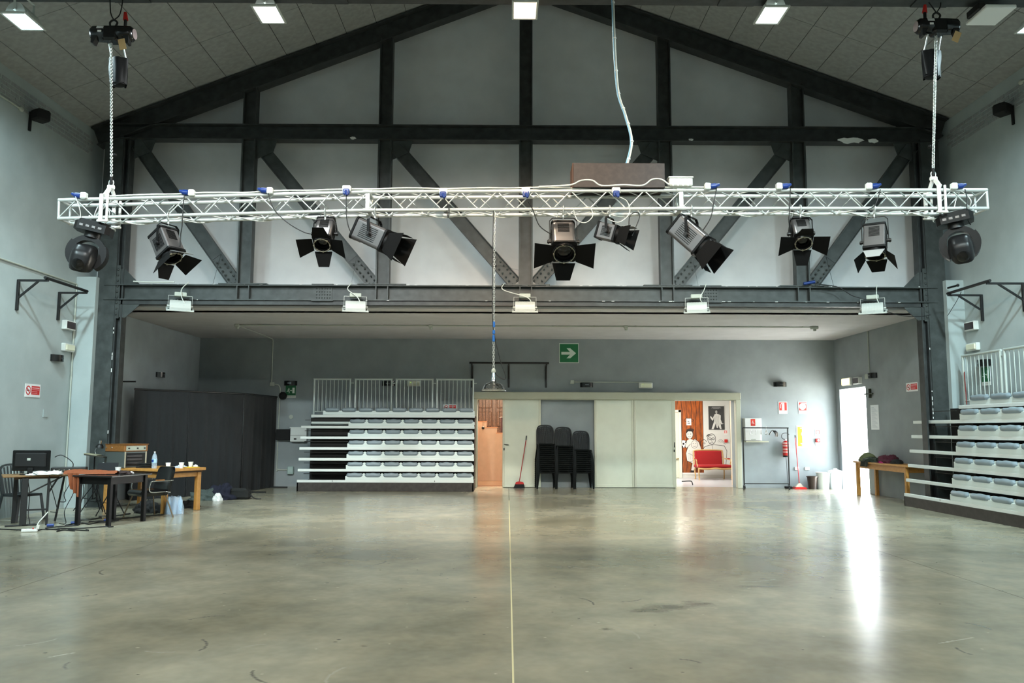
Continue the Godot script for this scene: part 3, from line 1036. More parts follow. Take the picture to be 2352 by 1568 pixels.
	ob("base", B.new().rod(Vector3(0, -0.03, 0), Vector3(0, 0, 0), 0.1, 14), M.white, sl)
	# outside: a pale paved yard with a low wall
	b = B.new()
	b.span(P(9.08, -0.3, -10), P(60, -0.05, 80))
	structure("ground_outside", b, mat(Color(0.8, 0.8, 0.78), 0.9))

func sliding_wall() -> void:
	var b := B.new()
	b.cspan(P(-0.88, 2.28, 21.36), P(6.07, 2.46, 21.6), 0.012)
	b.span(P(-0.86, 2.262, 21.44), P(6.05, 2.28, 21.52))
	structure("trim_2", b, M.panel_frame)
	b = B.new()
	b.cspan(P(-0.88, 0, 21.4), P(-0.785, 2.28, 21.6), 0.008)
	structure("trim_3", b, M.panel_frame)
	b = B.new()
	b.cspan(P(5.95, 0, 21.4), P(6.07, 2.28, 21.6), 0.008)
	structure("trim_4", b, M.panel_frame)
	var defs := [["cream sliding door panel beside the peach stair opening", -0.13, 0.87, true], ["cream sliding door panel just right of the stacked chairs", 2.26, 3.29, false], ["cream sliding door panel beside the lobby opening with black handle", 3.29, 4.38, true]]
	for k in 3:
		var q: Array = defs[k]
		var w: float = q[2] - q[1]
		var o := thing("sliding_door_panel", q[0], "door panel", P((q[1] + q[2]) / 2, 0.012, 21.49), 0, "")
		ob("body", B.new().cbox(Vector3(0, 1.125, 0), Vector3(w - 0.004, 2.25, 0.035), 0.004), M.panel, o)
		for s in [-1.0, 1.0]:
			var sw: float = 0.055 if not (k == 2 and s > 0) else 0.09
			ob("stile", B.new().cbox(Vector3(s * (w / 2 - sw / 2 - 0.004), 1.125, 0.019), Vector3(sw, 2.25, 0.014), 0.004), M.panel_frame, o)
		ob("bottom_rail", B.new().cbox(Vector3(0, 0.035, 0.019), Vector3(w - 0.12, 0.07, 0.012), 0.003), M.panel, o)
		if q[3]:
			var s := -1.0 if k == 0 else 1.0
			var hx := s * (w / 2 - 0.045)
			var h := B.new()
			if k == 0:
				h.bar(Vector3(hx, 1.1, 0.06), Vector3(hx + 0.12, 1.085, 0.06), 0.018, 0.018)
			else:
				h.bar(Vector3(hx, 1.03, 0.06), Vector3(hx + 0.01, 1.16, 0.06), 0.03, 0.018, Vector3.RIGHT)
			h.rod(Vector3(hx, 1.1 if k == 0 else 1.04, 0.02), Vector3(hx, 1.1 if k == 0 else 1.04, 0.06), 0.01, 8)
			ob("handle", h, M.black, o)
			ob("keyhole_plate", B.new().cbox(Vector3(hx - s * 0.0, 0.97 if k == 0 else 0.94, 0.03), Vector3(0.03, 0.065, 0.01), 0.004), M.black, o)

# ---------------------------------------------------------------- the flown lighting truss
const TX := [-5.88, -1.84, 2.27, 6.31]
const TY := [4.455, 4.585, 4.625, 4.645]

func truss_y(x: float) -> float:      # height of the front top tube
	for i in 3:
		if x <= TX[i + 1] or i == 2:
			return lerpf(TY[i], TY[i + 1], (x - TX[i]) / (TX[i + 1] - TX[i]))
	return 4.6

func lighting_rig() -> void:
	var o := thing("lighting_truss", "long white aluminium box truss flown across the hall carrying stage lamps", "lighting truss", P(0, 4.2, 10.5))
	var hh := 0.245
	var dp := 0.28
	var step := 0.0
	for i in 3:
		var a := Vector3(TX[i], TY[i] - 4.2, 0)
		var c := Vector3(TX[i + 1], TY[i + 1] - 4.2, 0)
		var l := a.distance_to(c)
		var dx := (c - a).normalized()
		var dy := Vector3(-dx.y, dx.x, 0)
		var sec := Node3D.new()
		sec.name = "truss_section"
		o.add_child(sec, true)
		sec.transform = Transform3D(Basis(dx, dy, Vector3.BACK), a)
		for y in [0.0, -hh]:
			for z in [0.0, -dp]:
				ob("main_tube", B.new().rod(Vector3(0.005, y, z), Vector3(l - 0.005, y, z), 0.0245, 12), M.alu, sec)
		step = l / 17.0
		var zf := B.new().rod(Vector3.ZERO, Vector3(0, 0, Vector2(step, hh).length()), 0.0088, 6, -1.0, false).mesh()
		var zt := B.new().rod(Vector3.ZERO, Vector3(0, 0, Vector2(step, dp).length()), 0.0088, 6, -1.0, false).mesh()
		for k in 17:
			var x0 := k * step
			var x1 := x0 + step
			var up := k % 2 == 0
			for f in 4:
				var p: Vector3
				var q: Vector3
				if f < 2:
					var z := 0.0 if f == 0 else -dp
					var uu := up if f == 0 else not up
					p = Vector3(x0, -hh if uu else 0.0, z)
					q = Vector3(x1, 0.0 if uu else -hh, z)
				else:
					var y := 0.0 if f == 2 else -hh
					p = Vector3(x0, y, 0.0 if up else -dp)
					q = Vector3(x1, y, -dp if up else 0.0)
				put("brace", zf if f < 2 else zt, M.alu, sec, Transform3D(B.along(p, q), p))
		for e in [0.012, l - 0.012]:
			var b := B.new()
			for z in [0.0, -dp]: b.rod(Vector3(e, 0, z), Vector3(e, -hh, z), 0.018, 8)
			for y in [0.0, -hh]: b.rod(Vector3(e, y, 0), Vector3(e, y, -dp), 0.018, 8)
			ob("end_frame", b, M.alu, sec)
	for i in [1, 2]:
		var b := B.new()
		var y: float = TY[i] - 4.2
		for z in [0.0, -dp]:
			b.cbox(Vector3(TX[i], y - hh / 2, z + 0.005), Vector3(0.055, 0.28, 0.02), 0.004)
			b.rod(Vector3(TX[i] - 0.06, y, z), Vector3(TX[i] + 0.06, y, z), 0.031, 10)
			b.rod(Vector3(TX[i] - 0.06, y - hh, z), Vector3(TX[i] + 0.06, y - hh, z), 0.031, 10)
		ob("coupler", b, M.alu, o)
	# lifting brackets, chains and hoists
	var lift := [[-5.27, -5.36, 6.8, "left"], [5.68, 5.84, 6.97, "right"]]
	for q in lift:
		var x: float = q[0]
		var ty := truss_y(x)
		var wl := "by the left wall" if x < 0 else "by the right wall"
		var br := thing("lifting_bracket", "white folding lifting bracket clamped round the truss " + wl, "bracket", P(x, ty, 10.64))
		var b := B.new()
		for z in [-0.14, 0.14]:
			b.bar(Vector3(0, 0.2, z * 0.08), Vector3(0, 0.035, z * 1.15), 0.06, 0.022, Vector3.RIGHT)
			ob("arm", b, M.white, br)
			b = B.new()
			b.cbox(Vector3(-0.03, -0.12, z * 1.25), Vector3(0.05, 0.36, 0.02), 0.004)
			b.cbox(Vector3(0.05, -0.12, z * 1.25), Vector3(0.03, 0.36, 0.02), 0.004)
			b.cbox(Vector3(0, -0.3, z * 1.25), Vector3(0.14, 0.03, 0.05), 0.006)
			ob("clamp_strap", b, M.white, br)
			b = B.new()
		b.rod(Vector3(-0.04, 0.2, 0), Vector3(0.04, 0.2, 0), 0.03, 10)
		ob("pivot", b, M.white, br)
		ob("shackle", B.new().tube(curve([Vector3(-0.022, 0.2, 0), Vector3(-0.03, 0.27, 0), Vector3(0, 0.3, 0), Vector3(0.03, 0.27, 0), Vector3(0.022, 0.2, 0)], 4), 0.008, 6), M.chain, br)
		var hy: float = q[2]
		var h := thing("chain_hoist", "black electric chain hoist with a chain bag, hanging high " + wl, "chain hoist", P(q[1], hy, 10.64))
		var prof := [Vector2(0, -0.29), Vector2(0.075, -0.285), Vector2(0.105, -0.25), Vector2(0.11, -0.1), Vector2(0.11, 0.12), Vector2(0.105, 0.25), Vector2(0.08, 0.285), Vector2(0, 0.29)]
		ob("body", B.new().lathe(prof, Vector3.ZERO, 22, Basis(Vector3.BACK, PI / 2)), M.black_gloss, h)
		ob("motor_box", B.new().cbox(Vector3(0, -0.03, 0.02), Vector3(0.2, 0.2, 0.2), 0.03), M.black_gloss, h)
		for s in [-1.0, 1.0]: ob("foot", B.new().prism(PackedVector2Array([Vector2(s * 0.25, -0.06), Vector2(s * 0.17, -0.06), Vector2(s * 0.22, -0.17), Vector2(s * 0.25, -0.16)]), 0.1, Transform3D(Basis(), Vector3(0, 0, 0.04))), M.black, h)
		b = B.new()
		b.box(Vector3(-0.13, 0.05, 0.1), Vector3(0.09, 0.04, 0.006), rot(Vector3.RIGHT, -25))
		b.box(Vector3(-0.13, -0.01, 0.11), Vector3(0.05, 0.025, 0.006))
		ob("maker_plate", b, M.label_white, h)
		ob("end_badge", B.new().rod(Vector3(0.29 * signf(-x), 0, 0), Vector3(0.297 * signf(-x), 0, 0), 0.07, 16), mat(Color(0.62, 0.56, 0.56), 0.4), h)
		b = B.new()
		b.tube(curve([Vector3(-0.03, 0.08, 0), Vector3(-0.05, 0.16, 0), Vector3(0, 0.2, 0), Vector3(0.05, 0.16, 0), Vector3(0.02, 0.1, 0)], 4), 0.014, 8)
		b.tube(curve([Vector3(0, 0.2, 0), Vector3(-0.06, 0.32, -0.02), Vector3(-0.09, 7.36 - hy, -0.04)], 4), 0.008, 6)
		b.tube(curve([Vector3(0, 0.2, 0), Vector3(0.07, 0.3, -0.02), Vector3(0.09, 7.36 - hy, -0.04)], 4), 0.008, 6)
		ob("top_hook", b, M.black, h)
		b = B.new()
		b.rod(Vector3(0.16 * signf(-x), 0.1, 0), Vector3(0.16 * signf(-x), 0.2, 0), 0.022, 8)
		ob("plug", b, M.black, h)
		b = B.new()
		b.rod(Vector3(0.16 * signf(-x), 0.2, 0), Vector3(0.15 * signf(-x), 0.31, 0), 0.035, 10, 0.02)
		ob("red_connector", b, M.red, h)
		ob("card_tag", B.new().box(Vector3(0.19, -0.2, 0.12), Vector3(0.09, 0.15, 0.004), rot(FRONT, 14 if x < 0 else -24)), mat(Color(0.72, 0.6, 0.42), 0.8), h)
		# chain bag: open cloth bucket with sagging folds
		var rows := []
		for i in 9:
			var t := i / 8.0
			var r := PackedVector3Array()
			for j in 24:
				var a := TAU * j / 24
				var fold := 1.0 + 0.1 * sin(a * 5 + t * 2.0) + 0.05 * sin(a * 11 - t * 5.0)
				r.append(Vector3(cos(a) * lerpf(0.125, 0.11, t) * fold, -0.3 - 0.37 * t + 0.03 * sin(a * 3) * t, sin(a) * 0.08 * fold))
			rows.append(r)
		var bg := B.new().surf(rows, Vector3.UP, true)
		bg.ball(Vector3(0, -0.66, 0), Vector3(0.11, 0.03, 0.085), 14)
		ob("chain_bag", bg, mat(Color(0.04, 0.045, 0.05), 0.55, 0.0, 0.3), h, Transform3D(Basis(), Vector3(0.05 * signf(-x), 0, -0.11)))
		b = B.new()
		for s in [-1.0, 1.0]: b.tube(PackedVector3Array([Vector3(s * 0.09 + 0.04 * signf(-x), -0.1, 0), Vector3(s * 0.1 + 0.05 * signf(-x), -0.32, -0.1)]), 0.01, 6)
		ob("bag_straps", b, M.chain, h)
		# load chain: links turned by 90 degrees in turn
		var cb := B.new()
		var top := Vector3(-0.02 + x * 0.0, -0.08, 0)
		var bot := Vector3(x - q[1], ty + 0.3 - hy, 0)
		var kk := int(top.distance_to(bot) / 0.024)
		for i in kk:
			var c := top.lerp(bot, (i + 0.5) / kk)
			var pts := PackedVector3Array()
			for j in 10:
				var t := TAU * j / 10
				var w := cos(t) * 0.0145
				var vv := sin(t) * 0.009 + signf(sin(t)) * 0.008
				pts.append(c + (Vector3(w, vv, 0) if i % 2 == 0 else Vector3(w * 0.5, vv, w)))
			cb.tube(pts, 0.0058, 5, true)
		tag(ob("load_chain", cb, M.chain, h), "", "", "", "stuff")
		b = B.new()
		b.rod(bot + Vector3(0, 0.04, 0), bot + Vector3(0, -0.06, 0), 0.022, 10)
		b.ball(bot + Vector3(-0.03 * signf(-x) * -1, 0.34, 0), Vector3.ONE * 0.025, 8)
		ob("chain_hook", b, M.spot_dark, h)
	stage_lamps()
	rig_cables()

func stage_lamp(label: String, at: Vector3, aim: Vector3, s: float, l: float, flaps: Array, dl: float, box_body := false, sil := true) -> Node3D:
	# at: pivot of the yoke. The lamp hangs from the front bottom tube of the truss.
	var ty := truss_y(at.x) - 0.245
	var root := P(at.x, ty, 10.5)
	var o := thing("stage_spotlight", label, "stage light", root, 0, "stage spotlights clamped under the truss")
	var p := at - root
	aim = aim.normalized()
	var side := Vector3.UP.cross(aim)
	side.y = 0
	side = side.normalized()
	var bas := Basis(side, aim.cross(side).normalized(), aim)
	var tx := Transform3D(bas, p)
	var b := B.new()
	var hook := curve([Vector3(p.x, -0.085, p.z), Vector3(p.x, -0.03, p.z + 0.03), Vector3(p.x, 0.02, p.z + 0.035), Vector3(p.x, 0.04, p.z), Vector3(p.x, 0.02, p.z - 0.035)], 4)
	b.tube(hook, 0.011, 6)
	b.rod(Vector3(p.x, -0.03, p.z), Vector3(p.x, -0.13, p.z), 0.013, 8)
	ob("hook_clamp", b, M.chain, o)
	b = B.new()
	var top := Vector3(p.x, -0.12, p.z)
	var w := s * 0.5 + 0.03
	var pl := [top - side * (w - 0.04), top - side * w - Vector3(0, 0.04, 0), p - side * w]
	var pr := [top + side * (w - 0.04), top + side * w - Vector3(0, 0.04, 0), p + side * w]
	var prev := top - side * (w - 0.04)
	b.bar(pl[0], pr[0], 0.035, 0.007, Vector3.UP)
	for arr in [pl, pr]:
		for i in 2: b.bar(arr[i], arr[i + 1], 0.007, 0.035, side.cross(Vector3.UP) if i == 1 else side.cross(arr[1] - arr[0]))
	ob("yoke", b, M.spot_dark, o)
	b = B.new()
	for k in [-1.0, 1.0]:
		b.rod(p + side * k * (s * 0.5), p + side * k * (w + 0.03), 0.022, 10)
		b.rod(p + side * k * (w + 0.008), p + side * k * (w + 0.02), 0.03, 8)
	ob("tilt_knobs", b, M.black, o)
	# housing: rounded body along the aim
	var h := s * 0.5
	var c := h * (0.28 if not box_body else 0.12)
	var poly := PackedVector2Array()
	for q in [[1, -1], [1, 1], [-1, 1], [-1, -1]]:
		var cc := Vector2(q[0] * (h - c), q[1] * (h - c))
		var a0: float = {Vector2(1, -1): -90.0, Vector2(1, 1): 0.0, Vector2(-1, 1): 90.0, Vector2(-1, -1): 180.0}[Vector2(q[0], q[1])]
		for i in 5:
			var t := deg_to_rad(a0 + 22.5 * i)
			poly.append(cc + Vector2(cos(t), sin(t)) * c)
	b = B.new()
	b.prism(poly, l, Transform3D(Basis(), Vector3(0, 0, -0.02)))
	var body := ob("housing", b, M.spot_grey if sil else M.spot_dark, o, tx)
	b = B.new()
	for i in 8:
		var z := -l * 0.42 + l * 0.055 * i
		b.box(Vector3(0, h + 0.003, z), Vector3(s * 0.5, 0.006, 0.008))
		for k in [-1.0, 1.0]: b.box(Vector3(k * (h + 0.003), -h * 0.55 + h * 0.16 * i, -l * 0.05), Vector3(0.006, 0.008, l * 0.55))
	ob("cooling_slots", b, M.spot_dark, body)
	b = B.new()
	b.prism(poly, 0.03, Transform3D(Basis().scaled(Vector3(1.07, 1.07, 1)), Vector3(0, 0, -0.02 - l / 2)))
	b.prism(poly, 0.03, Transform3D(Basis().scaled(Vector3(1.07, 1.07, 1)), Vector3(0, 0, -0.02 + l / 2)))
	ob("end_caps", b, M.spot_dark, o, tx)
	b = B.new()
	b.lathe([Vector2(h * 0.82, 0.0), Vector2(h * 0.98, 0.0), Vector2(h * 0.98, 0.05), Vector2(h * 0.86, 0.055), Vector2(h * 0.8, 0.03)], Vector3(0, 0, l / 2 - 0.01), 24, Basis(Vector3.RIGHT, PI / 2), true)
	ob("front_ring", b, M.spot_dark, o, tx)
	b = B.new()
	var ring := PackedVector3Array()
	for i in 24: ring.append(Vector3(cos(TAU * i / 24) * h * 0.9, sin(TAU * i / 24) * h * 0.9, l / 2 + 0.05))
	b.tube(ring, 0.006, 6, true)
	for i in 8: b.box(Vector3(cos(TAU * i / 8) * h * 0.9, sin(TAU * i / 8) * h * 0.9, l / 2 + 0.05), Vector3.ONE * 0.018)
	ob("colour_frame_ring", b, M.ring, o, tx)
	b = B.new()
	b.lathe([Vector2(0, 0.02), Vector2(h * 0.5, 0.012), Vector2(h * 0.8, -0.01)], Vector3(0, 0, l / 2 - 0.01), 24, Basis(Vector3.RIGHT, PI / 2))
	ob("lens", b, M.lens, o, tx)
	# barn door flaps: top, right, bottom, left; the angle opens outwards from the aim
	var dirs := [Vector3.UP, Vector3.RIGHT, Vector3.DOWN, Vector3.LEFT]
	for i in 4:
		var e: Vector3 = dirs[i]
		var a := deg_to_rad(flaps[i])
		var out := Vector3.BACK * cos(a) + e * sin(a)
		var u := e.cross(Vector3.BACK)
		var w0 := s * (0.42 if i % 2 == 1 else 0.5)
		var w1 := s * (0.66 if i % 2 == 1 else 0.3)
		var fb := B.new()
		fb.prism(PackedVector2Array([Vector2(-w0, 0), Vector2(w0, 0), Vector2(w1, dl), Vector2(-w1, dl)]), 0.004, Transform3D(Basis(u, out, u.cross(out)), Vector3(0, 0, l / 2 + 0.035) + e * h * 1.0))
		ob("barn_door", fb, M.flap_light if i == 0 and box_body and sil else M.flap, o, tx)
	b = B.new()
	b.tube(curve([p + bas * Vector3(0, 0, -l * 0.45), Vector3(p.x - side.x * 0.1, p.y + 0.14, p.z - 0.09), Vector3(p.x - side.x * 0.06, -0.01, p.z - 0.05), Vector3(p.x, 0.03, p.z)], 6), 0.004, 5)
	ob("safety_cable", b, M.chain, o)
	return o

func moving_head(label: String, at: Vector3, lean: float, turn: float, nod: float) -> void:
	# at: top of the base box
	var o := thing("moving_head_lamp", label, "stage light", at, turn, "moving head lamps at the truss ends")
	var tx := Transform3D(Basis(FRONT, lean), Vector3(0, -0.09, 0))
	var b := B.new()
	var pl := PackedVector2Array([Vector2(-0.22, -0.1), Vector2(-0.17, -0.17), Vector2(0.17, -0.17), Vector2(0.22, -0.1), Vector2(0.22, 0.1), Vector2(0.17, 0.17), Vector2(-0.17, 0.17), Vector2(-0.22, 0.1)])
	b.prism(pl, 0.11, Transform3D(Basis(Vector3.RIGHT, PI / 2), Vector3.ZERO))
	b.prism(pl, 0.05, Transform3D(Basis(Vector3.RIGHT, PI / 2).scaled_local(Vector3(0.86, 0.86, 1)), Vector3(0, 0.065, 0)))
	ob("base_box", b, M.spot_dark, o, tx)
	b = B.new()
	for s in [-1.0, 1.0]:
		b.tube(curve([Vector3(s * 0.19, 0.05, 0.1), Vector3(s * 0.235, 0.06, 0.06), Vector3(s * 0.235, 0.06, -0.06), Vector3(s * 0.19, 0.05, -0.1)], 4), 0.012, 6)
		b.rod(Vector3(s * 0.1, 0.08, 0), Vector3(s * 0.1, 0.17, 0), 0.014, 8)
	ob("carry_handles", b, M.chain, o, tx)
	b = B.new()
	for i in 4: b.cbox(Vector3(-0.12 + 0.075 * i, 0.0, 0.172), Vector3(0.05, 0.035, 0.012), 0.004)
	ob("sockets", b, M.spot_grey, o, tx)
	ob("turntable", B.new().rod(Vector3(0, -0.055, 0), Vector3(0, -0.12, 0), 0.1, 18), M.black, o, tx)
	b = B.new()
	# yoke: one wide U swept round the head
	var path := []
	for i in 31:
		var t := lerpf(deg_to_rad(-52), deg_to_rad(232), i / 30.0)
		path.append(Vector2(cos(t) * 0.2, sin(t) * 0.2))
	for i in 30:
		var p0: Vector2 = path[i]
		var p1: Vector2 = path[i + 1]
		var th: float = 0.046 if i < 9 or i > 20 else 0.034
		var o0 := p0.normalized() * th
		var o1 := p1.normalized() * th
		b.prism(PackedVector2Array([p0 - o0, p1 - o1, p1 + o1, p0 + o0]), 0.17 if i < 9 or i > 20 else 0.12, Transform3D(Basis(), Vector3(0, -0.33, 0)))
	ob("yoke", b, M.spot_dark, o, tx)
	b = B.new()
	var hb := Transform3D(Basis(Vector3.RIGHT, nod).scaled_local(Vector3(1.0, 1.12, 1.12)), Vector3(0, -0.4, 0.08))
	var side := PackedVector2Array([Vector2(-0.15, 0.06), Vector2(-0.1, 0.14), Vector2(0.06, 0.16), Vector2(0.17, 0.09), Vector2(0.21, -0.04), Vector2(0.18, -0.14), Vector2(0.02, -0.17), Vector2(-0.12, -0.12)])
	var hr := []
	for i in 13:
		var u := i / 6.0 - 1.0
		var sc := pow(maxf(1.0 - pow(absf(u), 4.0), 0.0004), 0.5)
		var r := PackedVector3Array()
		for j in 24:
			var f := j / 3
			var p := side[f].lerp(side[(f + 1) % 8], (j % 3) / 3.0)
			r.append(Vector3(u * 0.155, p.y * sc, p.x * sc))
		hr.append(r)
	b.surf(hr, Vector3.UP, true)
	var head := ob("head", b, mat(Color(0.1, 0.1, 0.105), 0.35, 0.0, 0.35), o, tx * hb)
	ob("lens", B.new().lathe([Vector2(0, 0.022), Vector2(0.05, 0.018), Vector2(0.075, 0.0)], Vector3(0, -0.05, 0.205), 18, Basis(Vector3.RIGHT, PI / 2 + 0.3)), M.lens, head)
	b = B.new()
	for i in 5: b.box(Vector3(-0.05 + 0.025 * i, -0.02, 0.148), Vector3(0.008, 0.1, 0.008))
	ob("head_vents", b, M.black, head)
	b = B.new()
	b.tube(curve([Vector3(0.15, 0.0, 0.1), Vector3(0.2, 0.12, 0.12), Vector3(0.1, 0.26, 0.1), Vector3(0.04, 0.2, 0.06), Vector3(0.0, 0.05, 0.08)], 6), 0.007, 6)
	ob("lead", b, M.chain, o)

func stage_lamps() -> void:
	stage_lamp("stage spotlight with open barn doors beside the leftmost moving head", P(-4.43, 3.86, 10.5), Vector3(0.45, -0.85, 0.24), 0.26, 0.34, [48, 62, 40, 30], 0.2, true)
	stage_lamp("small round stage spotlight facing out, second lamp from the left of the spotlights", P(-2.39, 4.02, 10.5), Vector3(0.0, -0.8, 0.6), 0.23, 0.36, [80, 62, 50, 66], 0.2)
	stage_lamp("long stage spotlight in profile tipped right, just left of the hanging pendant chain", P(-1.74, 3.99, 10.5), Vector3(0.86, -0.44, 0.3), 0.29, 0.46, [10, 12, 8, 12], 0.22)
	stage_lamp("largest stage spotlight facing out with three wide black flaps, right of the centre post", P(0.72, 3.93, 10.5), Vector3(0.0, -0.74, 0.67), 0.3, 0.46, [35, 78, 74, 78], 0.24)
	stage_lamp("smallest boxy stage spotlight turned right below the dark brown box", P(1.33, 4.05, 10.5), Vector3(0.8, -0.3, 0.45), 0.21, 0.25, [12, 18, 22, 18], 0.17, true)
	stage_lamp("stage spotlight tipped down to the right under the white junction box", P(2.4, 4.0, 10.5), Vector3(0.56, -0.68, 0.42), 0.3, 0.48, [8, 10, 12, 10], 0.22)
	stage_lamp("round stage spotlight with spread flaps, second lamp from the right of the spotlights", P(3.83, 4.05, 10.5), Vector3(-0.1, -0.76, 0.65), 0.23, 0.34, [62, 66, 58, 72], 0.2)
	stage_lamp("stage spotlight pointing straight down with a mirrored flap beside the rightmost moving head", P(4.8, 3.95, 10.5), Vector3(-0.18, -0.93, 0.3), 0.26, 0.34, [30, 40, 62, 34], 0.18, true)
	moving_head("black moving head lamp hanging at the truss end by the left wall", P(-5.45, truss_y(-5.45) - 0.285, 10.62), -0.2, 0.25, 0.35)
	moving_head("black moving head lamp hanging at the truss end by the right wall", P(5.92, truss_y(5.92) - 0.285, 10.62), 0.14, -0.5, 0.45)
	# sockets with blue plugs along the top tube
	var px := [-5.58, -4.18, -3.16, -2.11, -0.85, 0.23, 1.41, 2.66, 3.6, 4.78, 5.9]
	var names := ["above the left moving head", "above the leftmost stage spotlight", "midway between the two leftmost spotlights", "above the second spotlight from the left", "just left of the pendant chain", "on the truss at the centre post, pointing down", "just under the brown box's middle", "right of the white junction box", "above the second spotlight from the right", "above the spotlight beside the right moving head", "above the right moving head"]
	for i in px.size():
		var x: float = px[i]
		var y := truss_y(x)
		var low: float = 0.0 if i in [0, 1, 2, 3, 7, 8, 9, 10] else -0.05
		var o := thing("power_plug", "blue plug in a white socket " + names[i], "plug", P(x, y + 0.02 + low, 10.465), 0, "blue plugs along the truss")
		var s := -1.0 if i < 3 else (1.0 if i > 6 else 0.0)
		if s == 0.0:
			ob("socket", B.new().cbox(Vector3(0, 0.02, 0), Vector3(0.11, 0.08, 0.07), 0.012), M.white_plastic, o)
			var b := B.new()
			b.cbox(Vector3(0, -0.03, 0.03), Vector3(0.085, 0.08, 0.05), 0.012)
			b.rod(Vector3(0, -0.03, 0.05), Vector3(0.02, -0.09, 0.08), 0.024, 10, 0.014)
			ob("plug", b, M.blue, o)
		else:
			ob("socket", B.new().cbox(Vector3(-s * 0.05, 0.02, 0), Vector3(0.08, 0.085, 0.075), 0.012), M.white_plastic, o)
			var b := B.new()
			b.rod(Vector3(-s * 0.01, 0.02, 0), Vector3(s * 0.06, 0.028, 0), 0.038, 12)
			b.rod(Vector3(s * 0.06, 0.028, 0), Vector3(s * 0.11, 0.05, 0), 0.03, 10, 0.016)
			ob("plug", b, M.blue, o)
	var bx := thing("projector_housing", "dark brown open-topped box standing on the truss under the white cable bundle", "box", P(1.45, truss_y(1.45) + 0.025, 10.64))
	ob("box_panel", B.new().cbox(Vector3(0, 0.165, 0), Vector3(1.2, 0.33, 0.4), 0.006), mottled(Color(0.14, 0.092, 0.078), 0.12, 1.5, 0.6, 41), bx)
	ob("edge_strip", B.new().cbox(Vector3(-0.604, 0.165, 0), Vector3(0.012, 0.33, 0.4), 0.003), mat(Color(0.32, 0.2, 0.13), 0.6), bx)
	var jb := thing("junction_box", "white plastic junction box with cable glands on top of the truss", "junction box", P(2.26, truss_y(2.26) + 0.03, 10.5))
	ob("box_body", B.new().cbox(Vector3(0, 0.07, 0), Vector3(0.31, 0.11, 0.12), 0.015), M.white_plastic, jb)
	ob("lid", B.new().cbox(Vector3(0, 0.132, 0), Vector3(0.33, 0.022, 0.13), 0.008), M.white_plastic, jb)
	for i in 4:
		ob("gland", B.new().rod(Vector3(-0.1 + 0.065 * i, 0.045, 0.06), Vector3(-0.115 + 0.065 * i, 0.0, 0.085), 0.014, 8), M.white_plastic, jb)

func cable(label: String, pts: Array, r: float, m: Material, called := "cable", group := "") -> void:
	var b := B.new()
	b.tube(curve(pts, 6), r, 6)
	var o := ob(called, b, m)
	tag(o, label, "cable", group)

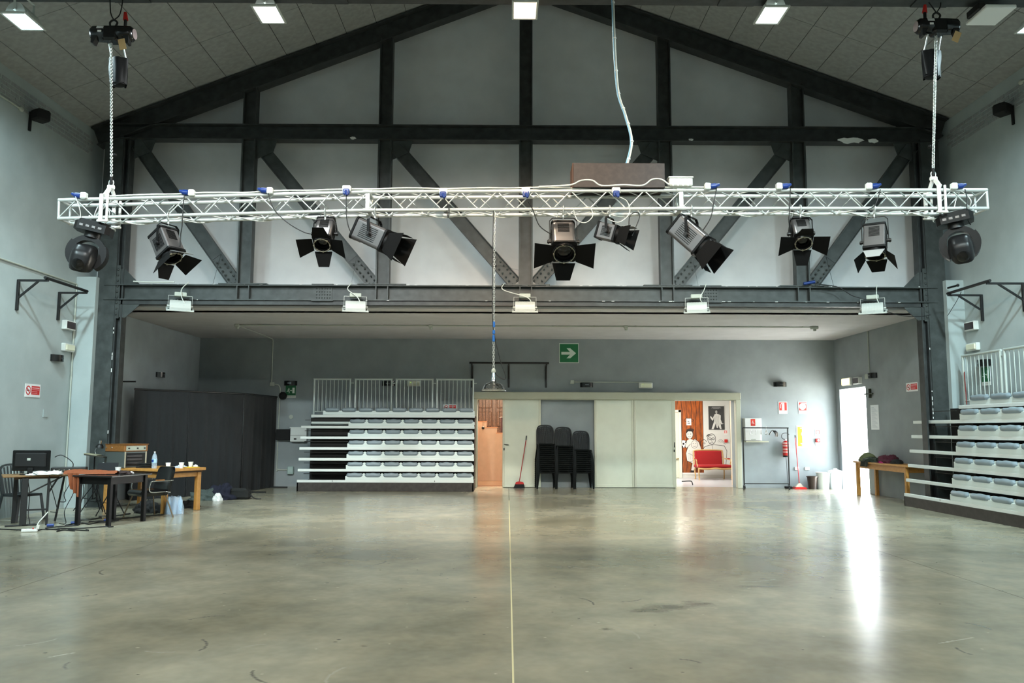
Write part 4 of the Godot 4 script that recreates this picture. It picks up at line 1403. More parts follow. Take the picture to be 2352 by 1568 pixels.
func rig_cables() -> void:
	var o := thing("cable_bundle", "white cable bundle with ties dropping from the roof to the brown box", "cable", P(1.58, 5.01, 10.62))
	var pts := []
	for q in [[1.40, 7.45], [1.42, 7.28], [1.44, 6.51], [1.48, 5.99], [1.57, 5.69], [1.65, 5.33], [1.58, 5.0]]: pts.append(Vector3(q[0] - 1.58, q[1] - 5.01, 0))
	var c := curve(pts, 6)
	ob("cable", B.new().tube(c, 0.017, 8), M.cable_white, o)
	var c2 := PackedVector3Array()
	for i in c.size(): c2.append(c[i] + Vector3(-0.018, 0, 0.012))
	ob("blue_cable", B.new().tube(c2, 0.009, 6), mat(Color(0.5, 0.68, 0.8), 0.5), o)
	for i in range(6, c.size() - 2, 4):
		ob("tie", B.new().rod(c[i] + Vector3(0, -0.008, 0), c[i] + Vector3(0, 0.008, 0), 0.026, 8), M.label_white, o)
	var k: Material = M.cable
	var w: Material = M.cable_white
	cable("black lead dropping from its plug to the leftmost spotlight", [P(-4.22, 4.53, 10.45), P(-4.23, 4.22, 10.45), P(-4.23, 4.1, 10.45), P(-4.25, 3.99, 10.47), P(-4.25, 3.84, 10.47)], 0.007, k)
	cable("black lead swagging from its plug to the small second spotlight", [P(-3.13, 4.56, 10.44), P(-3.05, 4.34, 10.45), P(-2.87, 4.16, 10.46), P(-2.64, 4.03, 10.47), P(-2.5, 4.02, 10.5)], 0.007, k)
	cable("black lead swagging from its plug to the long profile spotlight", [P(-2.11, 4.56, 10.44), P(-2.1, 4.23, 10.45), P(-2.04, 4.03, 10.47), P(-1.93, 3.95, 10.5)], 0.007, k)
	cable("short black lead below the plug left of the pendant chain", [P(-0.83, 4.47, 10.4), P(-0.77, 4.36, 10.43), P(-0.78, 4.23, 10.44), P(-0.8, 4.33, 10.46)], 0.007, k)
	cable("black lead from the centre plug to the largest spotlight", [P(0.26, 4.44, 10.4), P(0.32, 4.34, 10.44), P(0.41, 4.13, 10.46), P(0.57, 4.02, 10.48)], 0.007, k)
	cable("grey lead looping from its plug to the smallest spotlight", [P(1.45, 4.5, 10.4), P(1.55, 4.45, 10.43), P(1.58, 4.3, 10.45), P(1.44, 4.18, 10.45), P(1.26, 4.24, 10.46)], 0.007, w)
	cable("black lead arching over beside the smallest spotlight", [P(1.57, 4.04, 10.44), P(1.58, 4.25, 10.44), P(1.66, 4.31, 10.44), P(1.71, 4.25, 10.44), P(1.61, 4.0, 10.44)], 0.007, k)
	cable("thin white coil of spare cable tied under the truss beside the largest spotlight", [P(0.85, 4.34, 10.44), P(0.9, 4.2, 10.43), P(1.01, 4.17, 10.43), P(1.1, 4.26, 10.43), P(1.06, 4.37, 10.43), P(0.97, 4.36, 10.43)], 0.006, w)
	cable("black lead from its plug to the spotlight under the junction box", [P(2.73, 4.66, 10.44), P(2.69, 4.48, 10.44), P(2.64, 4.25, 10.45), P(2.54, 4.08, 10.48)], 0.007, k)
	cable("black lead from its plug to the second spotlight from the right", [P(3.69, 4.64, 10.44), P(3.67, 4.37, 10.44), P(3.66, 4.2, 10.45), P(3.7, 4.06, 10.5)], 0.007, k)
	cable("short black lead inside the truss above the rightmost spotlight", [P(4.87, 4.63, 10.44), P(4.8, 4.43, 10.45), P(4.69, 4.36, 10.46)], 0.006, k)
	cable("grey lead hanging from its plug to the right moving head", [P(5.98, 4.64, 10.44), P(6.0, 4.5, 10.44), P(5.98, 4.3, 10.45), P(6.06, 4.18, 10.5)], 0.007, k)
	cable("white lead hanging from its plug to the left moving head", [P(-5.63, 4.5, 10.44), P(-5.56, 4.3, 10.45), P(-5.57, 4.12, 10.5)], 0.006, w)
	# the long white feed along the top tube
	var fp := []
	for i in 28:
		var x := -5.2 + i * 0.29
		fp.append(P(x, truss_y(x) + 0.032 + (0.008 if i % 3 else 0.0), 10.48 + 0.012 * sin(i * 1.3)))
	cable("white flat feed cable lying along the top of the truss", fp, 0.01, w)
	var hp := []
	for q in [[0.4, 0.04], [0.8, 0.06], [0.95, 0.12], [1.1, 0.12], [1.22, 0.05], [1.5, 0.06], [1.75, 0.05], [1.88, 0.13], [2.0, 0.13], [2.1, 0.06]]: hp.append(P(q[0], truss_y(q[0]) + q[1], 10.44))
	cable("white cable humping over the truss in front of the brown box", hp, 0.011, w)
	for i in 3:
		var wp := []
		for j in 30:
			var x: float = TX[i] + 0.35 + j * 0.115
			wp.append(P(x, truss_y(x) - 0.245 + 0.034 * sin(j * 0.9), 10.78 + 0.034 * cos(j * 0.9)))
		cable("white lead wound round the rear bottom tube, " + ["left", "middle", "right"][i] + " third of the truss", wp, 0.007, w)
	# pendant lamp with its chain
	o = thing("pendant_lamp", "polished chrome dome pendant lamp hanging on a long chain from the truss", "pendant lamp", P(-0.18, 1.98, 10.5))
	var sh := [Vector2(0.166, 0.0), Vector2(0.168, 0.006), Vector2(0.15, 0.012), Vector2(0.135, 0.045), Vector2(0.115, 0.085), Vector2(0.09, 0.102), Vector2(0.045, 0.115), Vector2(0.036, 0.13), Vector2(0.026, 0.2), Vector2(0.02, 0.235), Vector2(0.0, 0.237)]
	ob("shade", B.new().lathe(sh, Vector3.ZERO, 32), M.chrome, o)
	ob("inside", B.new().lathe([Vector2(0.16, 0.004), Vector2(0.13, 0.045), Vector2(0.1, 0.085), Vector2(0.0, 0.1)], Vector3.ZERO, 24), mat(Color(0.35, 0.35, 0.33), 0.6), o)
	ob("cap", B.new().lathe([Vector2(0.02, 0.235), Vector2(0.03, 0.25), Vector2(0.024, 0.28), Vector2(0.01, 0.295), Vector2(0, 0.296)], Vector3.ZERO, 14), M.conduit, o)
	var cb := B.new()
	var n := int(2.06 / 0.03)
	for i in n:
		var cc := Vector3(0, 0.3 + (i + 0.5) * 2.06 / n, 0)
		var q := PackedVector3Array()
		for j in 8:
			var t := TAU * j / 8
			var vv := sin(t) * 0.009 + signf(sin(t)) * 0.013
			q.append(cc + (Vector3(cos(t) * 0.012, vv, 0) if i % 2 == 0 else Vector3(cos(t) * 0.003, vv, cos(t) * 0.012)))
		cb.tube(q, 0.0042, 5, true)
	tag(ob("chain", cb, M.chain, o), "", "", "", "stuff")
	ob("lead", B.new().tube(curve([Vector3(-0.012, 2.36, 0.01), Vector3(-0.02, 1.6, 0.01), Vector3(-0.014, 0.9, 0.012), Vector3(0.02, 0.66, 0.01), Vector3(0.09, 0.38, 0), Vector3(0.155, 0.19, 0), Vector3(0.13, 0.155, 0), Vector3(0.05, 0.2, 0), Vector3(0.012, 0.26, 0)], 6), 0.006, 6), M.cable, o)
	for q in [[0.86, 0.08], [0.76, 0.06], [0.68, 0.09]]:
		ob("blue_tape", B.new().cbox(Vector3(0.0, q[0], 0.006), Vector3(0.035, q[1], 0.03), 0.01), mat(Color(0.05, 0.36, 0.66), 0.5), o)

func seat_mesh(w: float) -> ArrayMesh:     # a tipped-up plastic seat seen from its rolled front edge
	var rows := []
	var k := 13
	for i in k:
		var t := float(i) / (k - 1)
		var x := (t - 0.5) * w
		var e := pow(maxf(1.0 - pow(absf(t - 0.5) * 2.0, 9.0), 0.0), 0.5)
		var r := PackedVector3Array()
		for j in 13:
			var a := TAU * j / 12
			var wave := 0.006 * cos(t * TAU * 2.0) * maxf(sin(a), 0.0)
			r.append(Vector3(x, sin(a) * 0.054 * maxf(e, 0.02) + wave * e, cos(a) * 0.05 * maxf(e, 0.02)))
		rows.append(r)
	return _closed(rows)

func _closed(rows: Array) -> ArrayMesh:
	var b := B.new()
	var a := rows.size()
	var c: int = rows[0].size() - 1
	for i in a - 1:
		for j in c:
			var p: Array = [rows[i][j], rows[i][j + 1], rows[i + 1][j + 1], rows[i + 1][j]]
			var q := []
			for w in [[i, j], [i, j + 1], [i + 1, j + 1], [i + 1, j]]:
				var du: Vector3 = rows[mini(w[0] + 1, a - 1)][w[1] % c] - rows[maxi(w[0] - 1, 0)][w[1] % c]
				var dv: Vector3 = rows[w[0]][(w[1] + 1) % c] - rows[w[0]][(w[1] - 1 + c) % c]
				var m := dv.cross(du)
				var mid := Vector3(rows[w[0]][0].x, 0, 0)
				if m.length_squared() < 1e-14: m = Vector3(signf(rows[w[0]][0].x), 0, 0)
				var rad: Vector3 = rows[w[0]][w[1] % c] - mid
				rad.x = 0
				if m.dot(rad) < 0: m = -m
				q.append(m.normalized())
			b.tri(p[0], p[1], p[2], q[0], q[1], q[2])
			b.tri(p[0], p[2], p[3], q[0], q[2], q[3])
	return b.mesh()

func bleacher(o: Node3D, c: Dictionary) -> void:
	# local x runs along the rows from the aisle end, +z is the front, rows stack up and back
	var L: float = c.len
	var sm := seat_mesh(c.seat_w)
	var k := 0
	for i in 6:
		var y: float = c.y0 + c.pitch * i
		var z: float = -0.05 * i
		ob("nosing", B.new().cbox(Vector3(L / 2, y + 0.03, z - 0.03), Vector3(L, 0.062, 0.06), 0.006), M.nosing, o)
		ob("deck", B.new().span(Vector3(c.hinge, y + 0.0, z - 0.06), Vector3(L, y + 0.05, -0.9)), M.deck, o)
		var rh: float = c.pitch - 0.1
		var b := B.new()
		b.cspan(Vector3(c.aisle, y + 0.06, z - 0.05), Vector3(L - 0.005, y + 0.06 + rh * 0.6, z - 0.003), 0.004)
		b.box(Vector3((c.aisle + L) / 2, y + 0.1, z - 0.0025), Vector3(L - c.aisle, 0.004, 0.004))
		ob("riser", b, M.riser, o)
		ob("back_panel", B.new().span(Vector3(c.hinge - 0.02, y + 0.055, -0.52), Vector3(c.aisle, y + c.pitch - 0.005, -0.5)), M.deck, o)
		ob("hinge_arm", B.new().bar(Vector3(c.hinge - 0.09, y + c.pitch - 0.06, -0.2), Vector3(c.aisle, y + c.pitch - 0.06, -0.2), 0.02, 0.012), M.deck, o)
		for s in c.seats:
			var x: float = c.aisle + c.seat_gap + c.seat_pitch * (s + 0.5)
			if x + c.seat_w / 2 > L + 0.02: break
			put("seat", sm, M.seat, o, Transform3D(rot(Vector3.RIGHT, 12), Vector3(x, y + 0.06 + rh * 0.72, z - 0.022)))
			var t := B.new()
			t.prism(PackedVector2Array([Vector2(-0.06, 0), Vector2(0.06, 0), Vector2(0.02, 0.07), Vector2(-0.02, 0.07)]), 0.03, Transform3D(Basis(), Vector3(x - c.seat_pitch / 2, y + 0.06 + rh * 0.55, z - 0.035)))
			if s > 0: ob("seat_bracket", t, M.riser, o)
	# the fixed top row
	var y: float = c.ytop
	var z := -0.42
	ob("nosing", B.new().cspan(Vector3(c.top_x, y - 0.065, z - 0.06), Vector3(L, y, z), 0.006), M.nosing, o)
	ob("riser", B.new().cspan(Vector3(c.top_x, y - 0.24, z - 0.09), Vector3(L, y - 0.17, z - 0.03), 0.004), M.riser, o)
	ob("deck", B.new().span(Vector3(c.top_x, y - 0.06, -1.45), Vector3(L, y - 0.02, z - 0.05)), M.deck, o)
	ob("riser", B.new().cspan(Vector3(c.top_x + 0.28, y, z - 0.09), Vector3(L - 0.005, y + 0.1, z - 0.05), 0.004), M.riser, o)
	for s in c.top_seats:
		var x: float = c.top_x + 0.3 + c.top_pitch * (s + 0.5)
		put("seat", sm, M.seat, o, Transform3D(rot(Vector3.RIGHT, 12).scaled_local(Vector3(c.top_pitch / c.seat_pitch, 1, 1)), Vector3(x, y + 0.125, z - 0.05)))
	var b := B.new()
	b.span(Vector3(c.hinge + 0.02, 0.0, -1.4), Vector3(L - 0.01, y - 0.07, -0.6))
	ob("folded_frame", b, M.deck, o)
	b = B.new()
	b.cspan(Vector3(0, 0, -0.04), Vector3(L, c.y0, 0.0), 0.004)
	b.span(Vector3(0, 0, -0.9), Vector3(0.03, c.y0, 0))
	b.span(Vector3(L - 0.03, 0, -0.9), Vector3(L, c.y0, 0))
	ob("plinth", b, M.plinth, o)
	for x in [0.2, 0.78]:
		ob("latch", B.new().box(Vector3(L * x, c.y0 + 0.035, 0.001), Vector3(0.012, 0.035, 0.004)), M.black, o)
	# guard rails along the back
	for r in c.rails:
		var g := Node3D.new()
		g.name = "guard_rail"
		o.add_child(g, true)
		var zz: float = c.rail_z
		var y1: float = c.rail_top
		for x in [r[0] + 0.022, r[1] - 0.022]:
			ob("post", B.new().rod(Vector3(x, y - 0.02, zz), Vector3(x, y1 - 0.02, zz), 0.024, 10), M.rail, g)
		ob("top_tube", B.new().rod(Vector3(r[0], y1 - 0.022, zz), Vector3(r[1], y1 - 0.022, zz), 0.024, 10), M.rail, g)
		ob("bottom_tube", B.new().rod(Vector3(r[0], y + 0.09, zz), Vector3(r[1], y + 0.09, zz), 0.014, 8), M.rail, g)
		for i in 8 if c.bars == 8 else c.bars:
			var x: float = lerpf(r[0] + 0.022, r[1] - 0.022, (i + 1.0) / (c.bars + 1.0))
			ob("bar", B.new().rod(Vector3(x, y + 0.09, zz), Vector3(x, y1 - 0.04, zz), 0.0095, 8), M.rail, g)
		ob("link", B.new().rod(Vector3(r[1], y1 - 0.12, zz), Vector3(r[1] + 0.07, y1 - 0.12, zz), 0.012, 8), M.rail, g)

func bleacher_back() -> void:
	var o := thing("retractable_bleacher", "folded grey retractable seating bank against the back wall beside the peach stair opening", "bleacher", P(-5.06, 0, 20.0))
	var rr := []
	for q in [[-4.97, -4.01], [-3.92, -2.95], [-2.87, -1.9], [-1.83, -0.86]]: rr.append([q[0] + 5.06, q[1] + 5.06])
	bleacher(o, {len = 4.25, y0 = 0.21, pitch = 0.259, aisle = 1.16, hinge = 0.2, seats = 7, seat_pitch = 0.441, seat_w = 0.4, seat_gap = 0.0, ytop = 1.84, top_x = 0.2, top_seats = 9, top_pitch = 0.416, rails = rr, rail_z = -1.05, rail_top = 2.78, bars = 8})

func bleacher_right() -> void:
	var o := thing("retractable_bleacher", "folded grey retractable seating bank along the right wall in front of the steel column", "bleacher", P(7.95, 0, 16.63), -PI / 2)
	var rr := []
	for i in 4: rr.append([1.15 + 1.31 * i, 2.38 + 1.31 * i])
	bleacher(o, {len = 6.9, y0 = 0.19, pitch = 0.288, aisle = 1.72, hinge = 0.98, seats = 8, seat_pitch = 0.625, seat_w = 0.57, seat_gap = 0.0, ytop = 1.96, top_x = 1.4, top_seats = 8, top_pitch = 0.63, rails = rr, rail_z = -0.68, rail_top = 2.92, bars = 8})

# ---------------------------------------------------------------- walls: lamps, signs, conduits
func wall_light(label: String, at: Vector3, turn: float) -> void:
	var o := thing("wall_light", label, "wall lamp", at, turn, "black up and down wall lights")
	var poly := PackedVector2Array()
	for i in 13:
		var t := PI * i / 12
		poly.append(Vector2(cos(t) * 0.17, sin(t) * 0.13))
	ob("body", B.new().prism(poly, 0.12, Transform3D(Basis(Vector3.RIGHT, PI / 2), Vector3.ZERO)), M.black_gloss, o)
	ob("rim", B.new().box(Vector3(0, 0, 0.132), Vector3(0.1, 0.008, 0.004)), M.chrome, o)
	ob("lamp_glass", B.new().box(Vector3(0, -0.06, 0.05), Vector3(0.2, 0.006, 0.06)), M.lamp_glass, o)

func emergency_light(label: String, at: Vector3, turn: float, led := false) -> void:
	var o := thing("emergency_light", label, "emergency light", at, turn, "")
	ob("housing", B.new().cbox(Vector3(0, 0, 0.04), Vector3(0.36, 0.15, 0.08), 0.012), M.white_plastic, o)
	ob("lamp_cover", B.new().cbox(Vector3(0, 0, 0.085), Vector3(0.3, 0.11, 0.03), 0.012), mat(Color(0.88, 0.88, 0.78), 0.3), o)
	if led: ob("indicator_light", B.new().ball(Vector3(-0.08, 0.03, 0.102), Vector3.ONE * 0.006, 8), glow(Color(0.7, 1.0, 0.1), 3.0), o)

func led_display(label: String, at: Vector3, turn: float) -> void:
	var o := thing("display_box", label, "display", at, turn)
	ob("case", B.new().cbox(Vector3(0, 0, 0.05), Vector3(0.33, 0.17, 0.1), 0.008), M.white_plastic, o)
	ob("dark_window", B.new().box(Vector3(0.0, 0, 0.101), Vector3(0.3, 0.13, 0.004)), mat(Color(0.16, 0.06, 0.06), 0.25), o)

func exit_picture() -> StandardMaterial3D:
	var im := img(128, 160, Color(0.04, 0.36, 0.2))
	im.fill_rect(Rect2i(0, 128, 128, 32), Color(0.82, 0.83, 0.8))
	for i in 5: im.fill_rect(Rect2i(14 + i * 21, 140, 15, 7), Color(0.62, 0.64, 0.62))
	var w := Color(0.88, 0.9, 0.86)
	im.fill_rect(Rect2i(84, 30, 28, 70), w)
	icirc(im, Vector2(40, 42), Vector2(6, 6), w)
	iline(im, [Vector2(40, 50), Vector2(36, 70), Vector2(48, 82), Vector2(44, 98)], 7, w)
	iline(im, [Vector2(36, 70), Vector2(26, 80), Vector2(16, 80)], 6, w)
	iline(im, [Vector2(26, 66), Vector2(32, 54), Vector2(44, 56), Vector2(54, 62)], 5, w)
	ipoly(im, [Vector2(58, 62), Vector2(70, 62), Vector2(70, 56), Vector2(80, 66), Vector2(70, 76), Vector2(70, 70), Vector2(58, 70)], w)
	return printed(im)

func nosmoke_picture() -> StandardMaterial3D:
	var im := img(192, 92, Color(0.9, 0.9, 0.9))
	var r := Color(0.78, 0.1, 0.1)
	icirc(im, Vector2(38, 46), Vector2(32, 32), r)
	icirc(im, Vector2(38, 46), Vector2(24, 24), Color(0.92, 0.92, 0.92))
	im.fill_rect(Rect2i(20, 42, 34, 8), Color(0.1, 0.1, 0.1))
	iline(im, [Vector2(20, 28), Vector2(57, 64)], 7, r)
	im.fill_rect(Rect2i(78, 14, 106, 60), r)
	for y in [24, 38, 52, 62]: im.fill_rect(Rect2i(84, y, 94 if y < 50 else 70, 3 if y > 24 else 6), Color(0.92, 0.75, 0.75))
	return printed(im)

func wall_fittings() -> void:
	var l := PI / 2
	var r := -PI / 2
	var ep := exit_picture()
	var np := nosmoke_picture()
	wall_light("black half-round wall light on the left hall wall beside the cream emergency light", P(LEFT, 2.78, 15.2), l)
	wall_light("black half-round wall light on the shaded left recess wall", P(RLEFT, 2.73, 19.13), l)
	wall_light("black half-round wall light above the running man sign left of the seating bank", P(-5.7, 2.68, BACK), 0)
	wall_light("black half-round wall light behind the railings of the back seating bank", P(-3.13, 2.68, BACK), 0)
	wall_light("black half-round wall light under the conduit above the sliding panels", P(2.08, 2.66, BACK), 0)
	wall_light("black half-round wall light on the pale wall above the clothes rail", P(7.18, 2.69, BACK), 0)
	wall_light("black half-round wall light on the right recess wall beside the lit sign", P(RRIGHT, 2.78, 19.3), r)
	wall_light("black half-round wall light behind the railing of the right seating bank", P(RIGHT, 2.75, 15.19), r)
	emergency_light("cream emergency light on the left hall wall below the display box", P(LEFT, 3.01, 15.54), l)
	emergency_light("white emergency light with a green indicator at the right end of the conduit", P(3.63, 2.65, BACK), 0, true)
	emergency_light("white emergency light with a green indicator behind the back railings", P(-2.46, 2.68, BACK), 0, true)
	emergency_light("cream emergency light on the right hall wall above the railing", P(RIGHT, 3.08, 15.5), r)
	led_display("white display box with dark red window under the left wall bracket", P(LEFT, 3.43, 15.5), l)
	led_display("white display box with dark red window under the right wall bracket", P(RIGHT, 3.48, 15.5), r)
	led_display("white display box with dark red window beside the lit sign over the fire door", P(RRIGHT, 2.71, 20.12), r)
	# lit exit lamp over the fire door
	var o := thing("exit_lamp", "glowing warm white box sign above the open fire door", "exit sign", P(RRIGHT, 2.72, 20.8), r)
	ob("housing", B.new().cbox(Vector3(0, 0, 0.03), Vector3(0.52, 0.2, 0.06), 0.01), M.white_plastic, o)
	ob("lamp_glass", B.new().cbox(Vector3(0, 0, 0.066), Vector3(0.46, 0.16, 0.02), 0.008), glow(Color(1.0, 0.9, 0.62), 3.2), o)
	area("exit_lamp_light", P(RRIGHT - 0.1, 2.72, 20.8), 0.46, 0.16, Color(1.0, 0.85, 0.5), 0.12, Basis(Vector3.UP, PI / 2))
	plate("exit_sign", 0.27, 0.33, 0.012, M.white, ep, "green running man exit sign hung below the black wall light left of the seating bank", "sign", P(-5.69, 2.46, BACK), 0, "")
	plate("exit_sign", 0.27, 0.34, 0.012, M.white, ep, "green running man exit sign behind the railing of the right seating bank", "sign", P(RIGHT - 0.02, 2.5, 15.15), r, "")
	var im := img(128, 128, Color(0.85, 0.87, 0.84))
	im.fill_rect(Rect2i(4, 4, 120, 120), Color(0.03, 0.4, 0.22))
	var w := Color(0.84, 0.87, 0.83)
	ipoly(im, [Vector2(14, 56), Vector2(70, 56), Vector2(48, 32), Vector2(72, 32), Vector2(110, 65), Vector2(72, 98), Vector2(48, 98), Vector2(70, 74), Vector2(14, 74)], w)
	plate("direction_sign", 0.52, 0.52, 0.012, M.white, printed(im), "large green square sign with a white arrow pointing right, high on the back wall", "sign", P(1.62, 3.5, BACK), 0)
	plate("no_smoking_sign", 0.46, 0.23, 0.008, M.white, np, "red and white no smoking sign on the left hall wall", "sign", P(LEFT, 2.15, 14.53), l)
	plate("no_smoking_sign", 0.34, 0.16, 0.008, M.white, np, "red and white no smoking sign low behind the back railings", "sign", P(-1.51, 2.06, BACK), 0)
	plate("no_smoking_sign", 0.5, 0.19, 0.008, M.white, np, "red and white no smoking sign on the right recess wall near the column", "sign", P(RRIGHT, 2.42, 17.5), r)
	# switch plate
	plate("switch_plate", 0.14, 0.14, 0.012, M.wall, M.wall, "small painted cover plate below the no smoking sign on the left wall", "cover plate", P(LEFT, 1.76, 14.97), l)
	plate("cover_plate", 0.52, 0.3, 0.02, mat(Color(0.74, 0.78, 0.76), 0.5), mat(Color(0.74, 0.78, 0.76), 0.5), "pale flat box on the left wall behind the black monitor", "cover plate", P(LEFT, 0.86, 14.35), l)
	# steel wall frames
	wall_frame("black steel wall bracket with a long tube on the left hall wall", P(LEFT, 4.0, 13.88), l, [0.0, 1.29], 0.5, 0.5)
	wall_frame("black steel wall bracket with a long tube on the right hall wall", P(RIGHT, 4.02, 15.17), r, [0.0, 1.25], 0.62, 0.47)
	wall_frame("black steel wall bracket with a long tube above the peach stair opening", P(-0.93, 3.16, BACK), 0, [0.0, 0.96, 1.94], 0.42, 0.56)
	# small loudspeakers up under the eaves
	for s in [-1.0, 1.0]:
		var sp := thing("wall_speaker", "small black loudspeaker high on the %s hall wall under the ceiling" % ("left" if s < 0 else "right"), "speaker", P(LEFT if s < 0 else RIGHT, 6.92 if s < 0 else 7.12, 13.9), l if s < 0 else r)
		ob("cabinet", B.new().cbox(Vector3(0, 0, 0.2), Vector3(0.24, 0.2, 0.24), 0.03, Basis(Vector3.UP, 0.5 * s)), M.black_matt, sp)
		ob("bracket", B.new().bar(Vector3(0, 0.05, 0), Vector3(0, 0, 0.1), 0.06, 0.04).box(Vector3(0, -0.1, 0.02), Vector3(0.05, 0.34, 0.03)), M.black_matt, sp)
	# conduits
	var b := B.new()
	b.rod(P(LEFT + 0.02, 4.27, 6.0), P(LEFT + 0.02, 4.27, 15.74), 0.016, 8)
	b.rod(P(LEFT + 0.02, 4.27, 15.75), P(LEFT + 0.02, 0.3, 15.75), 0.016, 8)
	tag(ob("conduit", b, M.conduit), "pale conduit running along the left hall wall and down beside the pier", "conduit")
	for s in [-1.0, 1.0]:
		b = B.new()
		var wx := LEFT + 0.02 if s < 0 else RIGHT - 0.02
		b.rod(P(wx, 6.93 if s < 0 else 7.5, 8.0), P(wx, 6.93 if s < 0 else 7.5, 13.6), 0.016, 8)
		b.ball(P(wx, 6.93 if s < 0 else 7.5, 13.62), Vector3(0.04, 0.045, 0.06), 10)
		tag(ob("conduit", b, M.conduit), "short pale conduit with an end box under the eaves of the %s wall" % ("left" if s < 0 else "right"), "conduit")
	var cv := thing("ceiling_conduit", "thin pipe run with detector heads across the recess ceiling and down the back wall", "conduit", P(0, 3.85, 18.7))
	ob("pipe", B.new().rod(Vector3(-6.2, 0, 0), Vector3(7.1, 0, 0), 0.014, 8), M.conduit, cv)
	b = B.new()
	b.tube(curve([Vector3(-6.2, 0, -0.05), Vector3(-6.22, 0, -2.7), Vector3(-6.2, -0.05, -2.86), Vector3(-6.2, -0.2, -2.88), Vector3(-6.2, -1.2, -2.88)], 6), 0.014, 8)
	ob("pipe", b, M.conduit, cv)
	b = B.new()
	b.tube(curve([Vector3(-6.12, -1.2, -2.88), Vector3(-6.02, -1.22, -2.88), Vector3(-5.97, -1.32, -2.88), Vector3(-5.97, -1.6, -2.88), Vector3(-5.99, -3.3, -2.88), Vector3(-5.96, -3.4, -2.88), Vector3(-5.88, -3.42, -2.88), Vector3(-5.68, -3.42, -2.88)], 6), 0.014, 8)
	ob("pipe", b, M.conduit, cv)
	ob("box", B.new().cbox(Vector3(-6.18, -1.2, -2.87), Vector3(0.12, 0.1, 0.05), 0.01), M.conduit, cv)
	for q in [[-6.2, 0.11], [-1.77, 0.09], [2.71, 0.09], [7.05, 0.17]]:
		b = B.new()
		b.cbox(Vector3(q[0], -0.01, 0), Vector3(q[1], 0.07, 0.1), 0.015)
		b.rod(Vector3(q[0] + 0.01, -0.04, 0), Vector3(q[0] + 0.01, -0.09, 0), 0.04, 12, 0.03)
		ob("detector", b, M.conduit, cv)
	var k := 0
	for i in 14:
		ob("pipe_clip", B.new().cbox(Vector3(-5.7 + i * 0.96, 0.002, 0), Vector3(0.03, 0.035, 0.035), 0.006), M.conduit, cv)
	b = B.new()
	b.rod(P(1.72, 2.735, BACK - 0.03), P(3.8, 2.735, BACK - 0.03), 0.014, 8)
	b.cbox(P(1.7, 2.735, BACK - 0.03), Vector3(0.1, 0.1, 0.05), 0.01)
	tag(ob("conduit", b, M.conduit), "pale conduit with a small box above the cream sliding panels", "conduit")
	b = B.new()
	b.rod(P(RRIGHT - 0.02, 3.86, 19.5), P(RRIGHT - 0.02, 2.8, 19.5), 0.014, 8)
	b.cbox(P(RRIGHT - 0.03, 2.78, 19.62), Vector3(0.06, 0.12, 0.12), 0.01)
	tag(ob("conduit", b, M.conduit), "vertical conduit on the right recess wall down to the wall light", "conduit")
	# peg sticking out of the left recess wall
	tag(ob("wall_peg", B.new().rod(P(RLEFT, 2.47, 17.3), P(RLEFT + 0.3, 2.47, 17.3), 0.016, 8), M.black), "short black steel peg jutting from the left recess wall above the drapes", "peg")
	tag(ob("wall_peg", B.new().rod(P(8.56 - 0.01, 4.25, 15.7), P(8.56 + 0.02, 4.25, 15.4), 0.02, 8).ball(P(8.56 + 0.02, 4.25, 15.4), Vector3.ONE * 0.03, 8), M.black), "short black steel peg on top of the right wall pier", "peg")
	# unlit floodlights under the riveted beam
	var fx := [-6.33, -2.95, 0.33, 3.66, 7.08]
	var fn := ["leftmost, turned right", "second from the left", "middle one under the centre post", "second from the right", "rightmost, turned left"]
	var ft := [0.42, 0.22, 0.0, -0.2, -0.5]
	var fk := [[0.1, 0.02], [-0.1, 0.02], [-0.4, 0.0], [0.22, 0], [0.15, 0]]
	for i in 5:
		var f := floodlight("floodlight", "unlit white floodlight under the dark steel beam, " + fn[i], P(fx[i], 3.77, 15.72), ft[i], false, Color.WHITE, 0.27, "unlit floodlights under the steel beam", 16)
		ob("mount", B.new().cbox(Vector3(0, 0.3, -0.05), Vector3(0.22, 0.08, 0.16), 0.01), M.conduit, f)
		var x: float = fx[i]
		cable("pale lead from the beam to the unlit floodlight, " + fn[i], [P(x + fk[i][0], 4.33, 15.84), P(x + fk[i][0] * 0.9 - 0.06, 4.18, 15.7), P(x + 0.05, 4.02, 15.64), P(x + 0.12, 3.88, 15.64)], 0.009, M.cable_white)
	cable("white cable lying on the beam beside the left column", [P(-7.3, 4.34, 15.82), P(-6.92, 4.325, 15.82), P(-6.5, 4.33, 15.82)], 0.014, M.cable_white)
	cable("black lead with a blue connector trailing over the beam near the right column", [P(5.9, 4.36, 15.8), P(6.1, 4.33, 15.8), P(6.45, 4.27, 15.78), P(6.7, 4.1, 15.74), P(6.95, 4.02, 15.7)], 0.01, M.cable)
	tag(ob("blue_connector", B.new().rod(P(5.78, 4.34, 15.8), P(6.0, 4.38, 15.8), 0.03, 10), M.blue), "blue cable connector lying on the steel beam by the rightmost post", "connector")
	cable("black lead sagging from the rightmost unlit floodlight to the column", [P(7.25, 3.82, 15.7), P(7.6, 3.72, 15.75), P(8.0, 3.7, 15.8), P(8.25, 3.74, 15.82)], 0.007, M.cable)
	cable("thin black wire slung from the right wall bracket to the column", [P(8.3, 4.02, 14.8), P(8.42, 3.9, 15.2), P(8.56, 3.72, 15.78)], 0.006, M.cable)
	var wp := thing("panel_lamp", "flat white panel lamp, unlit, under the roof tie near the right hoist", "panel lamp", P(6.65, 7.2, 10.75))
	ob("panel", B.new().cbox(Vector3(0, 0, 0), Vector3(0.42, 0.05, 0.5), 0.01), M.white, wp)
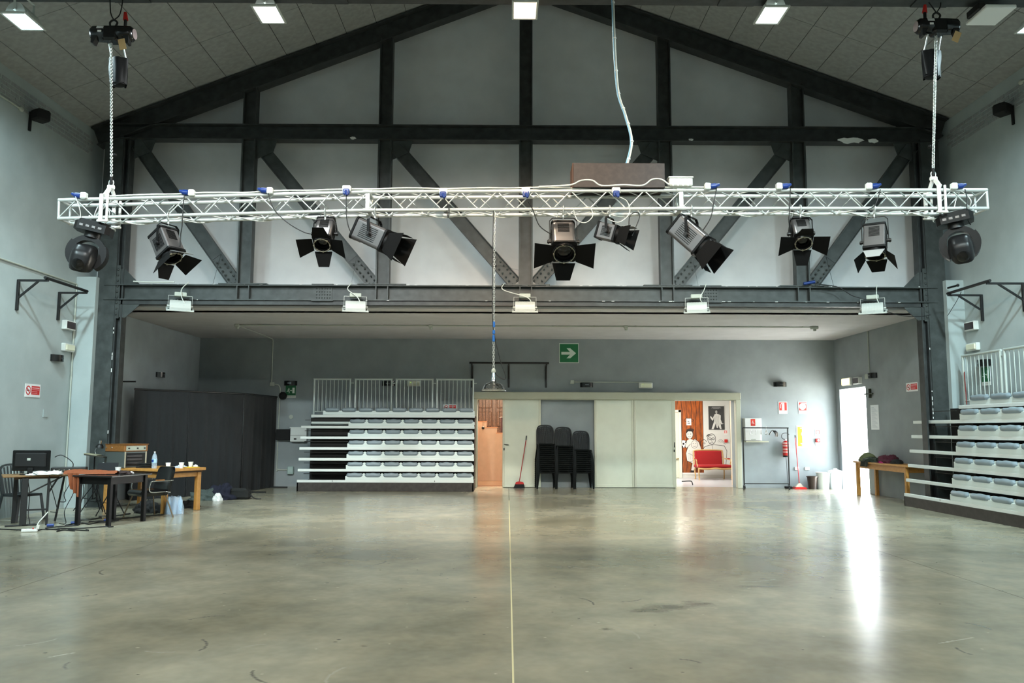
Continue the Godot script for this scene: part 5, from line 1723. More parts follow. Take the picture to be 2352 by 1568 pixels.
	ob("box", B.new().cbox(Vector3(-0.2, 0.06, 0), Vector3(0.1, 0.1, 0.3), 0.01), M.black, wp)

func wall_frame(label: String, at: Vector3, turn: float, xs: Array, reach: float, drop: float) -> void:
	var o := thing("wall_bracket", label, "bracket", at, turn)
	for x in xs:
		var sx: float = x if turn >= 0.0 else x
		ob("upright", B.new().cbox(Vector3(sx, -drop / 2, 0.02), Vector3(0.05, drop + 0.03, 0.04), 0.004), M.black, o)
		ob("arm", B.new().bar(Vector3(sx, 0, 0.02), Vector3(sx, 0, reach + 0.03), 0.035, 0.035), M.black, o)
		ob("strut", B.new().bar(Vector3(sx, -drop * 0.6, 0.03), Vector3(sx, -0.01, reach * 0.72), 0.03, 0.03), M.black, o)
	ob("tube", B.new().rod(Vector3(xs[0] - 0.06, 0.04, reach), Vector3(xs[-1] + 0.06, 0.04, reach), 0.026, 10), M.black, o)

func back_wall_things() -> void:
	# broom
	var o := thing("broom", "broom with a red handle leaning on the cream panel left of the chair stacks", "broom", P(0.31, 0, 21.25))
	ob("handle", B.new().rod(Vector3(0, 0.16, 0), Vector3(0.175, 1.22, -0.17), 0.012, 8), mat(Color(0.62, 0.14, 0.1), 0.4), o)
	ob("grip", B.new().rod(Vector3(0.175, 1.22, -0.17), Vector3(0.187, 1.33, -0.188), 0.014, 8), M.black, o)
	ob("head", B.new().prism(PackedVector2Array([Vector2(-0.11, 0.1), Vector2(0.12, 0.1), Vector2(0.1, 0.15), Vector2(0.03, 0.17), Vector2(-0.03, 0.17), Vector2(-0.09, 0.15)]), 0.06, Transform3D()), M.red, o)
	ob("bristles", B.new().prism(PackedVector2Array([Vector2(-0.15, 0.0), Vector2(0.14, 0.0), Vector2(0.12, 0.1), Vector2(-0.11, 0.1)]), 0.075, Transform3D()), M.black_matt, o)
	# lobby: mural, poster, sofa, door
	plate("mural", 1.75, 2.3, 0.004, M.white, mural_picture(), "lobby wall mural of an orange curtain and ink-drawn comic figures", "mural", P(6.125, 1.25, 25.94), 0)
	var im := img(128, 192, Color(0.24, 0.24, 0.24))
	var w := Color(0.82, 0.82, 0.8)
	for q in [[30, 8, 68], [24, 14, 80], [40, 20, 48]]: im.fill_rect(Rect2i(q[0], q[1], q[2], 3), Color(0.6, 0.6, 0.6))
	icirc(im, Vector2(64, 48), Vector2(9, 13), Color(0.66, 0.66, 0.64))
	ipoly(im, [Vector2(46, 70), Vector2(64, 60), Vector2(86, 68), Vector2(100, 76), Vector2(98, 108), Vector2(110, 140), Vector2(124, 142), Vector2(104, 150), Vector2(96, 138), Vector2(104, 188), Vector2(90, 186), Vector2(76, 150), Vector2(74, 180), Vector2(64, 176), Vector2(58, 140), Vector2(40, 188), Vector2(22, 188), Vector2(44, 126), Vector2(46, 100)], w)
	ipoly(im, [Vector2(48, 74), Vector2(40, 110), Vector2(30, 120), Vector2(14, 92), Vector2(16, 80), Vector2(26, 90), Vector2(32, 100)], w)
	for x in [60, 68, 76, 84]: iline(im, [Vector2(x, 78), Vector2(x - 4, 120), Vector2(x + 2, 150)], 2, Color(0.6, 0.6, 0.58))
	plate("poster", 0.5, 0.74, 0.012, M.white, printed(im), "framed black and white poster of a pale robed figure on the lobby wall", "poster", P(6.58, 1.87, 25.93), 0)
	var sofa := thing("sofa", "small red velvet sofa with a gilt wooden frame in the lobby", "sofa", P(6.22, 0, 25.15), 0.1)
	var velvet := mat(Color(0.56, 0.03, 0.05), 0.85)
	velvet.rim_enabled = true
	velvet.rim = 0.4
	var gilt := mat(Color(0.72, 0.58, 0.38), 0.4)
	ob("seat", B.new().cbox(Vector3(0, 0.4, 0.04), Vector3(1.04, 0.1, 0.5), 0.035), velvet, sofa)
	ob("backrest", B.new().cbox(Vector3(-0.04, 0.635, -0.2), Vector3(0.86, 0.45, 0.07), 0.03, rot(Vector3.RIGHT, -8)), velvet, sofa)
	var b := B.new()
	b.tube(curve([Vector3(-0.5, 0.44, -0.18), Vector3(-0.5, 0.6, -0.2), Vector3(-0.5, 0.8, -0.225), Vector3(-0.44, 0.865, -0.235), Vector3(-0.04, 0.88, -0.24), Vector3(0.36, 0.865, -0.235), Vector3(0.42, 0.8, -0.225), Vector3(0.42, 0.44, -0.18)], 5), 0.022, 8)
	b.tube(curve([Vector3(-0.5, 0.34, 0.28), Vector3(-0.25, 0.325, 0.31), Vector3(0, 0.345, 0.32), Vector3(0.25, 0.325, 0.31), Vector3(0.52, 0.34, 0.28)], 6), 0.026, 8)
	ob("frame", b, gilt, sofa)
	for q in [[-0.5, 0.26, 0.05], [0.5, 0.26, 0.05], [-0.46, -0.18, -0.05], [0.44, -0.18, -0.05]]:
		ob("leg", B.new().tube(curve([Vector3(q[0], 0.36, q[1]), Vector3(q[0] * 1.03, 0.24, q[1] + q[2] * 0.6), Vector3(q[0], 0.08, q[1]), Vector3(q[0] * 1.02, 0.0, q[1] + q[2])], 5), 0.02, 8), gilt, sofa)
	for s in [-1.0, 1.0]:
		b = B.new()
		b.tube(curve([Vector3(s * 0.47, 0.62, -0.18), Vector3(s * 0.52, 0.6, 0.06), Vector3(s * 0.54, 0.57, 0.16), Vector3(s * 0.52, 0.48, 0.14), Vector3(s * 0.51, 0.38, 0.2)], 5), 0.018, 8)
		var a := ob("armrest", b, gilt, sofa)
		ob("arm_pad", B.new().cbox(Vector3(s * 0.515, 0.625, 0.02), Vector3(0.05, 0.03, 0.16), 0.012), velvet, a)
	var d := thing("door_1", "white lobby door and frame partly hidden by the sliding panel", "door", P(5.12, 0, 25.93))
	d.set_meta("kind", "structure")
	ob("leaf", B.new().cbox(Vector3(0, 1.02, 0.02), Vector3(0.5, 2.02, 0.04), 0.006), mat(Color(0.84, 0.83, 0.74), 0.5), d)
	ob("frame", B.new().cspan(Vector3(0.25, 0, 0), Vector3(0.34, 2.12, 0.06), 0.008).cspan(Vector3(-0.34, 2.04, 0), Vector3(0.34, 2.12, 0.06), 0.008), mat(Color(0.82, 0.82, 0.76), 0.5), d)
	var brass := mat(Color(0.6, 0.5, 0.3), 0.35, 0.6)
	ob("door_handle", B.new().bar(Vector3(0.14, 0.58, 0.07), Vector3(0.24, 0.6, 0.07), 0.03, 0.025), brass, d)
	tag(ob("alarm_button", B.new().cbox(P(6.86, 1.15, 25.9), Vector3(0.1, 0.1, 0.06), 0.012), M.red), "red fire alarm button low on the lobby wall", "alarm button")
	plate("fire_notice", 0.11, 0.13, 0.006, M.white, fire_picture(2), "small red notice on the lobby wall below the robed figure poster", "sign", P(6.86, 1.42, 25.93), 0)
	tag(ob("bent_pipe", B.new().tube(curve([P(4.75, 0.1, 22.6), P(4.98, 0.11, 22.6), P(5.03, 0.08, 22.6), P(5.05, 0.0, 22.6)], 5), 0.014, 8), M.black), "dark bent metal foot of a stand showing beside the sliding panel", "stand")
	# signs on the pale wall
	plate("extinguisher_sign", 0.23, 0.31, 0.008, M.white, fire_picture(0), "red and white fire extinguisher sign high on the pale wall", "sign", P(7.24, 2.08, BACK), 0)
	plate("hose_sign", 0.23, 0.31, 0.008, M.white, fire_picture(1), "red and white fire hose sign right of the extinguisher sign", "sign", P(7.76, 2.08, BACK), 0)
	im = img(96, 160, Color(0.95, 0.95, 0.94))
	im.fill_rect(Rect2i(8, 10, 80, 140), Color(0.72, 0.8, 0.7))
	im.fill_rect(Rect2i(8, 10, 34, 140), Color(0.74, 0.76, 0.1))
	ipoly(im, [Vector2(18, 80), Vector2(40, 58), Vector2(56, 66), Vector2(30, 90)], Color(0.86, 0.52, 0.12))
	icirc(im, Vector2(54, 62), Vector2(18, 20), Color(0.86, 0.88, 0.84))
	icirc(im, Vector2(52, 66), Vector2(9, 12), Color(0.7, 0.76, 0.72))
	for q in [[28, 18, 54], [50, 100, 34], [28, 128, 54], [36, 138, 40]]: im.fill_rect(Rect2i(q[0], q[1], q[2], 5), Color(0.92, 0.94, 0.9))
	plate("poster", 0.33, 0.58, 0.006, M.white, printed(im), "yellow and pale green poster with white margins on the bright wall", "poster", P(7.74, 1.33, BACK), 0)
	plate("fire_notice", 0.13, 0.16, 0.006, M.white, fire_picture(2), "pale red alarm notice right of the yellow poster", "sign", P(8.13, 1.43, BACK), 0)
	o = thing("alarm_button", "red fire alarm call point with a white card below, right of the yellow poster", "alarm button", P(8.12, 1.2, BACK))
	ob("button_box", B.new().cbox(Vector3(0, 0.03, 0.025), Vector3(0.11, 0.09, 0.05), 0.008), M.red, o)
	ob("glass_disc", B.new().rod(Vector3(0.01, 0.03, 0.05), Vector3(0.01, 0.03, 0.055), 0.03, 12), M.white, o)
	ob("card", B.new().box(Vector3(0, -0.07, 0.004), Vector3(0.12, 0.1, 0.006)), M.white, o)
	for k in 2:
		tag(ob("wall_socket", B.new().cbox(P(7.55 + 0.27 * k, 0.5, BACK - 0.012), Vector3(0.12, 0.08, 0.024), 0.006), M.white), "white double wall socket " + ["behind the red dustpan stick", "above the brown waste bin"][k], "socket", "wall sockets by the bins")
	# cabinet with a wheelchair sign
	o = thing("wall_cabinet", "white wall cabinet with a red wheelchair sign and a shelf below", "cabinet", P(6.4, 1.2, BACK - 0.005))
	ob("body", B.new().cspan(Vector3(-0.24, 0.02, 0), Vector3(0.2, 0.6, 0.22), 0.006), M.white, o)
	ob("door", B.new().cspan(Vector3(-0.235, 0.025, 0.22), Vector3(0.16, 0.595, 0.236), 0.004), M.white, o)
	ob("shelf", B.new().cspan(Vector3(-0.24, -0.02, 0), Vector3(0.36, 0.01, 0.26), 0.004), M.panel_frame, o)
	ob("door_pull", B.new().cbox(Vector3(-0.03, 0.05, 0.24), Vector3(0.12, 0.02, 0.012), 0.003), M.conduit, o)
	im = img(64, 96, Color(0.75, 0.18, 0.1))
	icirc(im, Vector2(30, 28), Vector2(5, 5), w)
	iline(im, [Vector2(29, 34), Vector2(31, 52), Vector2(42, 54), Vector2(48, 68)], 5, w)
	iline(im, arc(Vector2(31, 56), Vector2(13, 14), 20, 290), 4, w)
	var pb := B.new()
	pb.quad(Vector3(-0.09, 0.4, 0.2375), Vector3(0.03, 0.4, 0.2375), Vector3(0.03, 0.58, 0.2375), Vector3(-0.09, 0.58, 0.2375), FRONT)
	ob("wheelchair_sign", pb, printed(im), o)
	# clothes rail with hangers
	o = thing("clothes_rail", "black square-tube clothes rail on castors before the pale wall", "clothes rail", P(6.6, 0, 21.1))
	var fr := B.new()
	for s in [-1.0, 1.0]: fr.bar(Vector3(s * 0.575, 0.09, 0), Vector3(s * 0.575, 1.56, 0), 0.028, 0.028)
	fr.bar(Vector3(-0.575, 1.55, 0), Vector3(0.6, 1.55, 0), 0.028, 0.028)
	fr.bar(Vector3(-0.575, 0.14, 0), Vector3(0.575, 0.14, 0), 0.022, 0.022)
	ob("frame", fr, M.black, o)
	for s in [-1.0, 1.0]:
		ob("foot_bar", B.new().bar(Vector3(s * 0.575 - 0.07, 0.095, 0.2), Vector3(s * 0.575 + 0.07, 0.09, -0.2), 0.028, 0.024), M.black, o)
		for z in [-0.2, 0.2]:
			ob("castor", B.new().rod(Vector3(s * 0.575 - z * 0.35 - 0.013, 0.032, z), Vector3(s * 0.575 - z * 0.35 + 0.013, 0.032, z), 0.032, 14).bar(Vector3(s * 0.575 - z * 0.35, 0.05, z), Vector3(s * 0.575 - z * 0.35, 0.1, z), 0.02, 0.02), M.black, o)
	for k in 4:
		var x: float = -0.36 + 0.13 * k
		var hg := B.new()
		hg.tube(curve([Vector3(-0.16, -0.16, 0.03), Vector3(0, -0.06, 0), Vector3(0.16, -0.16, -0.03)], 5), 0.012, 6)
		hg.tube(PackedVector3Array([Vector3(-0.16, -0.16, 0.03), Vector3(0.16, -0.16, -0.03)]), 0.008, 6)
		hg.tube(curve([Vector3(0, -0.06, 0), Vector3(0, -0.01, 0), Vector3(0.02, 0.02, 0), Vector3(0, 0.03, 0), Vector3(-0.02, 0.015, 0)], 4), 0.004, 6)
		tag(ob("clothes_hanger", hg, M.white, self, Transform3D(Basis(Vector3.UP, 0.9 + 0.12 * k), P(6.6 + x, 1.55, 21.1))), "white plastic clothes hanger, " + ["first", "second", "third", "fourth"][k] + " from the left on the black rail", "hanger", "hangers on the clothes rail")
	var hb := B.new()
	hb.tube(curve([Vector3(-0.14, -0.15, 0.04), Vector3(0, -0.05, 0), Vector3(0.14, -0.15, -0.04)], 5), 0.018, 6)
	for i in 3: hb.tube(curve([Vector3(0.02 * i, -0.05, 0.02 * i), Vector3(0.05 + 0.03 * i, -0.1, 0.05), Vector3(0.06 + 0.03 * i, -0.2, 0.03)], 4), 0.012, 6)
	tag(ob("clothes_hanger", hb, M.black_gloss, self, Transform3D(Basis(Vector3.UP, 0.4), P(6.79, 1.53, 21.1))), "bunch of black hangers at the middle of the black clothes rail", "hanger")
	# extinguisher
	o = thing("fire_extinguisher", "red fire extinguisher hung on the pale wall behind the clothes rail", "fire extinguisher", P(7.25, 0.8, 21.5))
	ob("cylinder", B.new().lathe([Vector2(0, 0.03), Vector2(0.075, 0.03), Vector2(0.08, 0.05), Vector2(0.08, 0.36), Vector2(0.06, 0.4), Vector2(0.02, 0.42), Vector2(0, 0.42)], Vector3.ZERO, 20), M.red, o)
	ob("foot_ring", B.new().rod(Vector3(0, 0, 0), Vector3(0, 0.045, 0), 0.078, 18), M.black, o)
	ob("valve", B.new().rod(Vector3(0, 0.42, 0), Vector3(0, 0.46, 0), 0.018, 10).bar(Vector3(-0.02, 0.47, 0), Vector3(0.07, 0.5, 0), 0.02, 0.015).bar(Vector3(-0.02, 0.45, 0), Vector3(0.06, 0.455, 0), 0.02, 0.012), M.chain, o)
	ob("hose", B.new().tube(curve([Vector3(0, 0.45, 0), Vector3(-0.06, 0.46, 0.02), Vector3(-0.11, 0.52, 0.02), Vector3(-0.08, 0.6, 0.02), Vector3(0.02, 0.62, 0.02), Vector3(0.09, 0.58, 0.02)], 6), 0.009, 6), M.black, o)
	for q in [0.34, 0.27, 0.18, 0.11]: ob("label_band", B.new().lathe([Vector2(0.0812, q), Vector2(0.0812, q + 0.04)], Vector3.ZERO, 20), mat(Color(0.82, 0.62, 0.6), 0.5), o)
	# dustpan on a stick, second stick, bins
	o = thing("dustpan", "red dustpan with a long red stick standing by the bins", "dustpan", P(7.5, 0, 21.3))
	ob("stick", B.new().rod(Vector3(0.0, 0.12, 0), Vector3(0.0, 1.3, -0.18), 0.012, 8), mat(Color(0.75, 0.22, 0.22), 0.4), o)
	ob("grip", B.new().rod(Vector3(0.0, 1.3, -0.18), Vector3(0.0, 1.36, -0.19), 0.016, 8), M.black, o)
	ob("pan", B.new().prism(PackedVector2Array([Vector2(-0.16, 0), Vector2(0.17, 0), Vector2(0.12, 0.05), Vector2(-0.12, 0.05)]), 0.22, Transform3D()), M.red, o)
	ob("brush", B.new().prism(PackedVector2Array([Vector2(-0.11, 0.05), Vector2(0.1, 0.05), Vector2(0.02, 0.14), Vector2(-0.02, 0.14)]), 0.08, Transform3D()), mat(Color(0.8, 0.78, 0.72), 0.8), o)
	o = thing("broom_stick", "short grey broom standing against the wall by the clothes rail castors", "broom", P(7.25, 0, 21.4))
	ob("stick", B.new().rod(Vector3(0, 0.06, 0), Vector3(0, 0.82, -0.1), 0.011, 8), mat(Color(0.35, 0.37, 0.38), 0.4), o)
	ob("grip", B.new().tube(curve([Vector3(0, 0.82, -0.1), Vector3(0.02, 0.85, -0.1), Vector3(0.05, 0.85, -0.1)], 4), 0.014, 6), M.black, o)
	ob("head", B.new().cbox(Vector3(0, 0.03, 0), Vector3(0.2, 0.06, 0.08), 0.015), M.black, o)
	bin("waste_bin", "dark brown waste bin, smallest of three bins by the pale wall", P(7.82, 0, 21.25), 0.1, 0.135, 0.32, mat(Color(0.2, 0.15, 0.13), 0.4), false)
	bin("waste_bin", "white open bin between the brown bin and the lidded bin", P(8.1, 0, 21.25), 0.135, 0.17, 0.42, M.white_plastic, false)
	bin("waste_bin", "white bin with a lid and side handles next to the fire door", P(8.43, 0, 21.28), 0.14, 0.17, 0.42, mat(Color(0.84, 0.87, 0.88), 0.35), true)
	# electrical box and black box behind the seating bank
	o = thing("meter_box", "pale electrical box half hidden behind the left end of the back seating bank", "electrical box", P(-5.42, 1.15, BACK))
	ob("body", B.new().cbox(Vector3(0, 0.19, 0.08), Vector3(0.42, 0.36, 0.16), 0.008), M.nosing, o)
	ob("lid", B.new().cbox(Vector3(0, 0.375, 0.085), Vector3(0.46, 0.025, 0.18), 0.006), M.nosing, o)
	ob("seam", B.new().box(Vector3(0, 0.17, 0.161), Vector3(0.4, 0.006, 0.004)), M.joint, o)
	ob("maker_plate", B.new().box(Vector3(-0.08, 0.08, 0.161), Vector3(0.07, 0.04, 0.004)), M.black, o)
	tag(ob("black_box", B.new().cbox(P(-5.82, 1.34, BACK - 0.08), Vector3(0.36, 0.28, 0.15), 0.01), M.black_matt), "flat black box on the dark wall between drapes and electrical box", "box")
	o = thing("switch_box", "pale grey switch box low on the wall left of the seating bank", "electrical box", P(-5.62, 0.42, BACK))
	ob("body", B.new().cbox(Vector3(0, 0, 0.05), Vector3(0.16, 0.2, 0.1), 0.015), mat(Color(0.6, 0.68, 0.66), 0.5), o)
	ob("cover", B.new().cbox(Vector3(0, 0.01, 0.104), Vector3(0.12, 0.14, 0.01), 0.004), mat(Color(0.62, 0.7, 0.68), 0.5), o)
	tag(ob("bell", B.new().rod(P(-5.88, 2.35, BACK), P(-5.88, 2.35, BACK - 0.1), 0.1, 10).ball(P(-5.88, 2.35, BACK - 0.1), Vector3(0.08, 0.08, 0.03), 10), M.black_matt), "round black knob fitting on the dark wall above the drapes' end", "wall fitting")
	tag(ob("round_cover", B.new().rod(P(-5.66, 1.8, BACK), P(-5.66, 1.8, BACK - 0.02), 0.055, 16), M.conduit), "small round pale cover on the dark wall below the exit sign", "cover plate")
	# paper notice and latch by the fire door
	im = img(64, 128, Color(0.9, 0.91, 0.92))
	for i in 22: im.fill_rect(Rect2i(8, 12 + i * 5, 20 + (i * 37) % 30, 1), Color(0.62, 0.64, 0.7))
	plate("paper_notice", 0.42, 0.58, 0.003, M.white, printed(im), "tall white paper notice pinned to the recess wall beside the fire door", "notice", P(RRIGHT, 1.8, 19.35), -PI / 2)
	o = thing("door_2", "open fire door leaf folded back outside with a push bar latch", "door", P(9.06, 0, 19.78))
	o.set_meta("kind", "structure")
	ob("frame", B.new().span(Vector3(-0.36, 0, -0.06), Vector3(-0.3, 2.55, 0.02)), M.panel_frame, o)
	ob("leaf", B.new().cspan(Vector3(0.02, 0.01, -0.03), Vector3(0.82, 2.5, 0.01), 0.004), M.white_metal, o)
	tag(ob("door_latch", B.new().bar(P(RRIGHT - 0.05, 2.36, 19.75), P(RRIGHT - 0.05, 2.36, 19.3), 0.03, 0.03).box(P(RRIGHT - 0.04, 2.37, 19.48), Vector3(0.06, 0.22, 0.04)), mat(Color(0.2, 0.22, 0.16), 0.5)), "dark iron door catch on the recess wall above the paper notice", "latch")

func bin(called: String, label: String, at: Vector3, r0: float, r1: float, h: float, m: Material, lid: bool) -> void:
	var o := thing(called, label, "bin", at)
	ob("bucket", B.new().lathe([Vector2(0, 0.0), Vector2(r0, 0.0), Vector2(r1, h), Vector2(r1 + 0.012, h), Vector2(r1 + 0.012, h - 0.02), Vector2(r1 - 0.004, h - 0.02)], Vector3.ZERO, 24, Basis(), true), m, o)
	ob("inside", B.new().lathe([Vector2(r1 - 0.006, h), Vector2(r0 - 0.004, 0.02), Vector2(0, 0.02)], Vector3.ZERO, 24), m, o)
	if lid:
		ob("lid", B.new().lathe([Vector2(r1 + 0.02, h), Vector2(r1 + 0.02, h + 0.03), Vector2(r1 * 0.5, h + 0.065), Vector2(0, h + 0.07)], Vector3.ZERO, 24), m, o)
		ob("knob", B.new().cbox(Vector3(0, h + 0.085, 0), Vector3(0.1, 0.03, 0.03), 0.01), m, o)
		for s in [-1.0, 1.0]: ob("handle", B.new().cbox(Vector3(s * (r1 + 0.015), h - 0.03, 0), Vector3(0.05, 0.03, 0.09), 0.01), m, o)
	else:
		ob("rim", B.new().lathe([Vector2(r1 - 0.005, h), Vector2(r1 + 0.014, h + 0.004), Vector2(r1 + 0.014, h - 0.015)], Vector3.ZERO, 24), m, o)

func fire_picture(k: int) -> StandardMaterial3D:
	var red := Color(0.78, 0.16, 0.12)
	var w := Color(0.93, 0.93, 0.92)
	var im := img(96, 128, w)
	if k < 2:
		im.fill_rect(Rect2i(6, 6, 84, 88), red)
		if k == 0:
			ipoly(im, [Vector2(40, 22), Vector2(64, 22), Vector2(64, 90), Vector2(36, 90), Vector2(36, 34)], w)
			iline(im, arc(Vector2(40, 50), Vector2(18, 34), 150, 275), 5, w)
			im.fill_rect(Rect2i(44, 12, 20, 8), w)
		else:
			icirc(im, Vector2(46, 50), Vector2(36, 36), w)
			icirc(im, Vector2(46, 50), Vector2(9, 9), Color(0.85, 0.6, 0.58))
			iline(im, arc(Vector2(46, 50), Vector2(24, 24), 0, 340), 2, Color(0.85, 0.6, 0.58))
			im.fill_rect(Rect2i(46, 14, 40, 12), w)
		im.fill_rect(Rect2i(20, 104, 30, 5), Color(0.7, 0.7, 0.7))
	else:
		im.fill_rect(Rect2i(10, 10, 76, 84), Color(0.85, 0.3, 0.27))
		im.fill_rect(Rect2i(26, 26, 44, 10), w)
		im.fill_rect(Rect2i(26, 44, 44, 36), w)
		im.fill_rect(Rect2i(40, 54, 16, 16), red)
	return printed(im)

func mural_picture() -> StandardMaterial3D:
	var im := img(448, 590, Color(0.86, 0.86, 0.84))
	var k := Color(0.12, 0.1, 0.1)
	var skin := Color(0.84, 0.83, 0.8)
	var f := FastNoiseLite.new()
	f.seed = 4
	f.frequency = 0.03
	# hanging orange curtain with ink folds (the picture is 1.75 m wide: 256 pixels to the metre)
	for x in 232:
		for y in 574:
			if y < 400 or y > 430 or true:
				var n := f.get_noise_2d(x * 2.0, y * 0.35)
				im.set_pixel(x, y, Color(0.72, 0.36, 0.1).darkened(clampf(0.12 + n * 0.3 + y * 0.0003, 0, 0.6)))
	for x in [28, 62, 100, 138, 176, 210]:
		var pts := []
		for i in 24: pts.append(Vector2(x + 5.0 * sin(i * 0.5 + x), i * 24.5))
		iline(im, pts, 4, Color(0.25, 0.1, 0.03))
		for i in 16: iline(im, [Vector2(x, 150 + i * 22), Vector2(x + 9 - (i % 3) * 9, 146 + i * 22)], 1, Color(0.25, 0.1, 0.03))
	iline(im, [Vector2(233, 0), Vector2(233, 320)], 3, k)
	# paper label and its drawn bow
	iline(im, arc(Vector2(118, 155), Vector2(38, 14), 0, 360, 24), 3, k)
	im.fill_rect(Rect2i(98, 142, 40, 54), Color(0.9, 0.9, 0.88))
	im.fill_rect(Rect2i(108, 162, 14, 5), k)
	im.fill_rect(Rect2i(108, 176, 20, 5), k)
	# player with a ball
	ipoly(im, arc(Vector2(122, 270), Vector2(28, 36), 0, 360, 24), skin)
	iline(im, arc(Vector2(122, 270), Vector2(28, 36), 0, 360, 24), 3, k)
	ipoly(im, [Vector2(94, 262), Vector2(100, 236), Vector2(122, 228), Vector2(148, 240), Vector2(152, 262), Vector2(140, 246), Vector2(112, 244)], k)
	iline(im, arc(Vector2(122, 284), Vector2(12, 6), 10, 170), 2, k)
	for q in [110, 132]: icirc(im, Vector2(q, 266), Vector2(3, 3), k)
	icirc(im, Vector2(72, 345), Vector2(30, 30), Color(0.92, 0.92, 0.9))
	iline(im, arc(Vector2(72, 345), Vector2(30, 30), 0, 360, 30), 2, k)
	for q in [[72, 345], [52, 330], [92, 332], [60, 367], [88, 366]]: icirc(im, Vector2(q[0], q[1]), Vector2(8, 8), k)
	# squatting round figure below
	ipoly(im, [Vector2(120, 330), Vector2(165, 306), Vector2(196, 330), Vector2(214, 380), Vector2(216, 440), Vector2(190, 470), Vector2(150, 560), Vector2(128, 556), Vector2(140, 500), Vector2(98, 480), Vector2(90, 420)], skin)
	iline(im, [Vector2(120, 330), Vector2(165, 306), Vector2(196, 330), Vector2(214, 380), Vector2(216, 440), Vector2(190, 470), Vector2(150, 560), Vector2(128, 556), Vector2(140, 500), Vector2(98, 480), Vector2(90, 420), Vector2(120, 330)], 3, k)
	iline(im, arc(Vector2(160, 350), Vector2(26, 30), 0, 360, 24), 2, k)
	iline(im, arc(Vector2(160, 362), Vector2(10, 5), 0, 180), 2, k)
	for q in [150, 172]: icirc(im, Vector2(q, 342), Vector2(3, 2), k)
	iline(im, [Vector2(110, 420), Vector2(150, 440), Vector2(200, 420)], 2, k)
	iline(im, [Vector2(120, 490), Vector2(170, 470)], 2, k)
	# bald figure in glasses with a wide white shirt
	ipoly(im, [Vector2(222, 400), Vector2(240, 370), Vector2(276, 356), Vector2(400, 360), Vector2(420, 400), Vector2(410, 520), Vector2(230, 520)], Color(0.85, 0.85, 0.83))
	iline(im, [Vector2(222, 400), Vector2(240, 370), Vector2(276, 356), Vector2(320, 352), Vector2(400, 360), Vector2(420, 400), Vector2(410, 520)], 3, k)
	ipoly(im, arc(Vector2(300, 306), Vector2(32, 42), 0, 360, 24), Color(0.85, 0.85, 0.83))
	iline(im, arc(Vector2(300, 306), Vector2(32, 42), 0, 360, 24), 3, k)
	iline(im, arc(Vector2(292, 284), Vector2(30, 16), 160, 250), 5, k)
	for q in [286, 312]: iline(im, arc(Vector2(q, 304), Vector2(11, 8), 0, 360, 16), 3, k)
	iline(im, [Vector2(298, 304), Vector2(296, 322), Vector2(304, 326)], 2, k)
	iline(im, [Vector2(286, 338), Vector2(312, 336)], 3, k)
	iline(im, [Vector2(300, 350), Vector2(306, 400), Vector2(310, 500)], 2, k)
	iline(im, arc(Vector2(236, 345), Vector2(24, 34), 150, 330), 3, k)
	iline(im, arc(Vector2(256, 420), Vector2(20, 30), 180, 340), 2, k)
	for i in 9: iline(im, arc(Vector2(250 + i * 17, 520), Vector2(10, 130 - i * 6), 200, 275), 1, Color(0.4, 0.4, 0.38))
	for i in 6: iline(im, [Vector2(118 + i * 14, 395 + (i % 2) * 8), Vector2(112 + i * 15, 470)], 1, Color(0.4, 0.4, 0.38))
	for i in 5: iline(im, arc(Vector2(130, 236 + i * 3), Vector2(30 - i * 2, 14), 190, 350), 2, k)
	ipoly(im, [Vector2(100, 318), Vector2(122, 304), Vector2(150, 312), Vector2(130, 345), Vector2(96, 380), Vector2(84, 366)], skin)
	iline(im, [Vector2(100, 318), Vector2(84, 366), Vector2(96, 380), Vector2(130, 345)], 2, k)
	for i in 4: iline(im, arc(Vector2(236, 352), Vector2(14 - i * 3, 24 - i * 5), 120, 340), 1, k)
	icirc(im, Vector2(140, 566), Vector2(18, 7), k)
	for i in 7: iline(im, [Vector2(262 + i * 2, 280 + i), Vector2(276 + i * 6, 268 + i)], 1, k)
	for i in 5: iline(im, arc(Vector2(372 + i * 6, 330 + i * 8), Vector2(22, 20), 180 + i * 20, 320), 2, Color(0.5, 0.5, 0.48))
	return printed(im)

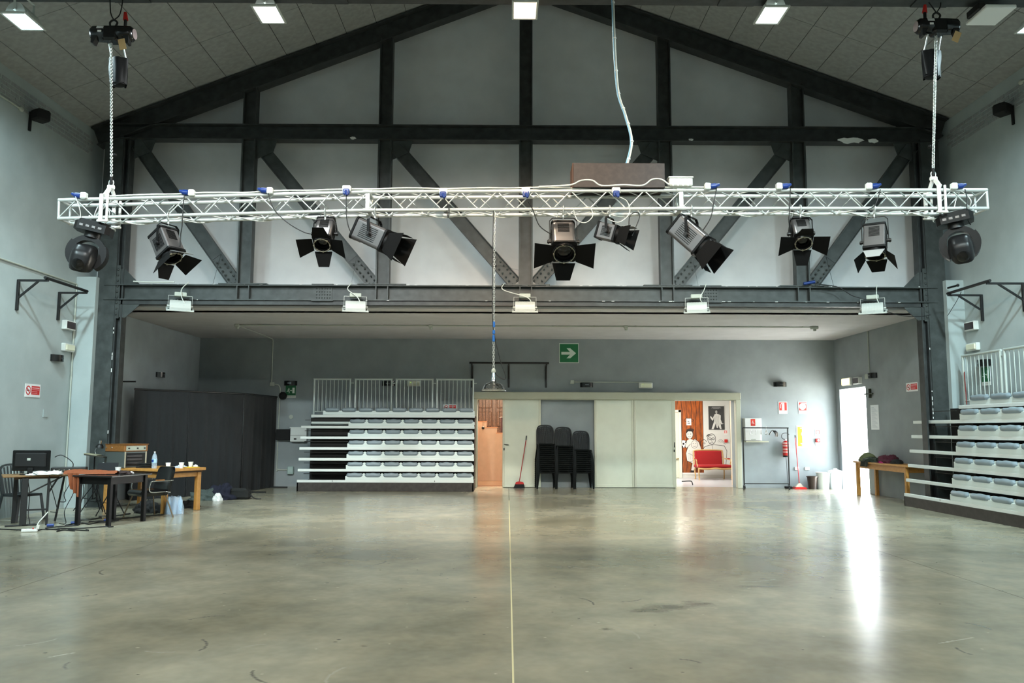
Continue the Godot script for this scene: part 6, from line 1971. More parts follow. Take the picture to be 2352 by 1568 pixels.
# ---------------------------------------------------------------- plastic chairs
func plastic_chair(called: String, label: String, m: Material, slats := 7, slat_w := 0.024) -> Node3D:
	var o := thing(called, label, "chair")
	var b := B.new()
	var rows := []
	for i in 7:
		var t := i / 6.0
		var r := PackedVector3Array()
		for j in 9:
			var u := j / 8.0 - 0.5
			r.append(Vector3(u * lerpf(0.36, 0.42, t), 0.425 - 0.02 * (1.0 - 4 * u * u) + (0.012 if i == 6 else 0.0) * -1.0, lerpf(-0.2, 0.22, t)))
		rows.append(r)
	b.surf(rows, Vector3.UP)
	b.cbox(Vector3(0, 0.405, 0.215), Vector3(0.4, 0.035, 0.02), 0.009)
	b.rod(Vector3(-0.19, 0.418, 0.222), Vector3(0.19, 0.418, 0.222), 0.013, 8)
	for s in [-1.0, 1.0]: b.bar(Vector3(s * 0.2, 0.405, 0.2), Vector3(s * 0.18, 0.405, -0.2), 0.018, 0.04)
	b.box(Vector3(0, 0.41, -0.2), Vector3(0.36, 0.04, 0.016))
	ob("seat", b, m, o)
	b = B.new()
	var pts := [Vector3(-0.19, 0.4, -0.19), Vector3(-0.205, 0.56, -0.225), Vector3(-0.21, 0.74, -0.265), Vector3(-0.175, 0.845, -0.287), Vector3(-0.09, 0.885, -0.295), Vector3(0.09, 0.885, -0.295), Vector3(0.175, 0.845, -0.287), Vector3(0.21, 0.74, -0.265), Vector3(0.205, 0.56, -0.225), Vector3(0.19, 0.4, -0.19)]
	var c := curve(pts, 3)
	for i in c.size() - 1: b.bar(c[i], c[i + 1], 0.032, 0.03, Vector3(c[i].x * 0.1, 0.2, 1))
	ob("back_frame", b, m, o)
	for i in slats:
		var u := (i - (slats - 1) * 0.5) / ((slats - 1) * 0.5)
		var sl := B.new()
		var q := curve([Vector3(u * 0.15, 0.42, -0.2), Vector3(u * 0.165, 0.62, -0.245), Vector3(u * 0.175, 0.87 - 0.05 * u * u, -0.292)], 3)
		for k in q.size() - 1: sl.bar(q[k], q[k + 1], slat_w, 0.008, Vector3(0, 0.2, 1))
		ob("slat", sl, m, o)
	for s in [-1.0, 1.0]:
		for z in [0.2, -0.19]:
			var lg := B.new()
			var top := Vector3(s * 0.195, 0.41, z)
			var ft := Vector3(s * 0.25, 0.0, z * 1.18)
			lg.bar(top, ft, 0.045, 0.012, Vector3(0, 0, 1))
			lg.bar(top + Vector3(s * 0.016, 0, -0.016 * signf(z)), ft + Vector3(s * 0.016, 0, -0.014 * signf(z)), 0.012, 0.04, Vector3(0, 0, 1))
			ob("leg", lg, m, o)
	return o

func chair_stacks() -> void:
	var ords := ["bottom", "second", "third", "fourth", "fifth", "sixth", "seventh", "eighth", "ninth", "tenth", "eleventh", "twelfth", "thirteenth", "fourteenth", "fifteenth"]
	var proto: Node3D = null
	var st := [[0.99, 15, 0.14, "tallest stack beside the broom"], [1.46, 14, 0.14, "middle stack"], [1.92, 12, 0.1, "lowest stack by the double panel"]]
	for s in st:
		for i in s[1]:
			var where: String = ords[i] + " from the floor" if i > 0 else "at the bottom"
			if i == int(s[1]) - 1: where = "on top"
			var lab: String = "black plastic chair %s of the %s" % [where, s[3]]
			var at := P(s[0], 0.0505 * i, 21.22 - 0.004 * i)
			if proto == null:
				proto = plastic_chair("stacking_chair", lab, M.chair, 9, 0.036)
				proto.position = at
				proto.rotation.y = s[2] * 0.0 + 0.06
				proto.set_meta("group", "stacked black plastic chairs")
			else:
				copy_of(proto, at, 0.06, lab)

# ---------------------------------------------------------------- black drapes on the left
func black_drapes() -> void:
	var o := thing("stage_drapes", "black stage drapes on a low frame closing off the left rear corner", "curtain", P(-6.25, 0, 19.6))
	var segs := [[Vector2(-7.86, 17.35), Vector2(-7.1, 18.35)], [Vector2(-7.1, 18.35), Vector2(-6.25, 19.55)], [Vector2(-6.25, 19.55), Vector2(-6.02, 21.5)]]
	for i in 3:
		var a: Vector2 = segs[i][0]
		var c: Vector2 = segs[i][1]
		var dir := (c - a).normalized()
		var nn := Vector2(dir.y, -dir.x)
		var rows := []
		for j in 9:
			var t := j / 8.0
			var r := PackedVector3Array()
			for k in 61:
				var u := k / 60.0
				var fold := (0.02 * sin(u * 21.0 + i * 2.0) + 0.012 * sin(u * 47.0 + i)) * (0.3 + 0.9 * t)
				var q := a.lerp(c, u) + nn * fold
				r.append(P(q.x, 2.32 * (1.0 - t) + 0.005, q.y) - P(-6.25, 0, 19.6))
			rows.append(r)
		var out := Vector3(nn.x, 0, -nn.y)
		if out.z < 0 and i < 2: out = -out
		ob("drape_panel", B.new().surf(rows, out), M.drape, o)
	var b := B.new()
	for s in segs: b.rod(P(s[0].x, 2.315, s[0].y) - P(-6.25, 0, 19.6), P(s[1].x, 2.315, s[1].y) - P(-6.25, 0, 19.6), 0.02, 8)
	ob("top_rail", b, M.black, o)
	b = B.new()
	b.cbox(P(-5.95, 0.015, 21.2) - P(-6.25, 0, 19.6), Vector3(0.7, 0.03, 0.08), 0.006)
	b.cbox(P(-5.95, 0.015, 19.5) - P(-6.25, 0, 19.6), Vector3(0.6, 0.03, 0.06), 0.006)
	ob("floor_bracket", b, M.black, o)

func heap(called: String, label: String, cat: String, at: Vector3, r: Vector3, m: Material, sd: int, rough := 0.35, turn := 0.0) -> MeshInstance3D:
	var f := FastNoiseLite.new()
	f.seed = sd
	f.frequency = 1.0
	f.fractal_octaves = 3
	var rows := []
	var k := 40
	for i in 15:
		var t := i / 14.0
		var e := t * PI / 2
		var row := PackedVector3Array()
		for j in k:
			var a := TAU * j / k
			var d := Vector3(cos(a) * cos(e), sin(e), sin(a) * cos(e))
			var q := 1.0 + rough * f.get_noise_3dv(d * 1.6) + rough * 0.5 * f.get_noise_3dv(d * 4.0 + Vector3.ONE * 7)
			var p := d * r * q
			p.y = maxf(p.y, 0.004)
			if i == 0: p.y = 0.0
			row.append(p)
		rows.append(row)
	var o := ob(called, B.new().surf(rows, Vector3(0, 0.6, 0), true), m, self, Transform3D(Basis(Vector3.UP, turn), at))
	tag(o, label, cat)
	return o

func legs4(o: Node3D, w: float, d: float, h: float, t: float, m: Material) -> void:
	for sx in [-1.0, 1.0]:
		for sz in [-1.0, 1.0]:
			ob("leg", B.new().cbox(Vector3(sx * (w / 2 - t / 2), h / 2, sz * (d / 2 - t / 2)), Vector3(t, h, t), 0.006), m, o)

func cup(label: String, at: Vector3, group := "") -> void:
	var o := thing("paper_cup", label, "cup", at, 0, group)
	ob("cup", B.new().lathe([Vector2(0, 0), Vector2(0.031, 0), Vector2(0.045, 0.1), Vector2(0.043, 0.1), Vector2(0.029, 0.006), Vector2(0, 0.006)], Vector3.ZERO, 18), M.white, o)
	var ring := PackedVector3Array()
	for i in 18: ring.append(Vector3(cos(TAU * i / 18) * 0.045, 0.1, sin(TAU * i / 18) * 0.045))
	ob("rim", B.new().tube(ring, 0.0025, 6, true), M.white, o)

func tripod(o: Node3D, h: float, spread: float, m: Material) -> void:
	ob("pole", B.new().rod(Vector3(0, 0.2, 0), Vector3(0, h, 0), 0.013, 8), m, o)
	ob("collar", B.new().rod(Vector3(0, 0.42, 0), Vector3(0, 0.5, 0), 0.024, 10), m, o)
	for i in 3:
		var a := TAU * i / 3 + 0.5
		var f := Vector3(cos(a) * spread, 0.008, sin(a) * spread)
		ob("leg", B.new().rod(Vector3(0, 0.46, 0), f, 0.009, 6).rod(Vector3(0, 0.2, 0), f * 0.5 + Vector3(0, 0.22, 0), 0.006, 6), m, o)

func control_desk() -> void:
	var b := B.new()
	# plastic chair by the wall
	var ch := plastic_chair("plastic_chair", "worn dark grey plastic chair against the left wall behind the monitor", M.chair_old)
	ch.position = P(-7.98, 0, 13.72)
	ch.rotation.y = 1.2
	bin("clear_bin", "pale translucent bin by the left wall at the photo's edge", P(-8.2, 0, 12.95), 0.12, 0.15, 0.5, mat(Color(0.52, 0.55, 0.56), 0.35), false)
	# trestle table with monitor
	var dk := mat(Color(0.1, 0.1, 0.105), 0.5)
	var tt := thing("trestle_table", "plywood topped trestle table with dark metal legs under the monitor", "table", P(-7.42, 0, 13.2), deg_to_rad(33))
	ob("tabletop", B.new().cbox(Vector3(0, 0.755, 0), Vector3(1.0, 0.028, 0.64), 0.005), mottled(Color(0.52, 0.38, 0.22), 0.15, 3.0, 0.6, 51), tt)
	ob("batten", B.new().box(Vector3(-0.05, 0.725, 0.24), Vector3(0.6, 0.03, 0.05)), mat(Color(0.28, 0.2, 0.12), 0.7), tt)
	ob("leg", B.new().cbox(Vector3(-0.2, 0.36, 0.3), Vector3(0.09, 0.72, 0.05), 0.006), dk, tt)
	ob("leg", B.new().cbox(Vector3(0.12, 0.36, 0.3), Vector3(0.035, 0.72, 0.035), 0.004), dk, tt)
	ob("leg", B.new().cbox(Vector3(-0.3, 0.36, -0.24), Vector3(0.06, 0.72, 0.05), 0.006), dk, tt)
	ob("leg", B.new().bar(Vector3(0.38, 0.74, -0.24), Vector3(0.28, 0, -0.26), 0.035, 0.03), dk, tt)
	ob("strut", B.new().bar(Vector3(-0.17, 0.48, 0.28), Vector3(0.32, 0.74, 0.24), 0.03, 0.02), dk, tt)
	ob("strut", B.new().bar(Vector3(0.13, 0.5, 0.28), Vector3(0.26, 0.74, 0.24), 0.02, 0.02), dk, tt)
	ob("stretcher", B.new().bar(Vector3(-0.2, 0.24, 0.3), Vector3(0.12, 0.24, 0.3), 0.02, 0.025), dk, tt)
	ob("foot_bar", B.new().cbox(Vector3(-0.22, 0.012, 0.28), Vector3(0.42, 0.024, 0.06), 0.004), dk, tt)
	var mo := thing("monitor", "black flat monitor seen from the back on the trestle table", "monitor", P(-7.43, 0.77, 12.98), PI + 0.1)
	ob("case", B.new().cbox(Vector3(0, 0.22, 0), Vector3(0.56, 0.32, 0.035), 0.012), M.black_gloss, mo)
	ob("back_cover", B.new().cbox(Vector3(0, 0.23, -0.025), Vector3(0.46, 0.22, 0.035), 0.014), M.black_matt, mo)
	ob("screen", B.new().box(Vector3(0, 0.225, 0.018), Vector3(0.53, 0.29, 0.003)), M.lens, mo)
	ob("neck", B.new().cbox(Vector3(0, 0.05, -0.02), Vector3(0.08, 0.12, 0.035), 0.008), M.black, mo)
	ob("foot", B.new().cbox(Vector3(0, 0.008, -0.02), Vector3(0.24, 0.016, 0.18), 0.006), M.black_gloss, mo)
	ob("plate_label", B.new().box(Vector3(0.02, 0.24, -0.044), Vector3(0.05, 0.035, 0.003)), M.conduit, mo)
	heap("crumpled_sheet", "crumpled white plastic sheet on the trestle table before the monitor", "sheet", P(-7.18, 0.77, 12.98), Vector3(0.24, 0.05, 0.1), M.white, 61, 0.5, 0.5)
	var mx := thing("audio_mixer", "black rack mixer full of knobs and plugs beside the monitor", "audio mixer", P(-7.06, 0.77, 13.42), 0.35)
	ob("case", B.new().cbox(Vector3(0, 0.05, 0), Vector3(0.5, 0.1, 0.26), 0.008), M.black, mx)
	ob("front_plate", B.new().box(Vector3(0, 0.052, 0.131), Vector3(0.47, 0.08, 0.004)), mat(Color(0.14, 0.14, 0.13), 0.5), mx)
	for i in 12:
		ob("knob", B.new().rod(Vector3(-0.2 + 0.036 * i, 0.06 - 0.018 * (i % 2), 0.133), Vector3(-0.2 + 0.036 * i, 0.06 - 0.018 * (i % 2), 0.15), 0.009, 8), M.ring if i % 3 else M.label_white, mx)
	cable("black gooseneck lamp lead curving up from the mixer", [P(-7.0, 0.86, 13.4), P(-7.0, 0.93, 13.4), P(-7.06, 1.0, 13.38), P(-7.16, 1.06, 13.36), P(-7.22, 1.055, 13.35), P(-7.27, 1.03, 13.35)], 0.007, M.cable, "gooseneck_lamp")
	tag(ob("plug", B.new().rod(P(-7.2, 0.785, 13.12), P(-7.14, 0.785, 13.1), 0.014, 8), M.blue), "small blue connector lying between sheet and mixer on the trestle table", "plug")
	# black table
	var bt := thing("side_table", "small black wooden table with square legs under the orange cloth", "table", P(-6.28, 0, 13.27), deg_to_rad(-16))
	ob("tabletop", B.new().cbox(Vector3(0, 0.755, 0), Vector3(0.74, 0.025, 0.9), 0.005), mat(Color(0.07, 0.07, 0.075), 0.25), bt)
	for s in [-1.0, 1.0]:
		ob("apron", B.new().box(Vector3(0, 0.685, s * 0.37), Vector3(0.58, 0.11, 0.02)), M.darkwood, bt)
		ob("apron", B.new().box(Vector3(s * 0.285, 0.685, 0), Vector3(0.02, 0.11, 0.74)), M.darkwood, bt)
	legs4(bt, 0.64, 0.82, 0.742, 0.062, M.darkwood)
	var oc := thing("orange_cloth", "orange brown cloth lying over the black table's corner with one end hanging", "cloth", P(-6.68, 0.768, 13.0), 0.0)
	var cm := mat(Color(0.48, 0.25, 0.125), 0.85)
	var rows := []
	for i in 12:
		var t := i / 11.0
		var r := PackedVector3Array()
		for j in 26:
			var u := j / 25.0
			r.append(Vector3(-0.24 + 0.72 * u, 0.012 + 0.05 * absf(sin(u * 8.0 + t * 6.0)) * sin(PI * t) + 0.025 * sin(PI * t) * (0.4 + 0.6 * sin(u * 3.0 + 1.0)), -0.16 + 0.2 * t - 0.2 * u + 0.02 * sin(u * 13.0)))
		rows.append(r)
	ob("spread_folds", B.new().surf(rows, Vector3.UP), cm, oc)
	rows = []
	for i in 12:
		var t := i / 11.0
		var r := PackedVector3Array()
		for j in 14:
			var u := j / 13.0
			r.append(Vector3(lerpf(-0.16, 0.02, u) * (1.0 - 0.25 * t) + 0.03 * t, 0.03 - lerpf(0.24, 0.38, u) * t, 0.05 + 0.026 * sin(u * 15.0 + t * 2.0) * (0.4 + t)))
		rows.append(r)
	ob("hanging_end", B.new().surf(rows, FRONT), cm, oc)
	cup("white paper cup standing on the black table beside the brown pouch", P(-6.28, 0.768, 13.42))
	heap("brown_pouch", "crumpled dark brown pouch lying on the black table", "pouch", P(-6.16, 0.768, 13.36), Vector3(0.13, 0.05, 0.07), mat(Color(0.16, 0.09, 0.08), 0.8), 62)
	heap("tissue_pack", "small red and white plastic pack on the black table by the orange cloth", "packet", P(-6.44, 0.768, 13.2), Vector3(0.07, 0.035, 0.04), mat(Color(0.82, 0.5, 0.44), 0.4), 63)
	heap("crumpled_tissue", "small white crumpled tissue on the black table behind the brown pouch", "tissue", P(-6.1, 0.768, 13.5), Vector3(0.04, 0.03, 0.03), M.white, 64)
	tag(ob("laptop", B.new().cbox(P(-6.62, 0.79, 13.62), Vector3(0.34, 0.02, 0.24), 0.006).cbox(P(-6.6, 0.86, 13.74), Vector3(0.34, 0.14, 0.012), 0.004, rot(Vector3.RIGHT, -12)), mat(Color(0.06, 0.065, 0.08), 0.4)), "dark laptop lying open on the black table before the amplifier", "laptop")
	# pine table behind
	var pt := thing("pine_table", "long yellow pine table behind the black chair carrying cups and bottle", "table", P(-6.57, 0, 15.43), deg_to_rad(-27))
	ob("tabletop", B.new().cbox(Vector3(0, 0.752, 0), Vector3(1.72, 0.05, 0.92), 0.008), M.pine, pt)
	for s in [-1.0, 1.0]:
		ob("apron", B.new().box(Vector3(0, 0.655, s * 0.37), Vector3(1.5, 0.075, 0.03)), M.pine, pt)
		ob("apron", B.new().box(Vector3(s * 0.76, 0.655, 0), Vector3(0.03, 0.075, 0.82)), M.pine, pt)
	ob("frame_board", B.new().box(Vector3(0, 0.71, 0), Vector3(1.62, 0.03, 0.84)), mat(Color(0.3, 0.2, 0.09), 0.7), pt)
	legs4(pt, 1.6, 0.82, 0.695, 0.085, M.pine)
	var am := thing("amplifier_case", "grey equipment case with an open black front on the pine table", "equipment case", P(-7.08, 0.778, 15.42), deg_to_rad(62))
	ob("body", B.new().cspan(Vector3(-0.23, 0, -0.3), Vector3(0.23, 0.29, 0.26), 0.008), mat(Color(0.3, 0.32, 0.31), 0.5), am)
	ob("open_front", B.new().box(Vector3(0, 0.145, 0.262), Vector3(0.4, 0.24, 0.006)), M.black_matt, am)
	for y in [0.08, 0.15, 0.21]: ob("rack_unit", B.new().cbox(Vector3(-0.03, y, 0.268), Vector3(0.32, 0.045, 0.012), 0.004), M.black, am)
	for s in [-1.0, 1.0]: ob("edge_strip", B.new().box(Vector3(s * 0.22, 0.145, 0.266), Vector3(0.022, 0.29, 0.012)), mat(Color(0.66, 0.62, 0.54), 0.5), am)
	var rd := thing("wooden_amplifier", "wooden cased amplifier with a pale panel stacked on the equipment case", "amplifier", P(-7.06, 1.07, 15.42), deg_to_rad(62))
	var wd := mottled(Color(0.56, 0.34, 0.12), 0.15, 3.0, 0.5, 52)
	ob("case", B.new().cspan(Vector3(-0.25, 0, -0.29), Vector3(0.25, 0.125, 0.24), 0.006), wd, rd)
	ob("face_plate", B.new().box(Vector3(0, 0.06, 0.242), Vector3(0.42, 0.085, 0.006)), mat(Color(0.62, 0.64, 0.58), 0.4), rd)
	ob("lid", B.new().cspan(Vector3(-0.26, 0.125, -0.3), Vector3(0.26, 0.137, 0.26), 0.004), wd, rd)
	for x in [-0.16, 0.02, 0.17]: ob("knob", B.new().rod(Vector3(x, 0.06, 0.245), Vector3(x, 0.06, 0.265), 0.014, 10), M.black, rd)
	for z in [-0.25, -0.1]: ob("side_screw", B.new().ball(Vector3(-0.253, 0.07, z), Vector3.ONE * 0.014, 8), M.chrome, rd)
	tag(ob("white_ball", B.new().ball(P(-7.28, 0.83, 14.98), Vector3.ONE * 0.052, 16), M.white), "small white ball lamp in front of the grey equipment case", "ball")
	tag(ob("small_black_stand", B.new().rod(P(-7.28, 0.775, 14.98), P(-7.28, 0.79, 14.98), 0.03, 12), M.black), "short black stand under the small white ball", "stand")
	tag(ob("black_tray_stack", B.new().cbox(P(-6.62, 0.79, 15.2), Vector3(0.26, 0.025, 0.2), 0.006).cbox(P(-6.61, 0.822, 15.2), Vector3(0.25, 0.02, 0.2), 0.006).cbox(P(-6.62, 0.85, 15.21), Vector3(0.26, 0.02, 0.18), 0.006), M.black), "low stack of black trays on the pine table left of the bottle", "tray stack")
	var bo := thing("water_bottle", "large clear plastic water bottle with a blue label on the pine table", "bottle", P(-6.38, 0.777, 15.02))
	ob("bottle", B.new().lathe([Vector2(0, 0), Vector2(0.042, 0), Vector2(0.046, 0.02), Vector2(0.044, 0.09), Vector2(0.046, 0.12), Vector2(0.045, 0.18), Vector2(0.035, 0.235), Vector2(0.014, 0.27), Vector2(0.013, 0.285)], Vector3.ZERO, 20), M.clear, bo)
	ob("label", B.new().lathe([Vector2(0.047, 0.1), Vector2(0.047, 0.17)], Vector3.ZERO, 20), mat(Color(0.62, 0.76, 0.86), 0.5), bo)
	ob("label_mark", B.new().box(Vector3(-0.012, 0.135, 0.046), Vector3(0.035, 0.045, 0.004)), M.blue, bo)
	ob("cap", B.new().rod(Vector3(0, 0.283, 0), Vector3(0, 0.3, 0), 0.016, 14), M.white, bo)
	cup("white paper cup nearest the bottle on the pine table", P(-6.12, 0.777, 15.0), "cups on the pine table")
	cup("white paper cup in the middle of the pine table's cups", P(-5.92, 0.777, 15.1), "cups on the pine table")
	cup("white paper cup beside the yellow folder at the table end", P(-5.86, 0.777, 15.38), "cups on the pine table")
	tag(ob("yellow_folder", B.new().cbox(P(-5.86, 0.785, 15.3), Vector3(0.3, 0.014, 0.24), 0.003, Basis(Vector3.UP, -0.47)), mat(Color(0.85, 0.7, 0.15), 0.6)), "flat yellow folder at the right end of the pine table", "folder")
	heap("plastic_bag", "crumpled pale blue and white paper between the cups", "paper", P(-6.0, 0.777, 15.28), Vector3(0.12, 0.045, 0.07), mat(Color(0.72, 0.76, 0.84), 0.5), 65)
	heap("crumpled_tissue", "small white crumpled tissue on the yellow folder", "tissue", P(-5.76, 0.793, 15.36), Vector3(0.04, 0.035, 0.03), M.white, 66)
	# black chair with metal arms
	var bc := thing("armchair", "black padded armchair with metal tube arms and slanted legs", "chair", P(-6.05, 0, 14.1), deg_to_rad(-38))
	ob("seat", B.new().cbox(Vector3(0, 0.42, 0.02), Vector3(0.5, 0.1, 0.5), 0.035), M.black_gloss, bc)
	rows = []
	for i in 9:
		var t := i / 8.0
		var r := PackedVector3Array()
		for j in 13:
			var u := j / 12.0 - 0.5
			var hw: float = 0.48 * (1.0 if t < 0.8 else sqrt(maxf(1.0 - pow((t - 0.8) / 0.2, 2) * 0.35, 0.0)))
			r.append(Vector3(u * hw, 0.42 + 0.42 * t, -0.24 - 0.1 * t + 0.22 * u * u))
		rows.append(r)
	var r2 := []
	for r in rows:
		var q := PackedVector3Array()
		for p in r: q.append(p + Vector3(0, 0, -0.045))
		r2.append(q)
	b = B.new().surf(rows, FRONT).surf(r2, -FRONT)
	for i in 8:
		b.quad(rows[i][0], rows[i + 1][0], r2[i + 1][0], r2[i][0], Vector3.LEFT)
		b.quad(rows[i][12], rows[i + 1][12], r2[i + 1][12], r2[i][12], Vector3.RIGHT)
	for j in 12: b.quad(rows[8][j], rows[8][j + 1], r2[8][j + 1], r2[8][j], Vector3.UP)
	ob("backrest", b, M.black_gloss, bc)
	for s in [-1.0, 1.0]:
		b = B.new().tube(curve([Vector3(s * 0.24, 0.42, -0.24), Vector3(s * 0.29, 0.44, -0.1), Vector3(s * 0.29, 0.44, 0.12), Vector3(s * 0.29, 0.5, 0.16), Vector3(s * 0.29, 0.6, 0.14), Vector3(s * 0.29, 0.62, 0.08), Vector3(s * 0.27, 0.62, -0.2), Vector3(s * 0.24, 0.62, -0.28)], 4), 0.011, 8)
		var a := ob("armrest", b, M.chrome, bc)
		ob("arm_pad", B.new().cbox(Vector3(s * 0.29, 0.632, -0.02), Vector3(0.035, 0.02, 0.16), 0.008), mat(Color(0.5, 0.32, 0.14), 0.5), a)
		for z in [-1.0, 1.0]: ob("leg", B.new().rod(Vector3(s * 0.2, 0.38, z * 0.18), Vector3(s * 0.3, 0.0, z * 0.28), 0.012, 8), mat(Color(0.5, 0.44, 0.36), 0.35, 0.7), bc)
	# stands
	var ms := thing("music_stand", "black music stand with a tilted tray holding papers by the pier", "music stand", P(-7.6, 0, 15.3))
	tripod(ms, 0.98, 0.3, M.spot_dark)
	ob("tray", B.new().cbox(Vector3(0.04, 0.99, 0.0), Vector3(0.36, 0.02, 0.26), 0.004, Basis(FRONT, -0.14)), mat(Color(0.2, 0.19, 0.16), 0.6), ms)
	ob("paper", B.new().cbox(Vector3(-0.04, 1.015, 0.0), Vector3(0.24, 0.012, 0.2), 0.002, Basis(FRONT, -0.14)), mat(Color(0.6, 0.58, 0.48), 0.7), ms)
	var cl := thing("clip_lamp", "small black clip lamp with a silver neck above the music stand", "lamp", P(-7.5, 1.02, 15.2))
	ob("wire", B.new().tube(curve([Vector3(-0.03, 0, 0), Vector3(-0.05, 0.06, 0), Vector3(-0.02, 0.13, 0)], 4), 0.004, 6), M.chain, cl)
	ob("shade", B.new().lathe([Vector2(0.07, 0.12), Vector2(0.066, 0.15), Vector2(0.04, 0.19), Vector2(0.0, 0.2)], Vector3.ZERO, 16, rot(FRONT, -12)), M.black, cl)
	ob("socket", B.new().rod(Vector3(0.035, 0.19, 0), Vector3(0.045, 0.25, 0), 0.022, 10), M.chrome, cl)
	for k in 2:
		var sd := thing("lamp_tripod", "thin black folding tripod " + ["standing under the desk near the left pier", "with spread feet behind the black table legs"][k], "tripod", [P(-7.25, 0, 14.75), P(-6.85, 0, 14.45)][k], 0.4 * k)
		tripod(sd, 0.7, 0.26, M.spot_dark)
	# things on the floor
	var wpk := thing("bottle_pack", "shrink-wrapped pack of blue water bottles on the floor by the pine leg", "bottle pack", P(-5.86, 0, 14.72), 0.3)
	var bluec := mat(Color(0.66, 0.78, 0.88), 0.2)
	for i in 6:
		ob("bottle", B.new().lathe([Vector2(0, 0), Vector2(0.042, 0), Vector2(0.043, 0.18), Vector2(0.034, 0.23), Vector2(0.013, 0.27), Vector2(0.013, 0.29), Vector2(0, 0.29)], Vector3(-0.09 + 0.09 * (i % 3), 0.002, -0.045 + 0.09 * (i / 3)), 14), bluec, wpk)
	rows = []
	for i in 8:
		var t := i / 7.0
		var r := PackedVector3Array()
		for j in 28:
			var a := TAU * j / 28
			var q := lerpf(1.0, 0.62, t * t) * (1.0 + 0.05 * sin(a * 9 + t * 7) + 0.04 * sin(a * 17 - t * 11))
			r.append(Vector3(cos(a) * 0.16 * q, 0.3 * t + 0.012 * sin(a * 5) * t, sin(a) * 0.11 * q))
		rows.append(r)
	var wrapm := mat(Color(0.8, 0.88, 0.96, 0.35), 0.15)
	wrapm.transparency = BaseMaterial3D.TRANSPARENCY_ALPHA
	ob("plastic_wrap", B.new().surf(rows, Vector3.UP, true), wrapm, wpk)
	heap("black_bag", "limp black bag on the floor under the black armchair", "bag", P(-6.4, 0, 14.9), Vector3(0.24, 0.2, 0.16), M.black_matt, 67)
	heap("black_bag", "low black bag on the floor behind the bottle pack", "bag", P(-6.05, 0, 15.85), Vector3(0.2, 0.13, 0.14), M.black_matt, 68)
	heap("grey_jacket", "crumpled grey green jacket on the floor before the black drapes", "jacket", P(-6.35, 0, 17.6), Vector3(0.32, 0.2, 0.24), mat(Color(0.25, 0.29, 0.28), 0.9), 69, 0.45)
	heap("navy_jacket", "dark navy jacket heaped over the bags before the black drapes", "jacket", P(-6.05, 0, 17.72), Vector3(0.3, 0.3, 0.26), mat(Color(0.07, 0.08, 0.15), 0.9), 70, 0.45)
	var hbg := thing("holdall", "black holdall with a flap lying right of the navy jacket", "bag", P(-5.68, 0, 17.75), -0.1)
	ob("body", B.new().cbox(Vector3(0, 0.11, 0), Vector3(0.42, 0.22, 0.26), 0.05), mat(Color(0.05, 0.055, 0.05), 0.8), hbg)
	ob("flap", B.new().cbox(Vector3(0, 0.19, 0.09), Vector3(0.36, 0.1, 0.1), 0.03), mat(Color(0.07, 0.075, 0.07), 0.75), hbg)
	ob("strap", B.new().tube(curve([Vector3(0.2, 0.12, 0), Vector3(0.3, 0.05, 0.05), Vector3(0.36, 0.012, 0.02), Vector3(0.46, 0.012, 0.0)], 5), 0.012, 6), M.black_matt, hbg)
	heap("white_bag", "small crumpled white plastic bag on the floor before the navy jacket", "bag", P(-6.02, 0, 17.35), Vector3(0.1, 0.15, 0.09), M.white, 71, 0.3)
	var ps := thing("power_strip", "white multi-socket power strip on the floor by the trestle table", "power strip", P(-6.9, 0, 12.12), 0.25)
	ob("body", B.new().cbox(Vector3(0, 0.025, 0), Vector3(0.21, 0.045, 0.055), 0.01), M.white, ps)
	for i in 4: ob("socket", B.new().rod(Vector3(-0.09 + 0.06 * i, 0.045, 0), Vector3(-0.09 + 0.06 * i, 0.05, 0), 0.02, 12), M.conduit, ps)
	ob("switch", B.new().cbox(Vector3(0.05, 0.055, 0.02), Vector3(0.02, 0.016, 0.016), 0.004), M.red, ps)
	ob("plug", B.new().rod(Vector3(0.1, 0.045, 0), Vector3(0.11, 0.1, 0), 0.02, 10), M.white, ps)
	cable("white lead rising from the power strip to the trestle table", [P(-6.8, 0.08, 12.12), P(-6.79, 0.14, 12.15), P(-6.77, 0.2, 12.22), P(-6.75, 0.27, 12.3)], 0.008, M.cable_white)
	var rg2 := RandomNumberGenerator.new()
	rg2.seed = 5
	var names := ["tangled on the floor right of the power strip", "running from the power strip under the black table", "along the floor below the pine table", "trailing past the black table's front leg", "looped on the floor by the tripods", "lying along the floor towards the left edge"]
	var ends := [[-6.85, 12.2, -6.2, 12.35], [-6.9, 12.5, -6.3, 13.6], [-6.7, 13.4, -6.0, 14.5], [-6.75, 12.35, -6.0, 12.75], [-7.0, 13.6, -6.7, 14.6], [-6.95, 12.25, -7.95, 12.5]]
	for i in 6:
		var e: Array = ends[i]
		var pts := []
		for k in 9:
			var t := k / 8.0
			var w: float = 0.16 if i < 5 and k > 0 and k < 8 else 0.02
			pts.append(P(lerpf(e[0], e[2], t) + rg2.randf_range(-w, w), 0.01, lerpf(e[1], e[3], t) + rg2.randf_range(-w, w)))
		cable("black cable " + names[i], pts, 0.009, M.cable, "cable")
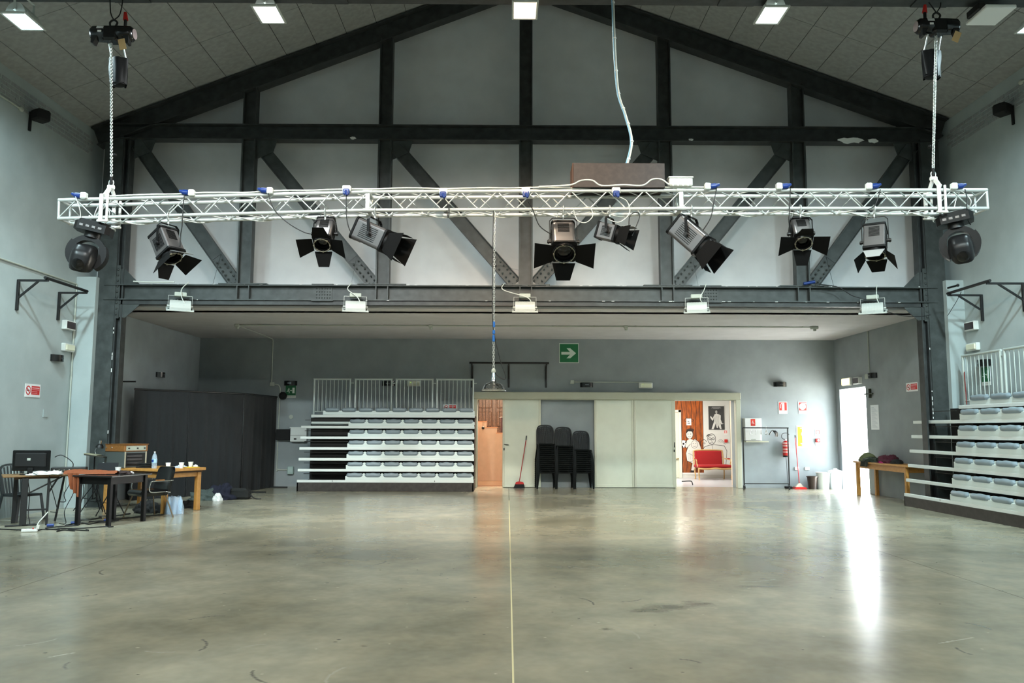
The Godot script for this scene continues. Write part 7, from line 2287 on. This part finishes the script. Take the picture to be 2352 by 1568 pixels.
	for i in 5:
		var e: Array = [[-7.15, 0.76, 13.0, -7.05, 0.2, 13.1], [-6.98, 0.78, 13.2, -6.95, 0.35, 13.15], [-6.95, 0.78, 13.3, -6.9, 0.02, 13.1], [-7.6, 0.7, 13.2, -7.35, 0.02, 12.9], [-6.75, 0.74, 13.2, -6.75, 0.02, 13.25]][i]
		cable("thin black lead hanging from the desk, " + ["beside the trestle leg", "in a loop below the mixer", "down to the floor below the mixer", "behind the chair's front leg", "left of the black table"][i], [P(e[0], e[1], e[2]), P(e[0] + 0.05, lerpf(e[1], e[4], 0.35), e[2]), P(e[3] - 0.03, lerpf(e[1], e[4], 0.75), e[5]), P(e[3], e[4], e[5]), P(e[3] - 0.05, e[4] + 0.002, e[5] - 0.1)], 0.006, M.cable)
	for i in 3:
		var q := B.new()
		var at := [P(-7.0, 0.024, 12.75), P(-6.82, 0.024, 13.1), P(-6.5, 0.024, 13.5)]
		q.rod(at[i], at[i] + Vector3(0.09, 0, -0.03), 0.022, 10)
		tag(ob("blue_connector", q, M.blue), "blue cable connector on the floor " + ["under the trestle table", "between trestle and black table", "behind the black table's front leg"][i], "connector")

func right_side_things() -> void:
	var t := thing("bench_table", "long pine table against the right recess wall by the open fire door", "table", P(8.37, 0, 18.08))
	ob("tabletop", B.new().cbox(Vector3(0, 0.765, 0), Vector3(0.54, 0.035, 2.6), 0.006), M.pine, t)
	for s in [-1.0, 1.0]:
		ob("apron", B.new().box(Vector3(s * 0.22, 0.69, 0), Vector3(0.025, 0.115, 2.3)), M.pine, t)
		ob("apron", B.new().box(Vector3(0, 0.69, s * 1.16), Vector3(0.44, 0.115, 0.025)), M.pine, t)
	legs4(t, 0.5, 2.42, 0.75, 0.075, M.pine)
	var h := heap("felt_hat", "olive green rounded hat on the pine table before the fire door", "hat", P(8.34, 0.783, 19.12), Vector3(0.2, 0.2, 0.2), mat(Color(0.3, 0.32, 0.2), 0.9), 81, 0.12)
	heap("green_jacket", "dark green jacket spilling over the pine table edge beside the hat", "jacket", P(8.28, 0.783, 18.75), Vector3(0.2, 0.1, 0.3), mat(Color(0.12, 0.15, 0.1), 0.95), 82, 0.4)
	var rows := []
	for i in 6:
		var v := i / 5.0
		var r := PackedVector3Array()
		for j in 10:
			var u := j / 9.0
			r.append(Vector3(8.1 - 0.015 - 0.012 * sin(u * 9.0), 0.81 - 0.13 * v, -lerpf(18.95, 18.55, u) + 0.02 * sin(v * 4.0)))
		rows.append(r)
	tag(ob("jacket_sleeve", B.new().surf(rows, Vector3.LEFT), mat(Color(0.12, 0.15, 0.1), 0.95)), "dark green sleeve hanging down over the pine table's front edge", "jacket")
	heap("burgundy_scarf", "burgundy and pink clothes heaped on the pine table", "clothes", P(8.4, 0.783, 18.2), Vector3(0.2, 0.15, 0.34), mat(Color(0.26, 0.05, 0.12), 0.9), 83, 0.45)
	heap("pink_cloth", "small bright pink cloth in front of the burgundy clothes", "cloth", P(8.24, 0.783, 18.12), Vector3(0.07, 0.05, 0.12), mat(Color(0.6, 0.08, 0.36), 0.9), 84, 0.4)
	heap("dark_glove", "dark rolled garment at the near end of the heaped clothes", "clothes", P(8.36, 0.783, 17.75), Vector3(0.12, 0.1, 0.16), mat(Color(0.07, 0.07, 0.06), 0.9), 85, 0.25)
	tag(ob("red_pole", B.new().rod(P(8.6, 1.98, 15.36), P(8.61, 2.6, 15.4), 0.009, 8), mat(Color(0.5, 0.14, 0.12), 0.5)), "thin red pole leaning behind the right seating bank's first railing post", "pole")
